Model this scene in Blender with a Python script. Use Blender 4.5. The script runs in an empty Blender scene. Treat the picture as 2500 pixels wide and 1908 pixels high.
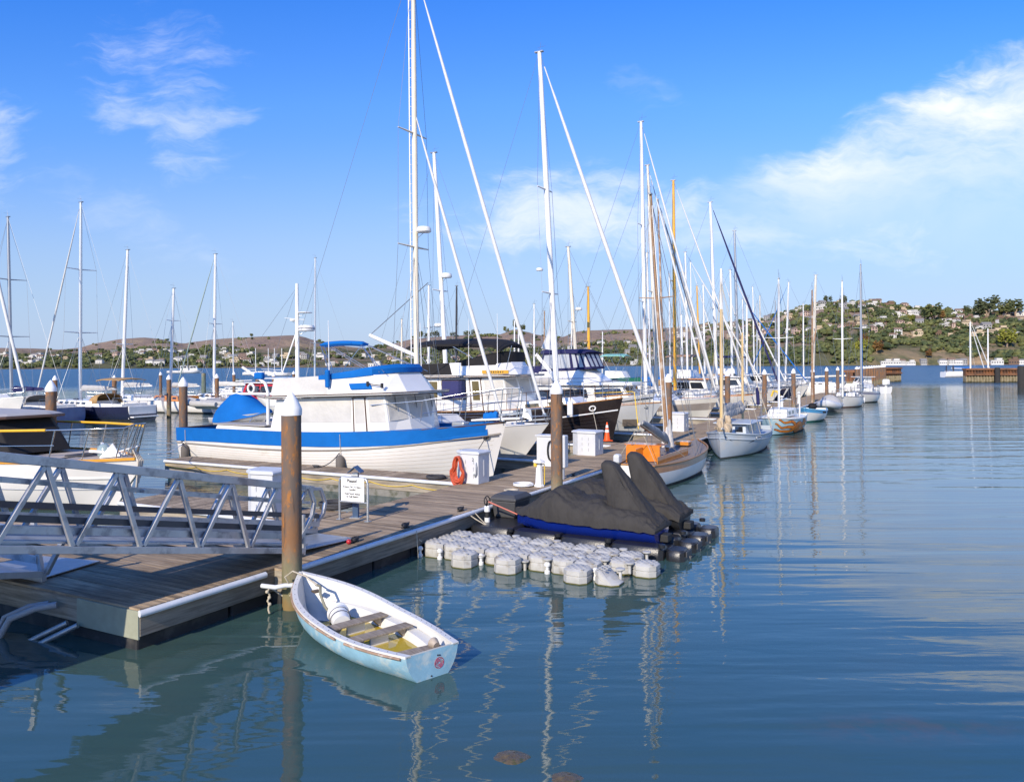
import bpy, bmesh, math, random
from math import sin, cos, pi, radians, sqrt, atan2, exp
from mathutils import Vector, Matrix, Euler
import numpy as np
random.seed(7)
scene = bpy.context.scene
COL = scene.collection

# ---------------------------------------------------------------- camera
F = 1950.; CX = 1250.; VH = 888.; CAMZ = 4.0; ROLL = radians(.30)
cam_d = bpy.data.cameras.new('camera'); cam = bpy.data.objects.new('camera', cam_d); COL.objects.link(cam)
cam_d.sensor_width = 36; cam_d.lens = F*36/2500; cam_d.shift_y = -(954-VH)/2500
cam_d.clip_start = .1; cam_d.clip_end = 9000
mw = Matrix(((cos(ROLL), sin(ROLL), 0), (0, 0, -1), (-sin(ROLL), cos(ROLL), 0)))
cam.matrix_world = Matrix.Translation((0, 0, CAMZ)) @ mw.to_4x4()
scene.camera = cam

# ---------------------------------------------------------------- exposure, sky, sun
scene.view_settings.view_transform = 'Standard'; scene.view_settings.look = 'None'
scene.view_settings.exposure = .10; scene.view_settings.gamma = 1; scene.view_settings.use_curve_mapping = False
scene.cycles.use_denoising = True
scene.cycles.max_bounces = 6; scene.cycles.glossy_bounces = 4; scene.cycles.diffuse_bounces = 3
scene.cycles.transparent_max_bounces = 12
SUN_EL = radians(28.5); SUN_DIR = Vector((.42, .9075, 0)).normalized()      # the way the light travels over the ground
sun_d = bpy.data.lights.new('sun', 'SUN'); sun = bpy.data.objects.new('sun', sun_d); COL.objects.link(sun)
sun_d.energy = 5.0; sun_d.angle = radians(.5); sun_d.color = (1, .88, .72)
tr = Vector((SUN_DIR.x*cos(SUN_EL), SUN_DIR.y*cos(SUN_EL), -sin(SUN_EL)))
sun.rotation_euler = tr.to_track_quat('-Z', 'Y').to_euler()
world = bpy.data.worlds.new('World'); scene.world = world; world.use_nodes = True

class NT:
    """tiny helper to write node trees"""
    def __init__(s, nt): s.nt = nt; s.n = nt.nodes; s.l = nt.links
    def node(s, t, **kw):
        n = s.n.new(t)
        for k, v in kw.items(): setattr(n, k, v)
        return n
    def put(s, sock, v):
        if isinstance(v, bpy.types.NodeSocket): s.l.new(v, sock)
        elif v is not None:
            if isinstance(v, (tuple, list)) and sock.type == 'VECTOR': v = tuple(v)[:3]
            sock.default_value = v
    def math(s, op, a, b=None, c=None, clamp=False):
        n = s.node('ShaderNodeMath', operation=op); n.use_clamp = clamp
        for i, v in enumerate((a, b, c)):
            if v is not None: s.put(n.inputs[i], v)
        return n.outputs[0]
    def vmath(s, op, a, b=None):
        n = s.node('ShaderNodeVectorMath', operation=op); s.put(n.inputs[0], a)
        if b is not None: s.put(n.inputs[1], b)
        return n.outputs[0]
    def mix(s, f, a, b, bt='MIX'):
        n = s.node('ShaderNodeMix', data_type='RGBA', blend_type=bt)
        s.put(n.inputs['Factor'], f); s.put(n.inputs[6], a); s.put(n.inputs[7], b)
        return n.outputs[2]
    def noise(s, vec, scale, detail=3, rough=.5, dist=0, out=0):
        n = s.node('ShaderNodeTexNoise'); s.put(n.inputs['Vector'], vec)
        n.inputs['Scale'].default_value = scale; n.inputs['Detail'].default_value = detail
        n.inputs['Roughness'].default_value = rough; n.inputs['Distortion'].default_value = dist
        return n.outputs[out]
    def map(s, vec, loc=(0, 0, 0), rot=(0, 0, 0), sc=(1, 1, 1)):
        n = s.node('ShaderNodeMapping'); s.put(n.inputs['Vector'], vec)
        n.inputs['Location'].default_value = loc; n.inputs['Rotation'].default_value = rot; n.inputs['Scale'].default_value = sc
        return n.outputs[0]
    def rng(s, v, a, b, c=0., d=1., smooth=True):
        n = s.node('ShaderNodeMapRange'); n.interpolation_type = 'SMOOTHSTEP' if smooth else 'LINEAR'
        s.put(n.inputs[0], v)
        for i, x in enumerate((a, b, c, d)): n.inputs[1+i].default_value = x
        return n.outputs[0]
    def ramp(s, f, stops):
        n = s.node('ShaderNodeValToRGB'); s.put(n.inputs[0], f)
        e = n.color_ramp.elements
        while len(e) > 1: e.remove(e[-1])
        e[0].position = stops[0][0]; e[0].color = (*stops[0][1], 1)
        for p, c in stops[1:]:
            k = e.new(p); k.color = (*c, 1)
        return n.outputs[0]
    def sep(s, vec):
        n = s.node('ShaderNodeSeparateXYZ'); s.put(n.inputs[0], vec); return n.outputs
    def comb(s, x, y, z):
        n = s.node('ShaderNodeCombineXYZ')
        for i, v in enumerate((x, y, z)): s.put(n.inputs[i], v)
        return n.outputs[0]

def build_world():
    t = NT(world.node_tree); t.n.clear()
    sky = t.node('ShaderNodeTexSky', sky_type='NISHITA'); sky.sun_disc = False
    sky.sun_elevation = SUN_EL; sky.sun_rotation = atan2(-SUN_DIR.x, -SUN_DIR.y)
    sky.air_density = 1.0; sky.dust_density = .4; sky.ozone_density = 2.2; sky.altitude = 0
    hs = t.node('ShaderNodeHueSaturation'); hs.inputs['Saturation'].default_value = 1.0
    t.l.new(sky.outputs[0], hs.inputs['Color'])
    d = t.node('ShaderNodeTexCoord').outputs['Generated']
    x, y, z = t.sep(d)
    # thin clouds live on a high flat layer seen in the direction (x/y, z/y)
    yy = t.math('MAXIMUM', t.math('ABSOLUTE', y), .08)
    p = t.math('DIVIDE', x, yy); q = t.math('DIVIDE', z, yy)
    pq = t.comb(p, q, 0)
    warp = t.vmath('SCALE', t.vmath('SUBTRACT', t.noise(pq, 5, 4, .6, out=1), (.5, .5, .5))); warp.node.inputs['Scale'].default_value = .10
    pw = t.vmath('ADD', pq, warp)
    streak = t.map(pw, rot=(0, 0, -.42), sc=(1, 2.6, 1))
    n1 = t.noise(streak, 5.5, 9, .6, .25)
    n2 = t.noise(t.map(pw, loc=(3, 1, 0), rot=(0, 0, -.5), sc=(1, 3.5, 1)), 14, 8, .65, .3)
    n = t.math('ADD', t.math('MULTIPLY', n1, .68), t.math('MULTIPLY', n2, .32))
    px, py, _ = t.sep(pw)
    nn = t.math('ADD', t.math('MULTIPLY', t.math('SUBTRACT', n, .5), 2.3), .5)       # wisps, about 0..1
    def blob(cx, cy, rx, ry, rot=0.):
        m = t.node('ShaderNodeMapping', vector_type='TEXTURE')
        m.inputs['Location'].default_value = (cx, cy, 0); m.inputs['Rotation'].default_value = (0, 0, rot); m.inputs['Scale'].default_value = (rx, ry, 1)
        t.put(m.inputs['Vector'], pw)
        ln = t.node('ShaderNodeVectorMath', operation='LENGTH'); t.put(ln.inputs[0], m.outputs[0])
        return t.rng(ln.outputs['Value'], 1.0, .1)
    def cover(b, k, lo, hi, gain):
        v = t.math('ADD', nn, t.math('MULTIPLY', t.math('SUBTRACT', b, 1.), k))
        return t.math('MULTIPLY', t.math('MULTIPLY', t.rng(v, lo, hi), gain), t.rng(b, 0, .25))
    # the large bank at right: a ragged slanting upper edge, dissolving downward
    d = t.math('SUBTRACT', t.math('ADD', t.math('MULTIPLY', px, .46), .115), py)
    d = t.math('ADD', d, t.math('MULTIPLY', t.math('SUBTRACT', nn, .5), .055))
    depth = t.math('MAXIMUM', t.math('MULTIPLY', t.math('SUBTRACT', px, .10), .52), .02)
    body = t.math('MULTIPLY', t.rng(d, .0, .05), t.rng(t.math('DIVIDE', d, depth), 1.15, .25))
    body = t.math('MULTIPLY', body, t.rng(px, .19, .40))
    c1 = t.math('MULTIPLY', body, t.rng(nn, .02, .80, .12, .98, False))
    c2 = cover(blob(.075, .178, .30, .095, .08), .62, .05, .75, .66)
    c3 = cover(blob(-.43, .335, .19, .15, -.9), .6, .12, .9, .58)
    c4 = cover(blob(-.66, .27, .11, .13, -.6), .6, .1, .8, .55)
    c5 = cover(blob(.17, .335, .12, .06, -.5), .8, .25, .95, .26)
    c6 = cover(blob(.36, .165, .42, .085, 0), .7, .10, .95, .45)
    c7 = cover(blob(-.5, .2, .4, .09, -.5), .8, .3, 1., .22)
    c = c1
    for k in (c2, c3, c4, c5, c6, c7): c = t.math('MAXIMUM', c, k)
    c = t.math('MULTIPLY', c, t.rng(z, .0, .05))
    elev = t.math('DIVIDE', z, yy)
    blue = t.mix(1, hs.outputs[0], t.ramp(t.rng(elev, 0, .5, 0, 1, False), [(0, (.82, .76, .90)), (.30, (.80, .91, 1.24)), (.65, (.58, 1.02, 1.70)), (1, (.28, .90, 1.95))]), 'MULTIPLY')
    blue = t.mix(t.rng(elev, .30, .0, 0, .75), blue, (3.45, 4.8, 7.1, 1))
    col = t.mix(c, blue, (8.3, 8.5, 8.9, 1))
    bg = t.node('ShaderNodeBackground'); bg.inputs['Strength'].default_value = .12
    t.l.new(col, bg.inputs['Color'])
    out = t.node('ShaderNodeOutputWorld'); t.l.new(bg.outputs[0], out.inputs['Surface'])
build_world()

# ---------------------------------------------------------------- where things stand: the photograph's sight lines, the dock's own axes
def ray(u, v):
    a = (u-CX)/F; b = -(v-VH)/F
    return Vector((a*cos(ROLL)+b*sin(ROLL), 1, b*cos(ROLL)-a*sin(ROLL)))
def G(u, v, z=0.): d = ray(u, v); return Vector((0, 0, CAMZ))+d*((z-CAMZ)/d.z)
def at(u, v, D): return Vector((0, 0, CAMZ))+ray(u, v)*D
DU = Vector((.4756, .8797, 0)); DW = Vector((-.8797, .4756, 0)); Q0 = Vector((-.455, 19.5, 0))
DANG = atan2(DU.y, DU.x)                 # dock local x = along the dock, y = to its left
def P(u, w, z=0.): r = Q0+DU*u+DW*w; r.z = z; return r
def duw(p): r = p-Q0; return r.dot(DU), r.dot(DW)
def onu(px, v, u):
    d = ray(px, v); n = Vector((DU.x, DU.y)); t = (u+Q0.dot(DU))/(d.x*DU.x+d.y*DU.y)
    p = Vector((0, 0, CAMZ))+d*t
    return duw(p)[1], p.z
def w_of(px, u):                         # dock offset w of the spot on line u seen in picture column px
    k = (px-CX)/F
    ax, ay = Q0.x+u*DU.x, Q0.y+u*DU.y
    return (ax-k*ay)/(k*DW.y-DW.x)

# ---------------------------------------------------------------- materials
MATS = {}
def pm(name, col, rough=.5, metal=0., var=.12, vs=2.5, col2=None, cs=1.5, clo=.5, chi=.65, bump=0., bs=30., stretch=(1, 1, 1), coat=0., spec=.5, island=0., detail=5, emit=None):
    """a surface: base colour with uneven patches (var), a second colour in blotches (col2), fine relief (bump)"""
    if name in MATS: return MATS[name]
    m = bpy.data.materials.new(name); m.use_nodes = True; t = NT(m.node_tree); b = t.n['Principled BSDF']
    co = t.node('ShaderNodeTexCoord').outputs['Object']
    if stretch != (1, 1, 1): co = t.map(co, sc=stretch)
    c = (*col, 1)
    if col2 is not None:
        c = t.mix(t.rng(t.noise(co, cs, detail, .62), clo, chi), c, (*col2, 1))
    if var:
        v = t.rng(t.noise(co, vs, 5, .6), .25, .75, 1-var, 1+var, False)
        if island:
            g = t.node('ShaderNodeNewGeometry').outputs['Random Per Island']
            v = t.math('MULTIPLY', v, t.rng(g, 0, 1, 1-island, 1+island, False))
        hv = t.node('ShaderNodeVectorMath', operation='SCALE'); t.put(hv.inputs[0], c); t.put(hv.inputs['Scale'], v); c = hv.outputs[0]
    t.put(b.inputs['Base Color'], c)
    b.inputs['Roughness'].default_value = rough; b.inputs['Metallic'].default_value = metal
    b.inputs['Coat Weight'].default_value = coat; b.inputs['Specular IOR Level'].default_value = spec
    if bump:
        bn = t.node('ShaderNodeBump'); bn.inputs['Strength'].default_value = 1; bn.inputs['Distance'].default_value = bump
        t.put(bn.inputs['Height'], t.noise(co, bs, 4, .6)); t.put(b.inputs['Normal'], bn.outputs[0])
    MATS[name] = m; return m

gel = pm('white_gelcoat', (.78, .76, .71), .28, var=.05, vs=1.2, coat=.3)
gel2 = pm('cream_gelcoat', (.66, .63, .56), .35, var=.06, vs=1.2)
gel3 = pm('pale_grey_gelcoat', (.55, .56, .56), .35, var=.06)
hullw = pm('white_hull_paint', (.74, .71, .66), .3, var=.06, vs=.9, col2=(.62, .57, .49), cs=.8, clo=.58, chi=.8, coat=.2)
black_h = pm('black_hull_paint', (.022, .017, .017), .16, var=.2, coat=.5)
navy_h = pm('navy_hull_paint', (.018, .022, .05), .16, var=.15, coat=.5)
blue_h = pm('blue_hull_paint', (.03, .07, .19), .25, var=.15, coat=.3)
boot = pm('dark_waterline_paint', (.05, .045, .04), .6, var=.3, vs=3)
blue_c = pm('blue_canvas', (.004, .125, .42), .8, var=.10, vs=2, bump=.012, bs=5, spec=.2)
navy_c = pm('navy_canvas', (.025, .025, .085), .85, var=.15, bump=.012, bs=5, spec=.2)
black_c = pm('black_canvas', (.018, .017, .017), .8, var=.2, bump=.012, bs=5, spec=.25)
tan_c = pm('tan_canvas', (.40, .25, .11), .85, var=.12, bump=.012, bs=5, spec=.2)
grey_c = pm('grey_canvas', (.42, .41, .39), .85, var=.12, bump=.02, bs=5, spec=.2)
green_c = pm('green_canvas', (.015, .12, .075), .85, var=.15, bump=.012, bs=5, spec=.2)
white_c = pm('white_vinyl_cover', (.54, .52, .47), .6, var=.12, vs=1.6, bump=.03, bs=3)
sail_c = pm('furled_sailcloth', (.60, .60, .57), .75, var=.1, vs=3, bump=.006, bs=14)
sail_d = pm('old_grey_sailcloth', (.36, .35, .33), .85, var=.2, vs=5, bump=.03, bs=7)
alu = pm('aluminium_spar', (.66, .67, .67), .38, .55, var=.06)
alu_d = pm('grey_spar', (.36, .38, .40), .4, .5, var=.08)
wht_sp = pm('white_painted_spar', (.80, .79, .75), .3, var=.06, vs=1)
crm_sp = pm('cream_painted_spar', (.72, .645, .51), .4, var=.08, vs=2)
var_sp = pm('varnished_spar', (.74, .38, .03), .25, var=.15, vs=3, coat=.5)
spruce = pm('bare_spruce_spar', (.62, .44, .20), .4, var=.12, vs=3, coat=.3)
blk_sp = pm('black_spar', (.03, .03, .035), .4, var=.1)
brn_sp = pm('weathered_brown_spar', (.32, .19, .10), .5, var=.2, vs=3, col2=(.5, .42, .34), cs=2)
steel = pm('stainless_steel', (.60, .60, .58), .2, .9, var=.05)
wire = pm('rigging_wire', (.30, .31, .32), .45, .6, var=.0)
rope_m = pm('weathered_rope', (.48, .42, .32), .9, var=.2, vs=12)
rope_d = pm('dark_rope', (.05, .05, .055), .9, var=.2, vs=12)
rope_y = pm('yellow_rope', (.70, .48, .05), .8, var=.15, vs=12)
teak = pm('oiled_teak', (.36, .17, .05), .45, var=.15, vs=6, stretch=(.3, 3, 3), coat=.1)
teak_d = pm('dark_brown_trim', (.09, .05, .03), .4, var=.15, vs=6)
varn = pm('bright_varnish', (.55, .20, .025), .2, var=.15, vs=5, coat=.6)
teakdeck = pm('silvered_teak_deck', (.24, .20, .17), .75, var=.15, vs=4, bump=.004, bs=30, stretch=(.4, 6, 1))
nonskid = pm('tan_deck_paint', (.50, .42, .33), .7, var=.08, bump=.002, bs=90)
yel_v = pm('yellow_vinyl', (.78, .42, .02), .5, var=.08)
glass = pm('dark_cabin_glass', (.015, .018, .024), .06, var=.0, coat=.5)
glass_b = pm('blue_tinted_glass', (.035, .035, .12), .08, var=.1)
glass_n = pm('brown_tinted_glass', (.13, .105, .045), .1, var=.1)
clear_v = pm('clear_vinyl_window', (.42, .44, .46), .12, var=.12, vs=1.5)
rubber = pm('black_rubber', (.02, .02, .02), .7, var=.15)
fend = pm('grey_fender_sleeve', (.13, .115, .10), .85, var=.15, bump=.004, bs=30)
pile_m = None
white_p = pm('white_plastic', (.74, .74, .72), .4, var=.05)
box_p = pm('white_dock_box_paint', (.58, .59, .60), .45, var=.07, vs=3)
cone_o = pm('orange_cone_rubber', (.85, .10, .01), .5, var=.06)
refl = pm('reflective_band', (.75, .75, .72), .3, var=.05)
orange_b = pm('orange_buoy', (.82, .07, .01), .45, var=.06)
hose_r = pm('red_hose', (.55, .09, .035), .5, var=.12, vs=8)
hose_g = pm('green_hose', (.06, .36, .22), .5, var=.1)
galv = pm('galvanised_steel', (.40, .42, .43), .42, .6, var=.14, vs=6)
gang_a = pm('mill_aluminium', (.50, .50, .50), .42, .5, var=.12, vs=5, col2=(.30, .30, .31), cs=3)
sign_w = pm('sign_white_face', (.80, .80, .77), .4, var=.03)
ink = pm('black_lettering', (.012, .012, .012), .6, var=0)
blue_st = pm('blue_grey_painted_steel', (.045, .085, .16), .4, var=.12)
pwc_blue = pm('metallic_blue_hull', (.005, .022, .22), .12, .2, var=.08, coat=.8)
cover_m = pm('black_watercraft_cover', (.040, .037, .034), .8, var=.22, vs=2.2, bump=.05, bs=3.2, spec=.3, stretch=(1.6, 1.6, .55))
blk_fl = pm('black_float_plastic', (.020, .021, .024), .32, var=.25, vs=4, bump=.004, bs=40)
pwc_gr = pm('dusty_black_plastic', (.055, .055, .056), .55, var=.15, vs=5)
red_p = pm('red_paint', (.45, .02, .03), .4, var=.1)
copper = pm('faded_brown_canvas', (.38, .22, .12), .8, var=.12)
seafoam = pm('seafoam_green_board', (.25, .52, .42), .4, var=.08)
ltblue = pm('light_blue_paint', (.10, .36, .62), .45, var=.12, vs=2)

# ---------------------------------------------------------------- mesh building
class M:
    def __init__(s): s.v = []; s.f = []; s.mi = []; s.k = 0
    def add(s, vs, fs):
        o = len(s.v); s.v += [tuple(p) for p in vs]
        s.f += [tuple(i+o for i in f) for f in fs]; s.mi += [s.k]*len(fs); return s
    def box(s, c, d, rz=0., m=None):
        x, y, z = d[0]/2, d[1]/2, d[2]/2
        pts = [Vector((i*x, j*y, k*z)) for k in (-1, 1) for j in (-1, 1) for i in (-1, 1)]
        R = m if m is not None else Matrix.Rotation(rz, 3, 'Z')
        pts = [R @ p+Vector(c) for p in pts]
        return s.add(pts, [(0, 2, 3, 1), (4, 5, 7, 6), (0, 1, 5, 4), (2, 6, 7, 3), (0, 4, 6, 2), (1, 3, 7, 5)])
    def beam(s, a, b, w, h, up=(0, 0, 1)):
        a, b = Vector(a), Vector(b); d = (b-a); L = d.length; d.normalize(); up = Vector(up)
        sd = d.cross(up)
        if sd.length < 1e-4: sd = d.cross(Vector((0, 1, 0)))
        sd.normalize(); u2 = sd.cross(d).normalized()
        return s.box((a+b)/2, (L, w, h), m=Matrix((d, sd, u2)).transposed())
    def tube(s, pts, r, n=8, cap=True, closed=False):
        pts = [Vector(p) for p in pts]; N = len(pts); rs = r if isinstance(r, (list, tuple)) else [r]*N
        rings = []; prev = None
        for i, p in enumerate(pts):
            if closed: d = pts[(i+1) % N]-pts[i-1]
            else: d = pts[min(i+1, N-1)]-pts[max(i-1, 0)]
            if d.length < 1e-9: d = Vector((0, 0, 1))
            d.normalize()
            if prev is None:
                a = d.cross(Vector((0, 0, 1)))
                if a.length < .05: a = d.cross(Vector((1, 0, 0)))
            else: a = prev-d*prev.dot(d)
            a.normalize(); prev = a; b = d.cross(a)
            rings.append([p+(a*cos(2*pi*k/n)+b*sin(2*pi*k/n))*rs[i] for k in range(n)])
        return s.loft(rings, True, cap and not closed, closed)
    def loft(s, rings, ring_closed=True, cap=True, closed=False):
        n = len(rings[0]); vs = [p for r in rings for p in r]; fs = []
        N = len(rings)
        for i in range(N if closed else N-1):
            j = (i+1) % N
            for k in range(n if ring_closed else n-1):
                k2 = (k+1) % n
                fs.append((i*n+k, i*n+k2, j*n+k2, j*n+k))
        if cap: fs += [tuple(range(n-1, -1, -1)), tuple((N-1)*n+k for k in range(n))]
        return s.add(vs, fs)
    def lathe(s, prof, c=(0, 0, 0), n=20, m=None):
        c = Vector(c); R = m or Matrix.Identity(3)
        rings = [[R @ Vector((r*cos(2*pi*k/n), r*sin(2*pi*k/n), z))+c for k in range(n)] for r, z in prof]
        return s.loft(rings, True, True)
    def prism(s, poly, axis, a, b):
        """2-D outline pushed from a to b along an axis"""
        def mk(p, t):
            return {'x': (t, p[0], p[1]), 'y': (p[0], t, p[1]), 'z': (p[0], p[1], t)}[axis]
        return s.loft([[mk(p, a) for p in poly], [mk(p, b) for p in poly]], True, True)
    def house(s, bot, top):
        """closed cabin shape between two outlines of the same count; returns its side quads"""
        n = len(bot); s.add(list(bot)+list(top), [tuple(range(n-1, -1, -1)), tuple(range(n, 2*n))]+[(i, (i+1) % n, n+(i+1) % n, n+i) for i in range(n)])
        return [(Vector(bot[i]), Vector(bot[(i+1) % n]), Vector(top[(i+1) % n]), Vector(top[i])) for i in range(n)]
    def pane(s, q, a0, a1, b0, b1, off=.006, th=.02, flip=False):
        def pt(a, b): return (q[0]*(1-a)+q[1]*a)*(1-b)+(q[3]*(1-a)+q[2]*a)*b
        c = [pt(a0, b0), pt(a1, b0), pt(a1, b1), pt(a0, b1)]
        nn = (c[1]-c[0]).cross(c[3]-c[0]).normalized()*(-1 if flip else 1)
        lo = [p+nn*(off-th) for p in c]; hi = [p+nn*off for p in c]
        return s.loft([lo, hi], True, True)
    def ball(s, c, r, n=10, sc=(1, 1, 1)):
        prof = []
        rings = []
        for i in range(1, n):
            a = -pi/2+pi*i/n
            rings.append([(c[0]+r*sc[0]*cos(a)*cos(2*pi*k/(2*n)), c[1]+r*sc[1]*cos(a)*sin(2*pi*k/(2*n)), c[2]+r*sc[2]*sin(a)) for k in range(2*n)])
        return s.loft(rings, True, True)
    def build(s, name, mat, parent=None, smooth=None, bevel=0., loc=None, rz=0., seg=2):
        me = bpy.data.meshes.new(name); me.from_pydata(s.v, [], s.f)
        mats = mat if isinstance(mat, (list, tuple)) else [mat]
        for m in mats: me.materials.append(m)
        if len(mats) > 1: me.polygons.foreach_set('material_index', s.mi)
        bm = bmesh.new(); bm.from_mesh(me); bmesh.ops.recalc_face_normals(bm, faces=bm.faces); bm.to_mesh(me); bm.free()
        if smooth is not None:
            me.shade_smooth(); me.set_sharp_from_angle(angle=radians(smooth))
        me.update()
        o = bpy.data.objects.new(name, me); COL.objects.link(o)
        if parent is not None: o.parent = parent
        if loc is not None: o.location = loc
        if rz: o.rotation_euler.z = rz
        if bevel:
            b = o.modifiers.new('bevel', 'BEVEL'); b.width = bevel; b.segments = seg; b.limit_method = 'ANGLE'; b.angle_limit = radians(35)
        return o

def tag(o, label, cat, group=None, kind=None):
    if label: o['label'] = label
    if cat: o['category'] = cat
    if group: o['group'] = group
    if kind: o['kind'] = kind
    return o
def thing(name, label, cat, loc=(0, 0, 0), rz=0., group=None):
    o = bpy.data.objects.new(name, None); COL.objects.link(o); o.location = loc; o.rotation_euler = (0, 0, rz)
    o.empty_display_size = .2
    return tag(o, label, cat, group)
def kids(o): return [c for c in COL.objects if c.parent == o]
def copy_tree(o, loc, rz, label, group=None):
    def cp(src, par):
        c = src.copy(); COL.objects.link(c)
        if par is not None: c.parent = par
        for ch in [k for k in ALLKIDS.get(src.name, ())]: cp(ch, c)
        return c
    ALLKIDS = {}
    for k in COL.objects:
        if k.parent: ALLKIDS.setdefault(k.parent.name, []).append(k)
    r = cp(o, None); r.location = loc; r.rotation_euler = (0, 0, rz)
    if label: r['label'] = label
    if group: r['group'] = group
    return r
def sstep(a, b, x):
    t = min(1, max(0, (x-a)/(b-a))); return t*t*(3-2*t)
def lerp(a, b, t): return a+(b-a)*t
def sag(a, b, d, n=10):
    a, b = Vector(a), Vector(b)
    return [a.lerp(b, i/n)-Vector((0, 0, d*4*(i/n)*(1-i/n))) for i in range(n+1)]
# ================================================================ water
def build_water():
    m = bpy.data.materials.new('bay_water'); m.use_nodes = True; t = NT(m.node_tree); b = t.n['Principled BSDF']
    co = t.node('ShaderNodeNewGeometry').outputs['Position']
    x, y, z = t.sep(co)
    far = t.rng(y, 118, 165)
    patch = t.rng(t.noise(t.map(co, sc=(.05, .14, 1)), 1, 3, .55), .35, .7)
    # long low swell lines, small wavelets, fine ruffle
    sw = t.noise(t.map(co, rot=(0, 0, .15), sc=(.10, .75, 1)), 1, 3, .5, .3)
    md = t.noise(t.map(co, rot=(0, 0, -.2), sc=(.9, 2.3, 1)), 1, 3, .55, .4)
    fn = t.noise(t.map(co, rot=(0, 0, .3), sc=(4.5, 8, 1)), 1, 3, .6, .2)
    ln = t.noise(t.map(co, rot=(0, 0, .06), sc=(.22, 2.1, 1)), 1, 3, .6, .2)
    ch = t.noise(t.map(co, rot=(0, 0, .2), sc=(.35, 1.0, 1)), 1, 5, .65, .3)
    h = t.math('ADD', t.math('MULTIPLY', sw, t.rng(y, 12, 40, .050, .072)), t.math('MULTIPLY', md, t.math('MULTIPLY', t.rng(patch, 0, 1, .45, 1.1), .0062)))
    h = t.math('ADD', h, t.math('MULTIPLY', fn, t.math('MULTIPLY', t.rng(patch, 0, 1, .2, 1.0), .0010)))
    h = t.math('ADD', h, t.math('MULTIPLY', ln, t.rng(y, 14, 45, .004, .022)))
    h = t.math('ADD', h, t.math('MULTIPLY', ch, t.math('MULTIPLY', far, .9)))
    bn = t.node('ShaderNodeBump'); bn.inputs['Strength'].default_value = 1; bn.inputs['Distance'].default_value = 1
    t.put(bn.inputs['Height'], h); t.put(b.inputs['Normal'], bn.outputs[0])
    murk = t.ramp(t.noise(co, .22, 4, .6), [(.3, (.034, .086, .088)), (.55, (.044, .090, .084)), (.75, (.060, .090, .070))])
    wd = t.node('ShaderNodeVectorMath', operation='LENGTH'); t.put(wd.inputs[0], t.map(t.vmath('SUBTRACT', co, (4.3, 8.75, 0)), rot=(0, 0, .18), sc=(.62, 2.0, 0)))
    wk = t.math('MULTIPLY', t.rng(wd.outputs['Value'], 1.05, .2), t.rng(t.noise(co, 2.6, 5, .65), .38, .62, 0, .55))
    murk = t.mix(wk, murk, (.095, .085, .065, 1))
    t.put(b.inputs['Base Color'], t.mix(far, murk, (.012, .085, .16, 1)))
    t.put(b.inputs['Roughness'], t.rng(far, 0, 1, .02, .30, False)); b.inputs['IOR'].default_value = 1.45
    g = M(); g.add([(-2500, -300, 0), (2500, -300, 0), (2500, 2300, 0), (-2500, 2300, 0)], [(0, 1, 2, 3)])
    o = g.build('water', m); o['kind'] = 'structure'; o['label'] = 'calm blue green bay water with rippled reflections'
    return o
build_water()
g = M(); g.add([(-2500, -300, -3), (2500, -300, -3), (2500, 2300, -3), (-2500, 2300, -3)], [(0, 1, 2, 3)])
o = g.build('seabed', pm('bay_mud', (.05, .05, .04), .9)); o['kind'] = 'structure'

# ================================================================ hills across the bay
SKYL = [(-500, 862), (-250, 855), (0, 849), (71, 850), (146, 853), (190, 849), (238, 837), (298, 827), (351, 823.5), (387, 826.5), (417, 832.5), (446, 838.5), (476, 834), (524, 828),
 (565, 825), (657, 820.5), (714, 818), (736, 820.5), (767, 830), (800, 835), (850, 846), (900, 850), (953, 840), (1005, 828), (1060, 822), (1138, 818), (1221, 816), (1257, 803), (1287, 810), (1311, 817), (1340, 821),
 (1376, 822), (1412, 808), (1450, 806), (1500, 804.5), (1544, 804), (1576, 803), (1653, 799), (1686, 797), (1737, 794), (1801, 787), (1840, 785), (1870, 775), (1907, 765), (1962, 751), (2020, 741), (2075, 740),
 (2091, 741), (2140, 738), (2173, 743), (2200, 748), (2241, 756), (2325, 761), (2363, 762), (2399, 764), (2442, 764), (2500, 767), (2700, 775), (3000, 790)]
def skyv(px):
    for (a, va), (b, vb) in zip(SKYL, SKYL[1:]):
        if a <= px <= b: return lerp(va, vb, sstep(a, b, px)*.5+.5*(px-a)/(b-a))
    return SKYL[0][1] if px < 0 else SKYL[-1][1]
def rside(px): return sstep(1480, 1900, px)
def hill_D(px):
    r = rside(px)
    return lerp(1180, 900, r), lerp(2000, 1330, r)          # shore and ridge distance
rn = np.random.RandomState(3)
_gx = rn.rand(64, 64)
def vnoise(x, y):
    xi, yi = int(math.floor(x)), int(math.floor(y)); fx, fy = x-xi, y-yi; fx = fx*fx*(3-2*fx); fy = fy*fy*(3-2*fy)
    q = lambda i, j: _gx[i % 64, j % 64]
    return lerp(lerp(q(xi, yi), q(xi+1, yi), fx), lerp(q(xi, yi+1), q(xi+1, yi+1), fx), fy)
def fbm(x, y): return vnoise(x, y)*.5+vnoise(2.1*x+5, 2.1*y)*.28+vnoise(4.3*x, 4.3*y+9)*.15+vnoise(9*x, 9*y)*.07
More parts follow.
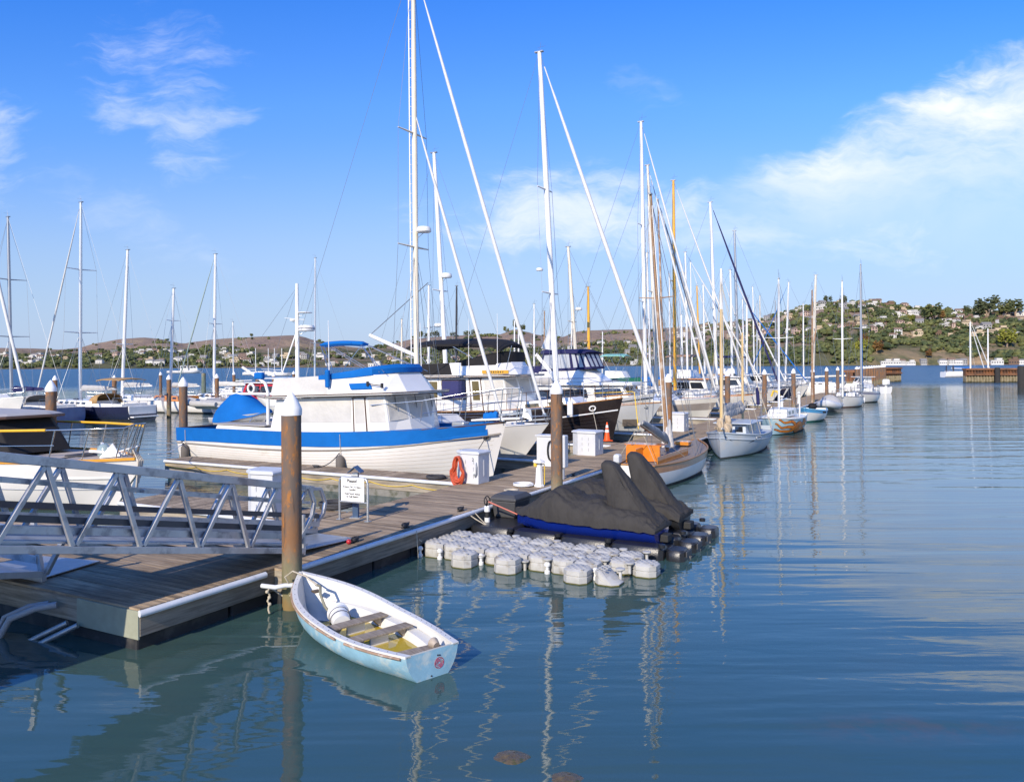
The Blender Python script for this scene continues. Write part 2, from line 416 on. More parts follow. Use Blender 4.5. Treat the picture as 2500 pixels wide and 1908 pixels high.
def hill_pt(px, t):
    """t 0 at the shore, 1 on the ridge, beyond 1 down the back"""
    Ds, Dr = hill_D(px); D = lerp(Ds, Dr, t)
    d = ray(px, VH); x = d.x*D
    top = at(px, skyv(px), Dr).z
    r = rside(px)
    if t <= 1:
        e = lerp(.95, .72, r)
        z = (top-1.5)*max(0, t)**e+1.5*min(1, t*30)
        a = 4*t*(1-t)
        z += a*((fbm(x*.012, D*.012)-.5)*top*lerp(.42, .30, r))
    else: z = top*(1-(t-1)*1.4)
    return Vector((x, D, max(z, -1)))
def build_hills():
    m = bpy.data.materials.new('dry_hillside'); m.use_nodes = True; t = NT(m.node_tree); b = t.n['Principled BSDF']
    co = t.node('ShaderNodeNewGeometry').outputs['Position']
    x, y, z = t.sep(co)
    n = t.noise(co, .012, 6, .6); n2 = t.noise(co, .05, 5, .65)
    grass = t.mix(t.rng(n2, .35, .7), (.30, .21, .155, 1), (.235, .17, .125, 1))
    grass = t.mix(t.rng(n, .4, .65), grass, (.31, .23, .15, 1))
    scrub = t.mix(t.rng(n2, .4, .65), (.085, .090, .050, 1), (.15, .14, .065, 1))
    right = t.rng(x, 330, 520)
    low = t.rng(z, 58, 30)
    dens = t.math('ADD', t.math('MULTIPLY', low, .55), t.math('MULTIPLY', right, .42))
    f = t.rng(t.math('ADD', dens, t.math('SUBTRACT', n, .5)), .35, .62)
    col = t.mix(f, grass, scrub)
    cliff = t.math('MULTIPLY', t.math('MULTIPLY', t.rng(z, 30, 12), right), t.rng(t.noise(t.map(co, sc=(1, 1, .5)), .035, 5, .65), .40, .56))
    col = t.mix(cliff, col, t.mix(t.rng(n2, .35, .65), (.36, .25, .14, 1), (.22, .17, .11, 1)))
    bare = t.math('MULTIPLY', t.rng(t.noise(co, .022, 4, .6), .56, .66), right)
    col = t.mix(bare, col, (.33, .235, .145, 1))
    t.put(b.inputs['Base Color'], col); b.inputs['Roughness'].default_value = .95; b.inputs['Specular IOR Level'].default_value = .1
    bn = t.node('ShaderNodeBump'); bn.inputs['Strength'].default_value = 1; bn.inputs['Distance'].default_value = 5
    t.put(bn.inputs['Height'], t.noise(co, .06, 5, .65)); t.put(b.inputs['Normal'], bn.outputs[0])
    g = M(); rows = [-.02, 0, .01]+[i/34 for i in range(1, 35)]+[1.05, 1.15, 1.4]
    cols = list(range(-500, 3001, 14))
    g.loft([[hill_pt(px, tt) for px in cols] for tt in rows], False, False)
    o = g.build('hills', m, smooth=180); o['kind'] = 'structure'; o['label'] = 'brown and wooded hills across the bay'
build_hills()

# ---------------------------------------------------------------- foliage
def leaf_mat(name, c1, c2, c3):
    m = bpy.data.materials.new(name); m.use_nodes = True; t = NT(m.node_tree); b = t.n['Principled BSDF']
    g = t.node('ShaderNodeNewGeometry'); r = g.outputs['Random Per Island']
    c = t.ramp(r, [(0, c1), (.55, c2), (1, c3)])
    n = t.noise(g.outputs['Position'], .35, 4, .7)
    big = t.noise(g.outputs['Position'], .018, 4, .6)
    c = t.mix(t.rng(big, .48, .66, 0, .75), c, tuple(x*1.5+y for x, y in zip(c2, (.055, .03, .0)))+(1,))
    c = t.mix(t.rng(big, .46, .30, 0, .6), c, tuple(x*.75 for x in c1)+(1,))
    v = t.rng(n, .3, .7, .75, 1.25, False)
    hv = t.node('ShaderNodeVectorMath', operation='SCALE'); t.put(hv.inputs[0], c); t.put(hv.inputs['Scale'], v)
    t.put(b.inputs['Base Color'], hv.outputs[0]); b.inputs['Roughness'].default_value = .85; b.inputs['Specular IOR Level'].default_value = .15
    return m
wood_m = leaf_mat('mixed_foliage', (.040, .055, .028), (.070, .090, .036), (.15, .15, .055))
warm_m = leaf_mat('autumn_foliage', (.14, .06, .02), (.16, .10, .03), (.10, .03, .025))
lime_m = leaf_mat('yellow_green_foliage', (.10, .12, .02), (.15, .16, .03), (.08, .11, .03))
euc_m = leaf_mat('grey_green_foliage', (.045, .058, .030), (.075, .088, .042), (.11, .12, .06))
bark = pm('pale_bark', (.30, .22, .15), .9, var=.2, vs=.3)
def clump_arrays(rs, base_v, base_f, pts, rad, sq=.75):
    """many ragged leaf clumps at pts with radii rad: arrays of vertices and faces"""
    nv = len(base_v); V = []; Fc = []
    for i, (p, r) in enumerate(zip(pts, rad)):
        j = base_v*(1+(rs.rand(nv, 1)-.5)*.75)
        V.append(j*np.array([r, r, r*sq])+np.array(p)); Fc.append(base_f+i*nv)
    return np.concatenate(V), np.concatenate(Fc)
def ico(sub):
    bm = bmesh.new(); bmesh.ops.create_icosphere(bm, subdivisions=sub, radius=1)
    v = np.array([x.co[:] for x in bm.verts]); f = np.array([[q.index for q in p.verts] for p in bm.faces]); bm.free(); return v, f
ICO1 = ico(1); ICO2 = ico(2)
def np_obj(name, V, Fc, mat, parent=None):
    me = bpy.data.meshes.new(name); me.from_pydata(V.tolist(), [], Fc.tolist()); me.materials.append(mat); me.update()
    o = bpy.data.objects.new(name, me); COL.objects.link(o)
    if parent: o.parent = parent
    return o
def build_woodland():
    rs = np.random.RandomState(11); pts = []; rad = []
    def veg(px, t):
        r = rside(px); k = fbm(px*.012, t*7+3)
        if r > .5: return (k > .40 or (.16 < t < .42 and k > .3)) and not (t < .15 and (2165 < px < 2262 or 2330 < px < 2420 or px > 2470) and k < .50)
        return (t < .44 and k > .40) or (t >= .44 and k > .70)
    n = 0
    while n < 6500:
        px = rs.uniform(1520, 2560); t = rs.uniform(.004, 1.0) if n % 5 else rs.uniform(.004, .10)
        if not veg(px, t) or rs.rand() > .25+.75*rside(px): continue
        p = hill_pt(px, t); h = 1.0+3.6*rs.rand()**1.8*(1.35 if rs.rand() < .15 else 1)
        for k in range(rs.randint(2, 4)):
            q = p+Vector((rs.uniform(-1, 1)*h, rs.uniform(-1, 1)*h, h*.35+rs.uniform(0, .6)*h)); pts.append(q[:]); rad.append(h*rs.uniform(.5, .95))
        n += 1
    n = 0
    while n < 4200:
        px = rs.uniform(-200, 1640); t = rs.uniform(.01, .98)
        if not veg(px, t) and rs.rand() > .02: continue
        p = hill_pt(px, t); h = rs.uniform(2.2, 5.0)
        for k in range(2):
            q = p+Vector((rs.uniform(-1, 1)*h, rs.uniform(-1, 1)*h, h*.3+rs.uniform(0, .5)*h)); pts.append(q[:]); rad.append(h*rs.uniform(.55, 1))
        n += 1
    V, Fc = clump_arrays(rs, *ICO1, pts, rad)
    o = np_obj('woodland', V, Fc, wood_m); tag(o, 'scrub and trees covering the far hillsides', 'woodland', None, 'stuff')
build_woodland()

def tree(px, t, h, kind, label, name='hillside_tree', group=None, spread=.55, low=.28):
    rs = np.random.RandomState(int(px*7+t*100)); base = hill_pt(px, t); base.z -= .5
    root = thing(name, label, 'tree', base, 0, group)
    g = M()
    fork = h*.38; tops = []
    for k in range(rs.randint(3, 6)):
        a = rs.uniform(0, 2*pi); e = Vector((cos(a)*h*spread*.5, sin(a)*h*spread*.5, h*rs.uniform(.6, .85)))
        g.tube([(0, 0, 0), (e.x*.12, e.y*.12, fork*.6), (e.x*.45, e.y*.45, fork*1.15), e], [h*.035, h*.028, h*.02, h*.008], 6); tops.append(e)
    g.build('trunk', bark, root, 40)
    pts, rad = [], []
    for i in range(260):
        e = tops[rs.randint(len(tops))]; q = e+Vector(np.clip(rs.normal(0, 1, 3), -1.5, 1.5)*np.array([h*spread*.22, h*spread*.22, h*.17]))
        q.z -= rs.rand()*(.6-low)*h*.8
        if q.z < h*low: q.z = h*rs.uniform(low, .6)
        pts.append(q[:]); rad.append(h*rs.uniform(.035, .085))
    V, Fc = clump_arrays(rs, *ICO1, pts, rad, .7)
    np_obj('crown', V, Fc, kind, root); return root
TL = [
 (2412, .82, 34, euc_m, 'tallest eucalyptus on the hill, with bare forked trunks and a wide crown'),
 (2480, .86, 30, wood_m, 'dark broad tree on the ridge at the right end of the hill'),
 (2459, .88, 26, wood_m, 'dark pointed tree beside the broad tree at the right end of the ridge'),
 (2362, .95, 13, wood_m, 'small round tree standing alone on the skyline left of the tall eucalyptus'),
 (2386, .96, 15, wood_m, 'small conical tree on the skyline beside the tall eucalyptus'),
 (2281, .47, 26, wood_m, 'grey trunked tree beside the brown house halfway up the right hill'),
 (2266, .5, 20, wood_m, 'thin upright dark tree beside the brown house halfway up the right hill'),
 (2224, .62, 11, lime_m, 'yellow green tree glowing among dark trees on the right hill'),
 (2300, .63, 17, warm_m, 'russet brown tree among the houses of the upper right hill'),
 (2141, .05, 15, warm_m, 'dark red tree by the shore behind the rusty breakwater'),
 (2102, .06, 16, lime_m, 'yellow green tree by the shore above the breakwater piles'),
 (2110, .12, 13, warm_m, 'orange brown tree above the breakwater piles'),
 (2262, .03, 11, warm_m, 'low reddish tree among the shore houses left of the gabled row'),
 (2459, .16, 22, lime_m, 'large bright green bush above the shore at the right'),
 (2064, .98, 14, wood_m, 'dark tree on the crest beside the thin blue masted sloop'),
 (2022, .98, 14, wood_m, 'rounded dark tree on the crest of the right hill, leftmost of the crest trees'),
 (1257, .985, 22, wood_m, 'bushy tree on the summit of the dark knoll above the black bimini'),
 (1275, .98, 17, wood_m, 'tree just right of the summit tree on the dark knoll'),
 (1236, .98, 15, wood_m, 'tree just left of the summit tree on the dark knoll'),
 (1028, .98, 18, wood_m, 'lone pine on the skyline left of the black bimini'),
 (615, .99, 10, wood_m, 'rounded bush alone on the bare brown summit at left'),
]
for px, t, h, mt, lb in TL: tree(px, t, h, mt, lb)
for k, px in enumerate((1010, 1044, 1062, 1105, 1140, 1160)):
    tree(px, .985, 11+3*(k % 3), wood_m, 'small pine in the row along the skyline behind the black bimini', 'skyline_pine', 'pines along the left skyline', .8, .08)

# ---------------------------------------------------------------- houses across the bay
def house_proto(mat_w, mat_r, w, d, h, n, kind):
    g = M(); g.k = 0; g.box((0, 0, h/2-1.5), (w, d, h+3))
    g.k = 1
    if kind == 0:
        g.loft([[(-w/2-.5, -d/2-.5, h), (w/2+.5, -d/2-.5, h), (w/2+.5, d/2+.5, h), (-w/2-.5, d/2+.5, h)], [(-w*.3, -.1, h+d*.28), (w*.3, -.1, h+d*.28), (w*.3, .1, h+d*.28), (-w*.3, .1, h+d*.28)]])
    elif kind == 1:
        g.box((0, 0, h+.25), (w+1.4, d+1.4, .5))
        g.k = 0; g.box((w*.18, 0, h+1.6), (w*.45, d*.8, 2.4)); g.k = 1; g.box((w*.18, 0, h+2.95), (w*.5, d*.9, .4))
    else:
        g.prism([(-d/2-.5, h-.1), (d/2+.5, h-.1), (0, h+d*.36)], 'x', -w/2-.4, w/2+.4)
    g.k = 2
    for fl in range(max(1, int(h/3))):
        for i in range(n):
            x = -w/2+(i+.5)*w/n
            g.box((x, -d/2-.03, 1.5+fl*3), (w/n*.55, .12, 1.5))
    me = g.build('hillside_house', [mat_w, mat_r, glass])
    return me
wallc = [pm('white_stucco', (.62, .60, .55), .8, var=.05, vs=.2), pm('cream_stucco', (.52, .42, .28), .8, var=.05, vs=.2), pm('grey_siding', (.34, .33, .31), .8, var=.05, vs=.2), pm('brown_siding', (.16, .10, .065), .8, var=.05, vs=.2), pm('pink_stucco', (.50, .36, .28), .8, var=.05, vs=.2)]
roofc = [pm('grey_roof', (.22, .21, .20), .9, var=.1, vs=.3), pm('brown_roof', (.20, .13, .09), .9, var=.1, vs=.3), pm('pale_roof', (.40, .38, .35), .9, var=.1, vs=.3)]
protos = [house_proto(wallc[0], roofc[0], 13, 8, 5.5, 4, 0), house_proto(wallc[1], roofc[1], 15, 9, 5, 4, 1), house_proto(wallc[0], roofc[2], 17, 8, 4.2, 5, 1),
          house_proto(wallc[2], roofc[0], 11, 8, 6.5, 3, 2), house_proto(wallc[4], roofc[1], 12, 9, 6, 3, 0), house_proto(wallc[3], roofc[1], 14, 8, 5.5, 4, 1), house_proto(wallc[0], roofc[1], 10, 7, 6, 3, 2)]
plab = ['small white house with a grey hipped roof', 'wide cream house with flat roofs', 'long low white house with pale flat roofs', 'grey house with a steep gabled roof', 'pinkish house with a brown hipped roof', 'brown timber house with flat roofs', 'narrow white house with a brown gable']
used = set()
def put_house(i, px, t, side, label=None, sc=1., zr=0.):
    p = hill_pt(px, t)
    o = protos[i] if i not in used else protos[i].copy()
    if i in used: COL.objects.link(o)
    used.add(i)
    o.location = p; o.rotation_euler.z = zr; o.scale = (sc, sc, sc)
    tag(o, label or plab[i]+' among trees on the '+('wooded right hill' if side else 'brown left hill'), 'house', 'houses on the '+('right hill' if side else 'left hills'))
def build_houses():
    rs = np.random.RandomState(5); spots = []
    n = 0; tries = 0
    while n < 150 and tries < 20000:
        tries += 1
        px = rs.uniform(1640, 2500); t = rs.choice([.3, .42, .5, .62, .72, .82, .92, .985])+rs.uniform(-.04, .02)
        if rs.rand() > .3+.7*rside(px): continue
        if any(abs(px-a)+abs(t-b)*160 < 15 for a, b in spots): continue
        spots.append((px, t)); i = rs.choice([0, 1, 2, 2, 3, 4, 5, 1, 6]); put_house(i, px, min(t, .985), 1, sc=rs.uniform(.72, 1.05), zr=rs.uniform(-.5, .35)); n += 1
    n = 0; tries = 0
    while n < 138 and tries < 30000:
        tries += 1
        px = rs.uniform(-60, 1600); t = rs.uniform(.01, .46)
        cl = fbm(px*.006+4, t*3)
        if cl < .42: continue
        if any(abs(px-a)+abs(t-b)*200 < 11 for a, b in spots): continue
        spots.append((px, t)); i = rs.choice([0, 0, 1, 2, 3, 4, 6, 2]); put_house(i, px, t, 0, sc=rs.uniform(.75, 1.15), zr=rs.uniform(-.5, .5)); n += 1
    # the row on stilts along the shore at right
    for k, (px, i, s) in enumerate([(2163, 2, 1.1), (2182, 2, 1.2), (2203, 6, .9), (2222, 2, .9), (2254, 3, .9), (2301, 0, 1.0), (2322, 6, 1.1), (2338, 0, 1.), (2352, 3, .9), (2432, 2, 1.2), (2472, 5, 1.2), (2493, 0, .9)]):
        p = hill_pt(px, .004); o = protos[i].copy(); COL.objects.link(o); o.location = (p.x, p.y, 1.6); o.rotation_euler.z = -.1; o.scale = (s*.66, s*.66, s*.72)
        tag(o, plab[i]+' on the waterfront below the right hill', 'house', 'waterfront houses')
build_houses()
# ================================================================ floating docks
def wood_mat(name, c1, c2, stretch, bump=.004):
    m = bpy.data.materials.new(name); m.use_nodes = True; t = NT(m.node_tree); b = t.n['Principled BSDF']
    g = t.node('ShaderNodeNewGeometry'); co = t.node('ShaderNodeTexCoord').outputs['Object']; r = g.outputs['Random Per Island']
    off = t.comb(t.math('MULTIPLY', r, 37.), t.math('MULTIPLY', r, 11.), 0)
    sv = t.map(t.vmath('ADD', co, off), sc=stretch)
    grain = t.noise(sv, 1, 6, .65, .3); blot = t.noise(co, .9, 4, .6)
    c = t.mix(t.rng(grain, .3, .72), (*c1, 1), (*c2, 1))
    c = t.mix(t.math('MULTIPLY', t.rng(blot, .45, .75), .45), c, tuple(x*.5 for x in c1)+(1,))
    v = t.rng(r, 0, 1, .72, 1.22, False)
    hv = t.node('ShaderNodeVectorMath', operation='SCALE'); t.put(hv.inputs[0], c); t.put(hv.inputs['Scale'], v)
    t.put(b.inputs['Base Color'], hv.outputs[0]); b.inputs['Roughness'].default_value = .85; b.inputs['Specular IOR Level'].default_value = .25
    bn = t.node('ShaderNodeBump'); bn.inputs['Strength'].default_value = 1; bn.inputs['Distance'].default_value = bump
    t.put(bn.inputs['Height'], grain); t.put(b.inputs['Normal'], bn.outputs[0]); return m
deck_m = wood_mat('weathered_deck_boards', (.20, .148, .098), (.49, .372, .245), (26, 1.3, 4))
fasc_m = wood_mat('weathered_fascia_timber', (.19, .16, .12), (.36, .31, .24), (1.2, 1.2, 22))
float_m = pm('dock_float_shell', (.022, .022, .024), .6, var=.3, vs=2.5, col2=(.05, .048, .045), cs=3, bump=.004, bs=12)
concr_m = pm('concrete_float', (.20, .19, .165), .9, var=.2, vs=4, col2=(.10, .10, .07), cs=2.5, bump=.006, bs=20)
bump_m = pm('white_vinyl_bumper', (.66, .68, .70), .45, var=.10, vs=5, col2=(.42, .42, .40), cs=7, clo=.6, chi=.8)
DZ = .60
def dock(name, label, u0, u1, w0, w1, across=True, sides='', ends='', floatm=None, group=None, fl_gap=1.25, bw=.14):
    """decking boards, fascia timbers, bumper strips on the named sides (r, l: along w0, w1; n, f: ends u0, u1), floats below"""
    rs = random.Random(hash((u0, w0)) % 999)
    o = thing(name, label, 'dock', P(u0, w0), DANG, group); L = u1-u0; B = w1-w0
    g = M()
    if across:
        n = int(L/bw)
        for i in range(n):
            a = i*L/n; z = DZ-.02+rs.uniform(-.003, .003)
            g.box((a+L/n/2, B/2+rs.uniform(-.006, .006), z), (L/n-.010, B-.01, .04))
    else:
        n = int(B/bw)
        for i in range(n): g.box((L/2, (i+.5)*B/n, DZ-.02+rs.uniform(-.003, .003)), (L-.01, B/n-.010, .04))
    g.build('decking', deck_m, o)
    g = M(); h = .34; zc = DZ-.045-h/2
    g.box((L/2, .03, zc), (L, .06, h)); g.box((L/2, B-.03, zc), (L, .06, h))
    g.box((.03, B/2, zc), (.06, B-.122, h)); g.box((L-.03, B/2, zc), (.06, B-.122, h))
    g.build('fascia', fasc_m, o, bevel=.006)
    for s in sides:
        y = -.035 if s == 'r' else B+.035
        M().tube([(.02, y, DZ-.05), (L-.02, y, DZ-.05)], .052, 8).build('bumper_strip', bump_m, o, 60)
    for s in ends:
        x = -.035 if s == 'n' else L+.035
        M().tube([(x, .02, DZ-.05), (x, B-.02, DZ-.05)], .052, 8).build('bumper_strip', bump_m, o, 60)
    g = M(); n = max(1, int(L/fl_gap)); k = max(1, int(B/2.6))
    for i in range(n):
        g.box(((i+.5)*L/n, B/2, -.08), (L/n-.05, B-.22, .62))
    g.build('float_tank', floatm or float_m, o, bevel=.03)
    return o
main_dock = dock('floating_dock', 'long weathered timber main walkway running away through the marina', -7.05, 78, 0, 2.45, True, 'r')
plat = dock('floating_dock', 'wide timber landing platform under the aluminium gangway at left', -9.6, -6.2, .22, 9.2, True, '')
plat_main = None
M().tube([(-.035, -.03, DZ-.05), (.02, -.045, DZ-.05), (2.3, -.045, DZ-.05)], .052, 8).build('bumper_strip', bump_m, plat, 60)
g = M(); g.box((-.012, .70, DZ-.045-.18), (.03, 1.38, .40)); g.build('patch_plank', pm('pale_green_plank', (.30, .31, .23), .8, var=.12, vs=5), plat, bevel=.005)
for k, r in enumerate((.05, .035)):
    M().tube([(-.1, 1.75+.2*k, .45), (-.28, 1.95+.2*k, .42), (-.5, 2.25+.15*k, .28), (-.6, 2.45+.1*k, -.1)], r, 8).build('hose', pm('pale_grey_hose', (.34, .36, .38), .6), plat, 60)
for k in range(2):
    M().tube([(-.1, 1.25+.25*k, .22), (-.35, 1.6+.25*k, .02), (-.5, 1.8+.25*k, -.12)], .04, 8).build('pipe_stub', galv, plat, 60)
FU = [2.55+5.85*k for k in range(11)]
finger_lab = ['finger dock along the near side of the blue and white trawler, hung with yellow rope', 'finger dock between the trawler with blue canvas and the tall white ketch', 'finger dock carrying the orange traffic cone',
 'finger dock beyond the black hulled trawler', 'finger dock beyond the cream sloop with the square grille', 'finger dock beyond the cruiser with navy canvas', 'finger dock beside the sloop with the tall thin white mast', 'finger dock beside the sloop with the varnished yellow mast',
 'finger dock behind the grey ketch, toward the far boats', 'second last finger dock before the rusty breakwater', 'last finger dock before the rusty breakwater']
fingers = [dock('finger_dock', finger_lab[k], u, u+1.15, 2.5, 15.2, False, '', 'n', concr_m, 'finger docks off the main walkway') for k, u in enumerate(FU)]
finger0 = dock('finger_dock', 'short finger dock behind the gangway, under the dock box numbered 1', -3.95, -2.5, 2.5, 8.6, False, '', 'n', concr_m, 'finger docks off the main walkway')
# yellow rope slung along the first finger's fascia
g = M(); ww = [.2+1.55*i for i in range(9)]
for a, b in zip(ww, ww[1:]): g.tube(sag((-.03, a, .42), (-.03, b, .42), .09, 8), .012, 5)
ry = g.build('yellow_rope', rope_y, None, 60, loc=P(FU[0], 2.5), rz=DANG); tag(ry, 'thin yellow rope hung in loops along the finger dock below the trawler', 'rope')

# second, outer row of docks at left, where the far sail boats lie
outer_dock = dock('floating_dock', 'outer walkway behind the far row of sail boats at left', 8, 62, 57, 59, True, '', '', concr_m)
for k, (u, w0, w1, lb) in enumerate([(21.6, 44.5, 57, 'weathered finger dock beside the dark blue sloop with tan canvas'), (31.5, 43, 57, 'finger dock in the outer row, behind the grey inflatable tender'), (41, 43, 57, 'finger dock in the outer row, behind the blue covered dinghy'), (13, 44, 57, 'finger dock in the outer row at the left edge'), (50, 43, 57, 'finger dock at the far end of the outer row')]):
    dock('finger_dock', lb, u, u+1.1, w0, w1, False, '', '', concr_m, 'finger docks of the outer row')

# ================================================================ piles
def pile_mat():
    m = bpy.data.materials.new('rusty_steel_pile'); m.use_nodes = True; t = NT(m.node_tree); b = t.n['Principled BSDF']
    co = t.node('ShaderNodeTexCoord').outputs['Object']; rnd = t.node('ShaderNodeObjectInfo').outputs['Random']
    x, y, z = t.sep(co)
    cv = t.vmath('ADD', co, t.comb(t.math('MULTIPLY', rnd, 50.), 0, 0))
    n = t.noise(t.map(cv, sc=(2.2, 2.2, .9)), 1.3, 6, .65, .4); n2 = t.noise(t.map(cv, sc=(3, 3, 1.2)), 3.5, 6, .7)
    up = t.mix(t.rng(n, .38, .60), (.23, .118, .055, 1), (.135, .105, .085, 1))
    up = t.mix(t.rng(n2, .52, .66), up, (.36, .15, .04, 1))
    up = t.mix(t.rng(t.noise(t.map(cv, sc=(9, 9, .7)), 1, 4, .6), .58, .72), up, (.055, .04, .034, 1))
    zn = t.math('ADD', z, t.math('MULTIPLY', t.math('SUBTRACT', n2, .5), .5))
    lowc = t.mix(t.rng(n, .35, .65), (.25, .20, .135, 1), (.17, .16, .085, 1))
    c = t.mix(t.rng(zn, 1.15, .62), up, lowc)
    c = t.mix(t.rng(zn, .30, .08), c, (.22, .15, .06, 1))
    t.put(b.inputs['Base Color'], c); b.inputs['Roughness'].default_value = .75; b.inputs['Specular IOR Level'].default_value = .3
    bn = t.node('ShaderNodeBump'); bn.inputs['Strength'].default_value = 1; bn.inputs['Distance'].default_value = .006
    t.put(bn.inputs['Height'], n2); t.put(b.inputs['Normal'], bn.outputs[0]); return m
pile_m = pile_mat()
capm = pm('white_pile_cap', (.80, .80, .79), .4, var=.05, vs=2)
def make_pile(loc, label, top=3.55, r=.162, group='steel piles with white cone caps'):
    o = thing('dock_pile', label, 'pile', loc, random.uniform(0, 6), group)
    hs = top-.345
    M().lathe([(r, -2.5), (r, hs+.05)], n=28).build('pile_shaft', pile_m, o, 40)
    M().lathe([(r+.012, hs-.03), (r+.014, hs+.065), (r+.002, hs+.10), (r*.70, hs+.205), (r*.30, hs+.31), (r*.1, hs+.34), (.008, hs+.345)], n=28).build('pile_cap', capm, o, 50)
    return o
p_near = make_pile(P(-7.09, -.21), 'nearest rusty steel pile with a white cone cap, beside the dinghy')
# hoop round the near pile
g = M(); g.tube([(-.45, .22, .45), (-.42, -.05, .45)]+[(.34*cos(a)*.85-.0, .34*sin(a)*.85-.0, .45) for a in [radians(x) for x in range(200, 380, 20)]]+[(.33, .1, .45), (.33, .25, .45)], .038, 8)
g.build('pile_hoop', bump_m, plat, 60, loc=(-7.09+9.6, -.21-.22, 0))
def pile_px(px, D, label, top=3.55, r=.162, grp='steel piles with white cone caps'):
    p = at(px, VH, D); p.z = 0; return make_pile(p, label, top, r, grp)
make_pile(P(2.9, -.33), 'rusty pile with white cone cap standing behind the covered watercraft')
for px, D, lb in [(1631, 34.5, 'brown pile with white cone cap behind the varnished wooden sail boat mast'), (1776, 50, 'dark brown pile with white cone cap behind the grey ketch'), (1866, 55, 'brown pile with white cap behind the mast of the octopus boat'),
                  (1937, 60, 'flaking pale barked pile behind the light blue sail boat'), (1984, 68, 'brown pile with white cap above the grey covered tender'), (2018, 75, 'brown pile with white cap just left of the white sloop mast'), (2045, 81, 'farthest capped pile on the main walkway, right of the white sloop mast'),
                  (124, 26.2, 'thick pile with white cap behind the motor yacht foredeck, farthest left of the near piles'), (447, 31.7, 'pile with white cap standing in open water left of the blue covered dinghy')]:
    pile_px(px, D, lb)
for px, D, lb in [(134, 62, 'dark slim pile just right of the thick near pile at left'), (279, 62, 'brown pile in front of the dark sloop with tan canvas'), (412, 62, 'dark banded pile in front of the wooden cabin boat'), (529, 68, 'brown pile right of the grey inflatable tender'),
                  (392, 92, 'small distant pile between the dark sloop and the wooden cabin boat'), (571, 92, 'small distant pile under the thin distant mast at left'), (628, 74, 'pile beside the red cabin boat'), (668, 76, 'white capped pile just left of the trawler flybridge canvas'), (717, 95, 'distant capped pile showing over the trawler flybridge canvas')]:
    pile_px(px, D, lb, 3.3, .17, 'piles of the outer row')
for px, D, lb in [(497, 95, 'greenish uncapped timber pile out in the bay'), (578, 100, 'short grey timber stump in the bay, left one'), (590, 100, 'short grey timber stump in the bay, right one'), (606, 96, 'greenish timber pile beside the red cabin boat')]:
    p = at(px, VH, D); p.z = 0
    o = M().lathe([(.28, -2), (.26, 1.5), (.25, 3.1-.01*(px-497)), (.2, 3.12-.01*(px-497))], n=12).build('timber_pile', pm('greenish_timber', (.13, .16, .12), .9, var=.25, vs=2, col2=(.25, .19, .10), cs=.8), None, 40, loc=p)
    tag(o, lb, 'pile', 'old timber piles in the bay')

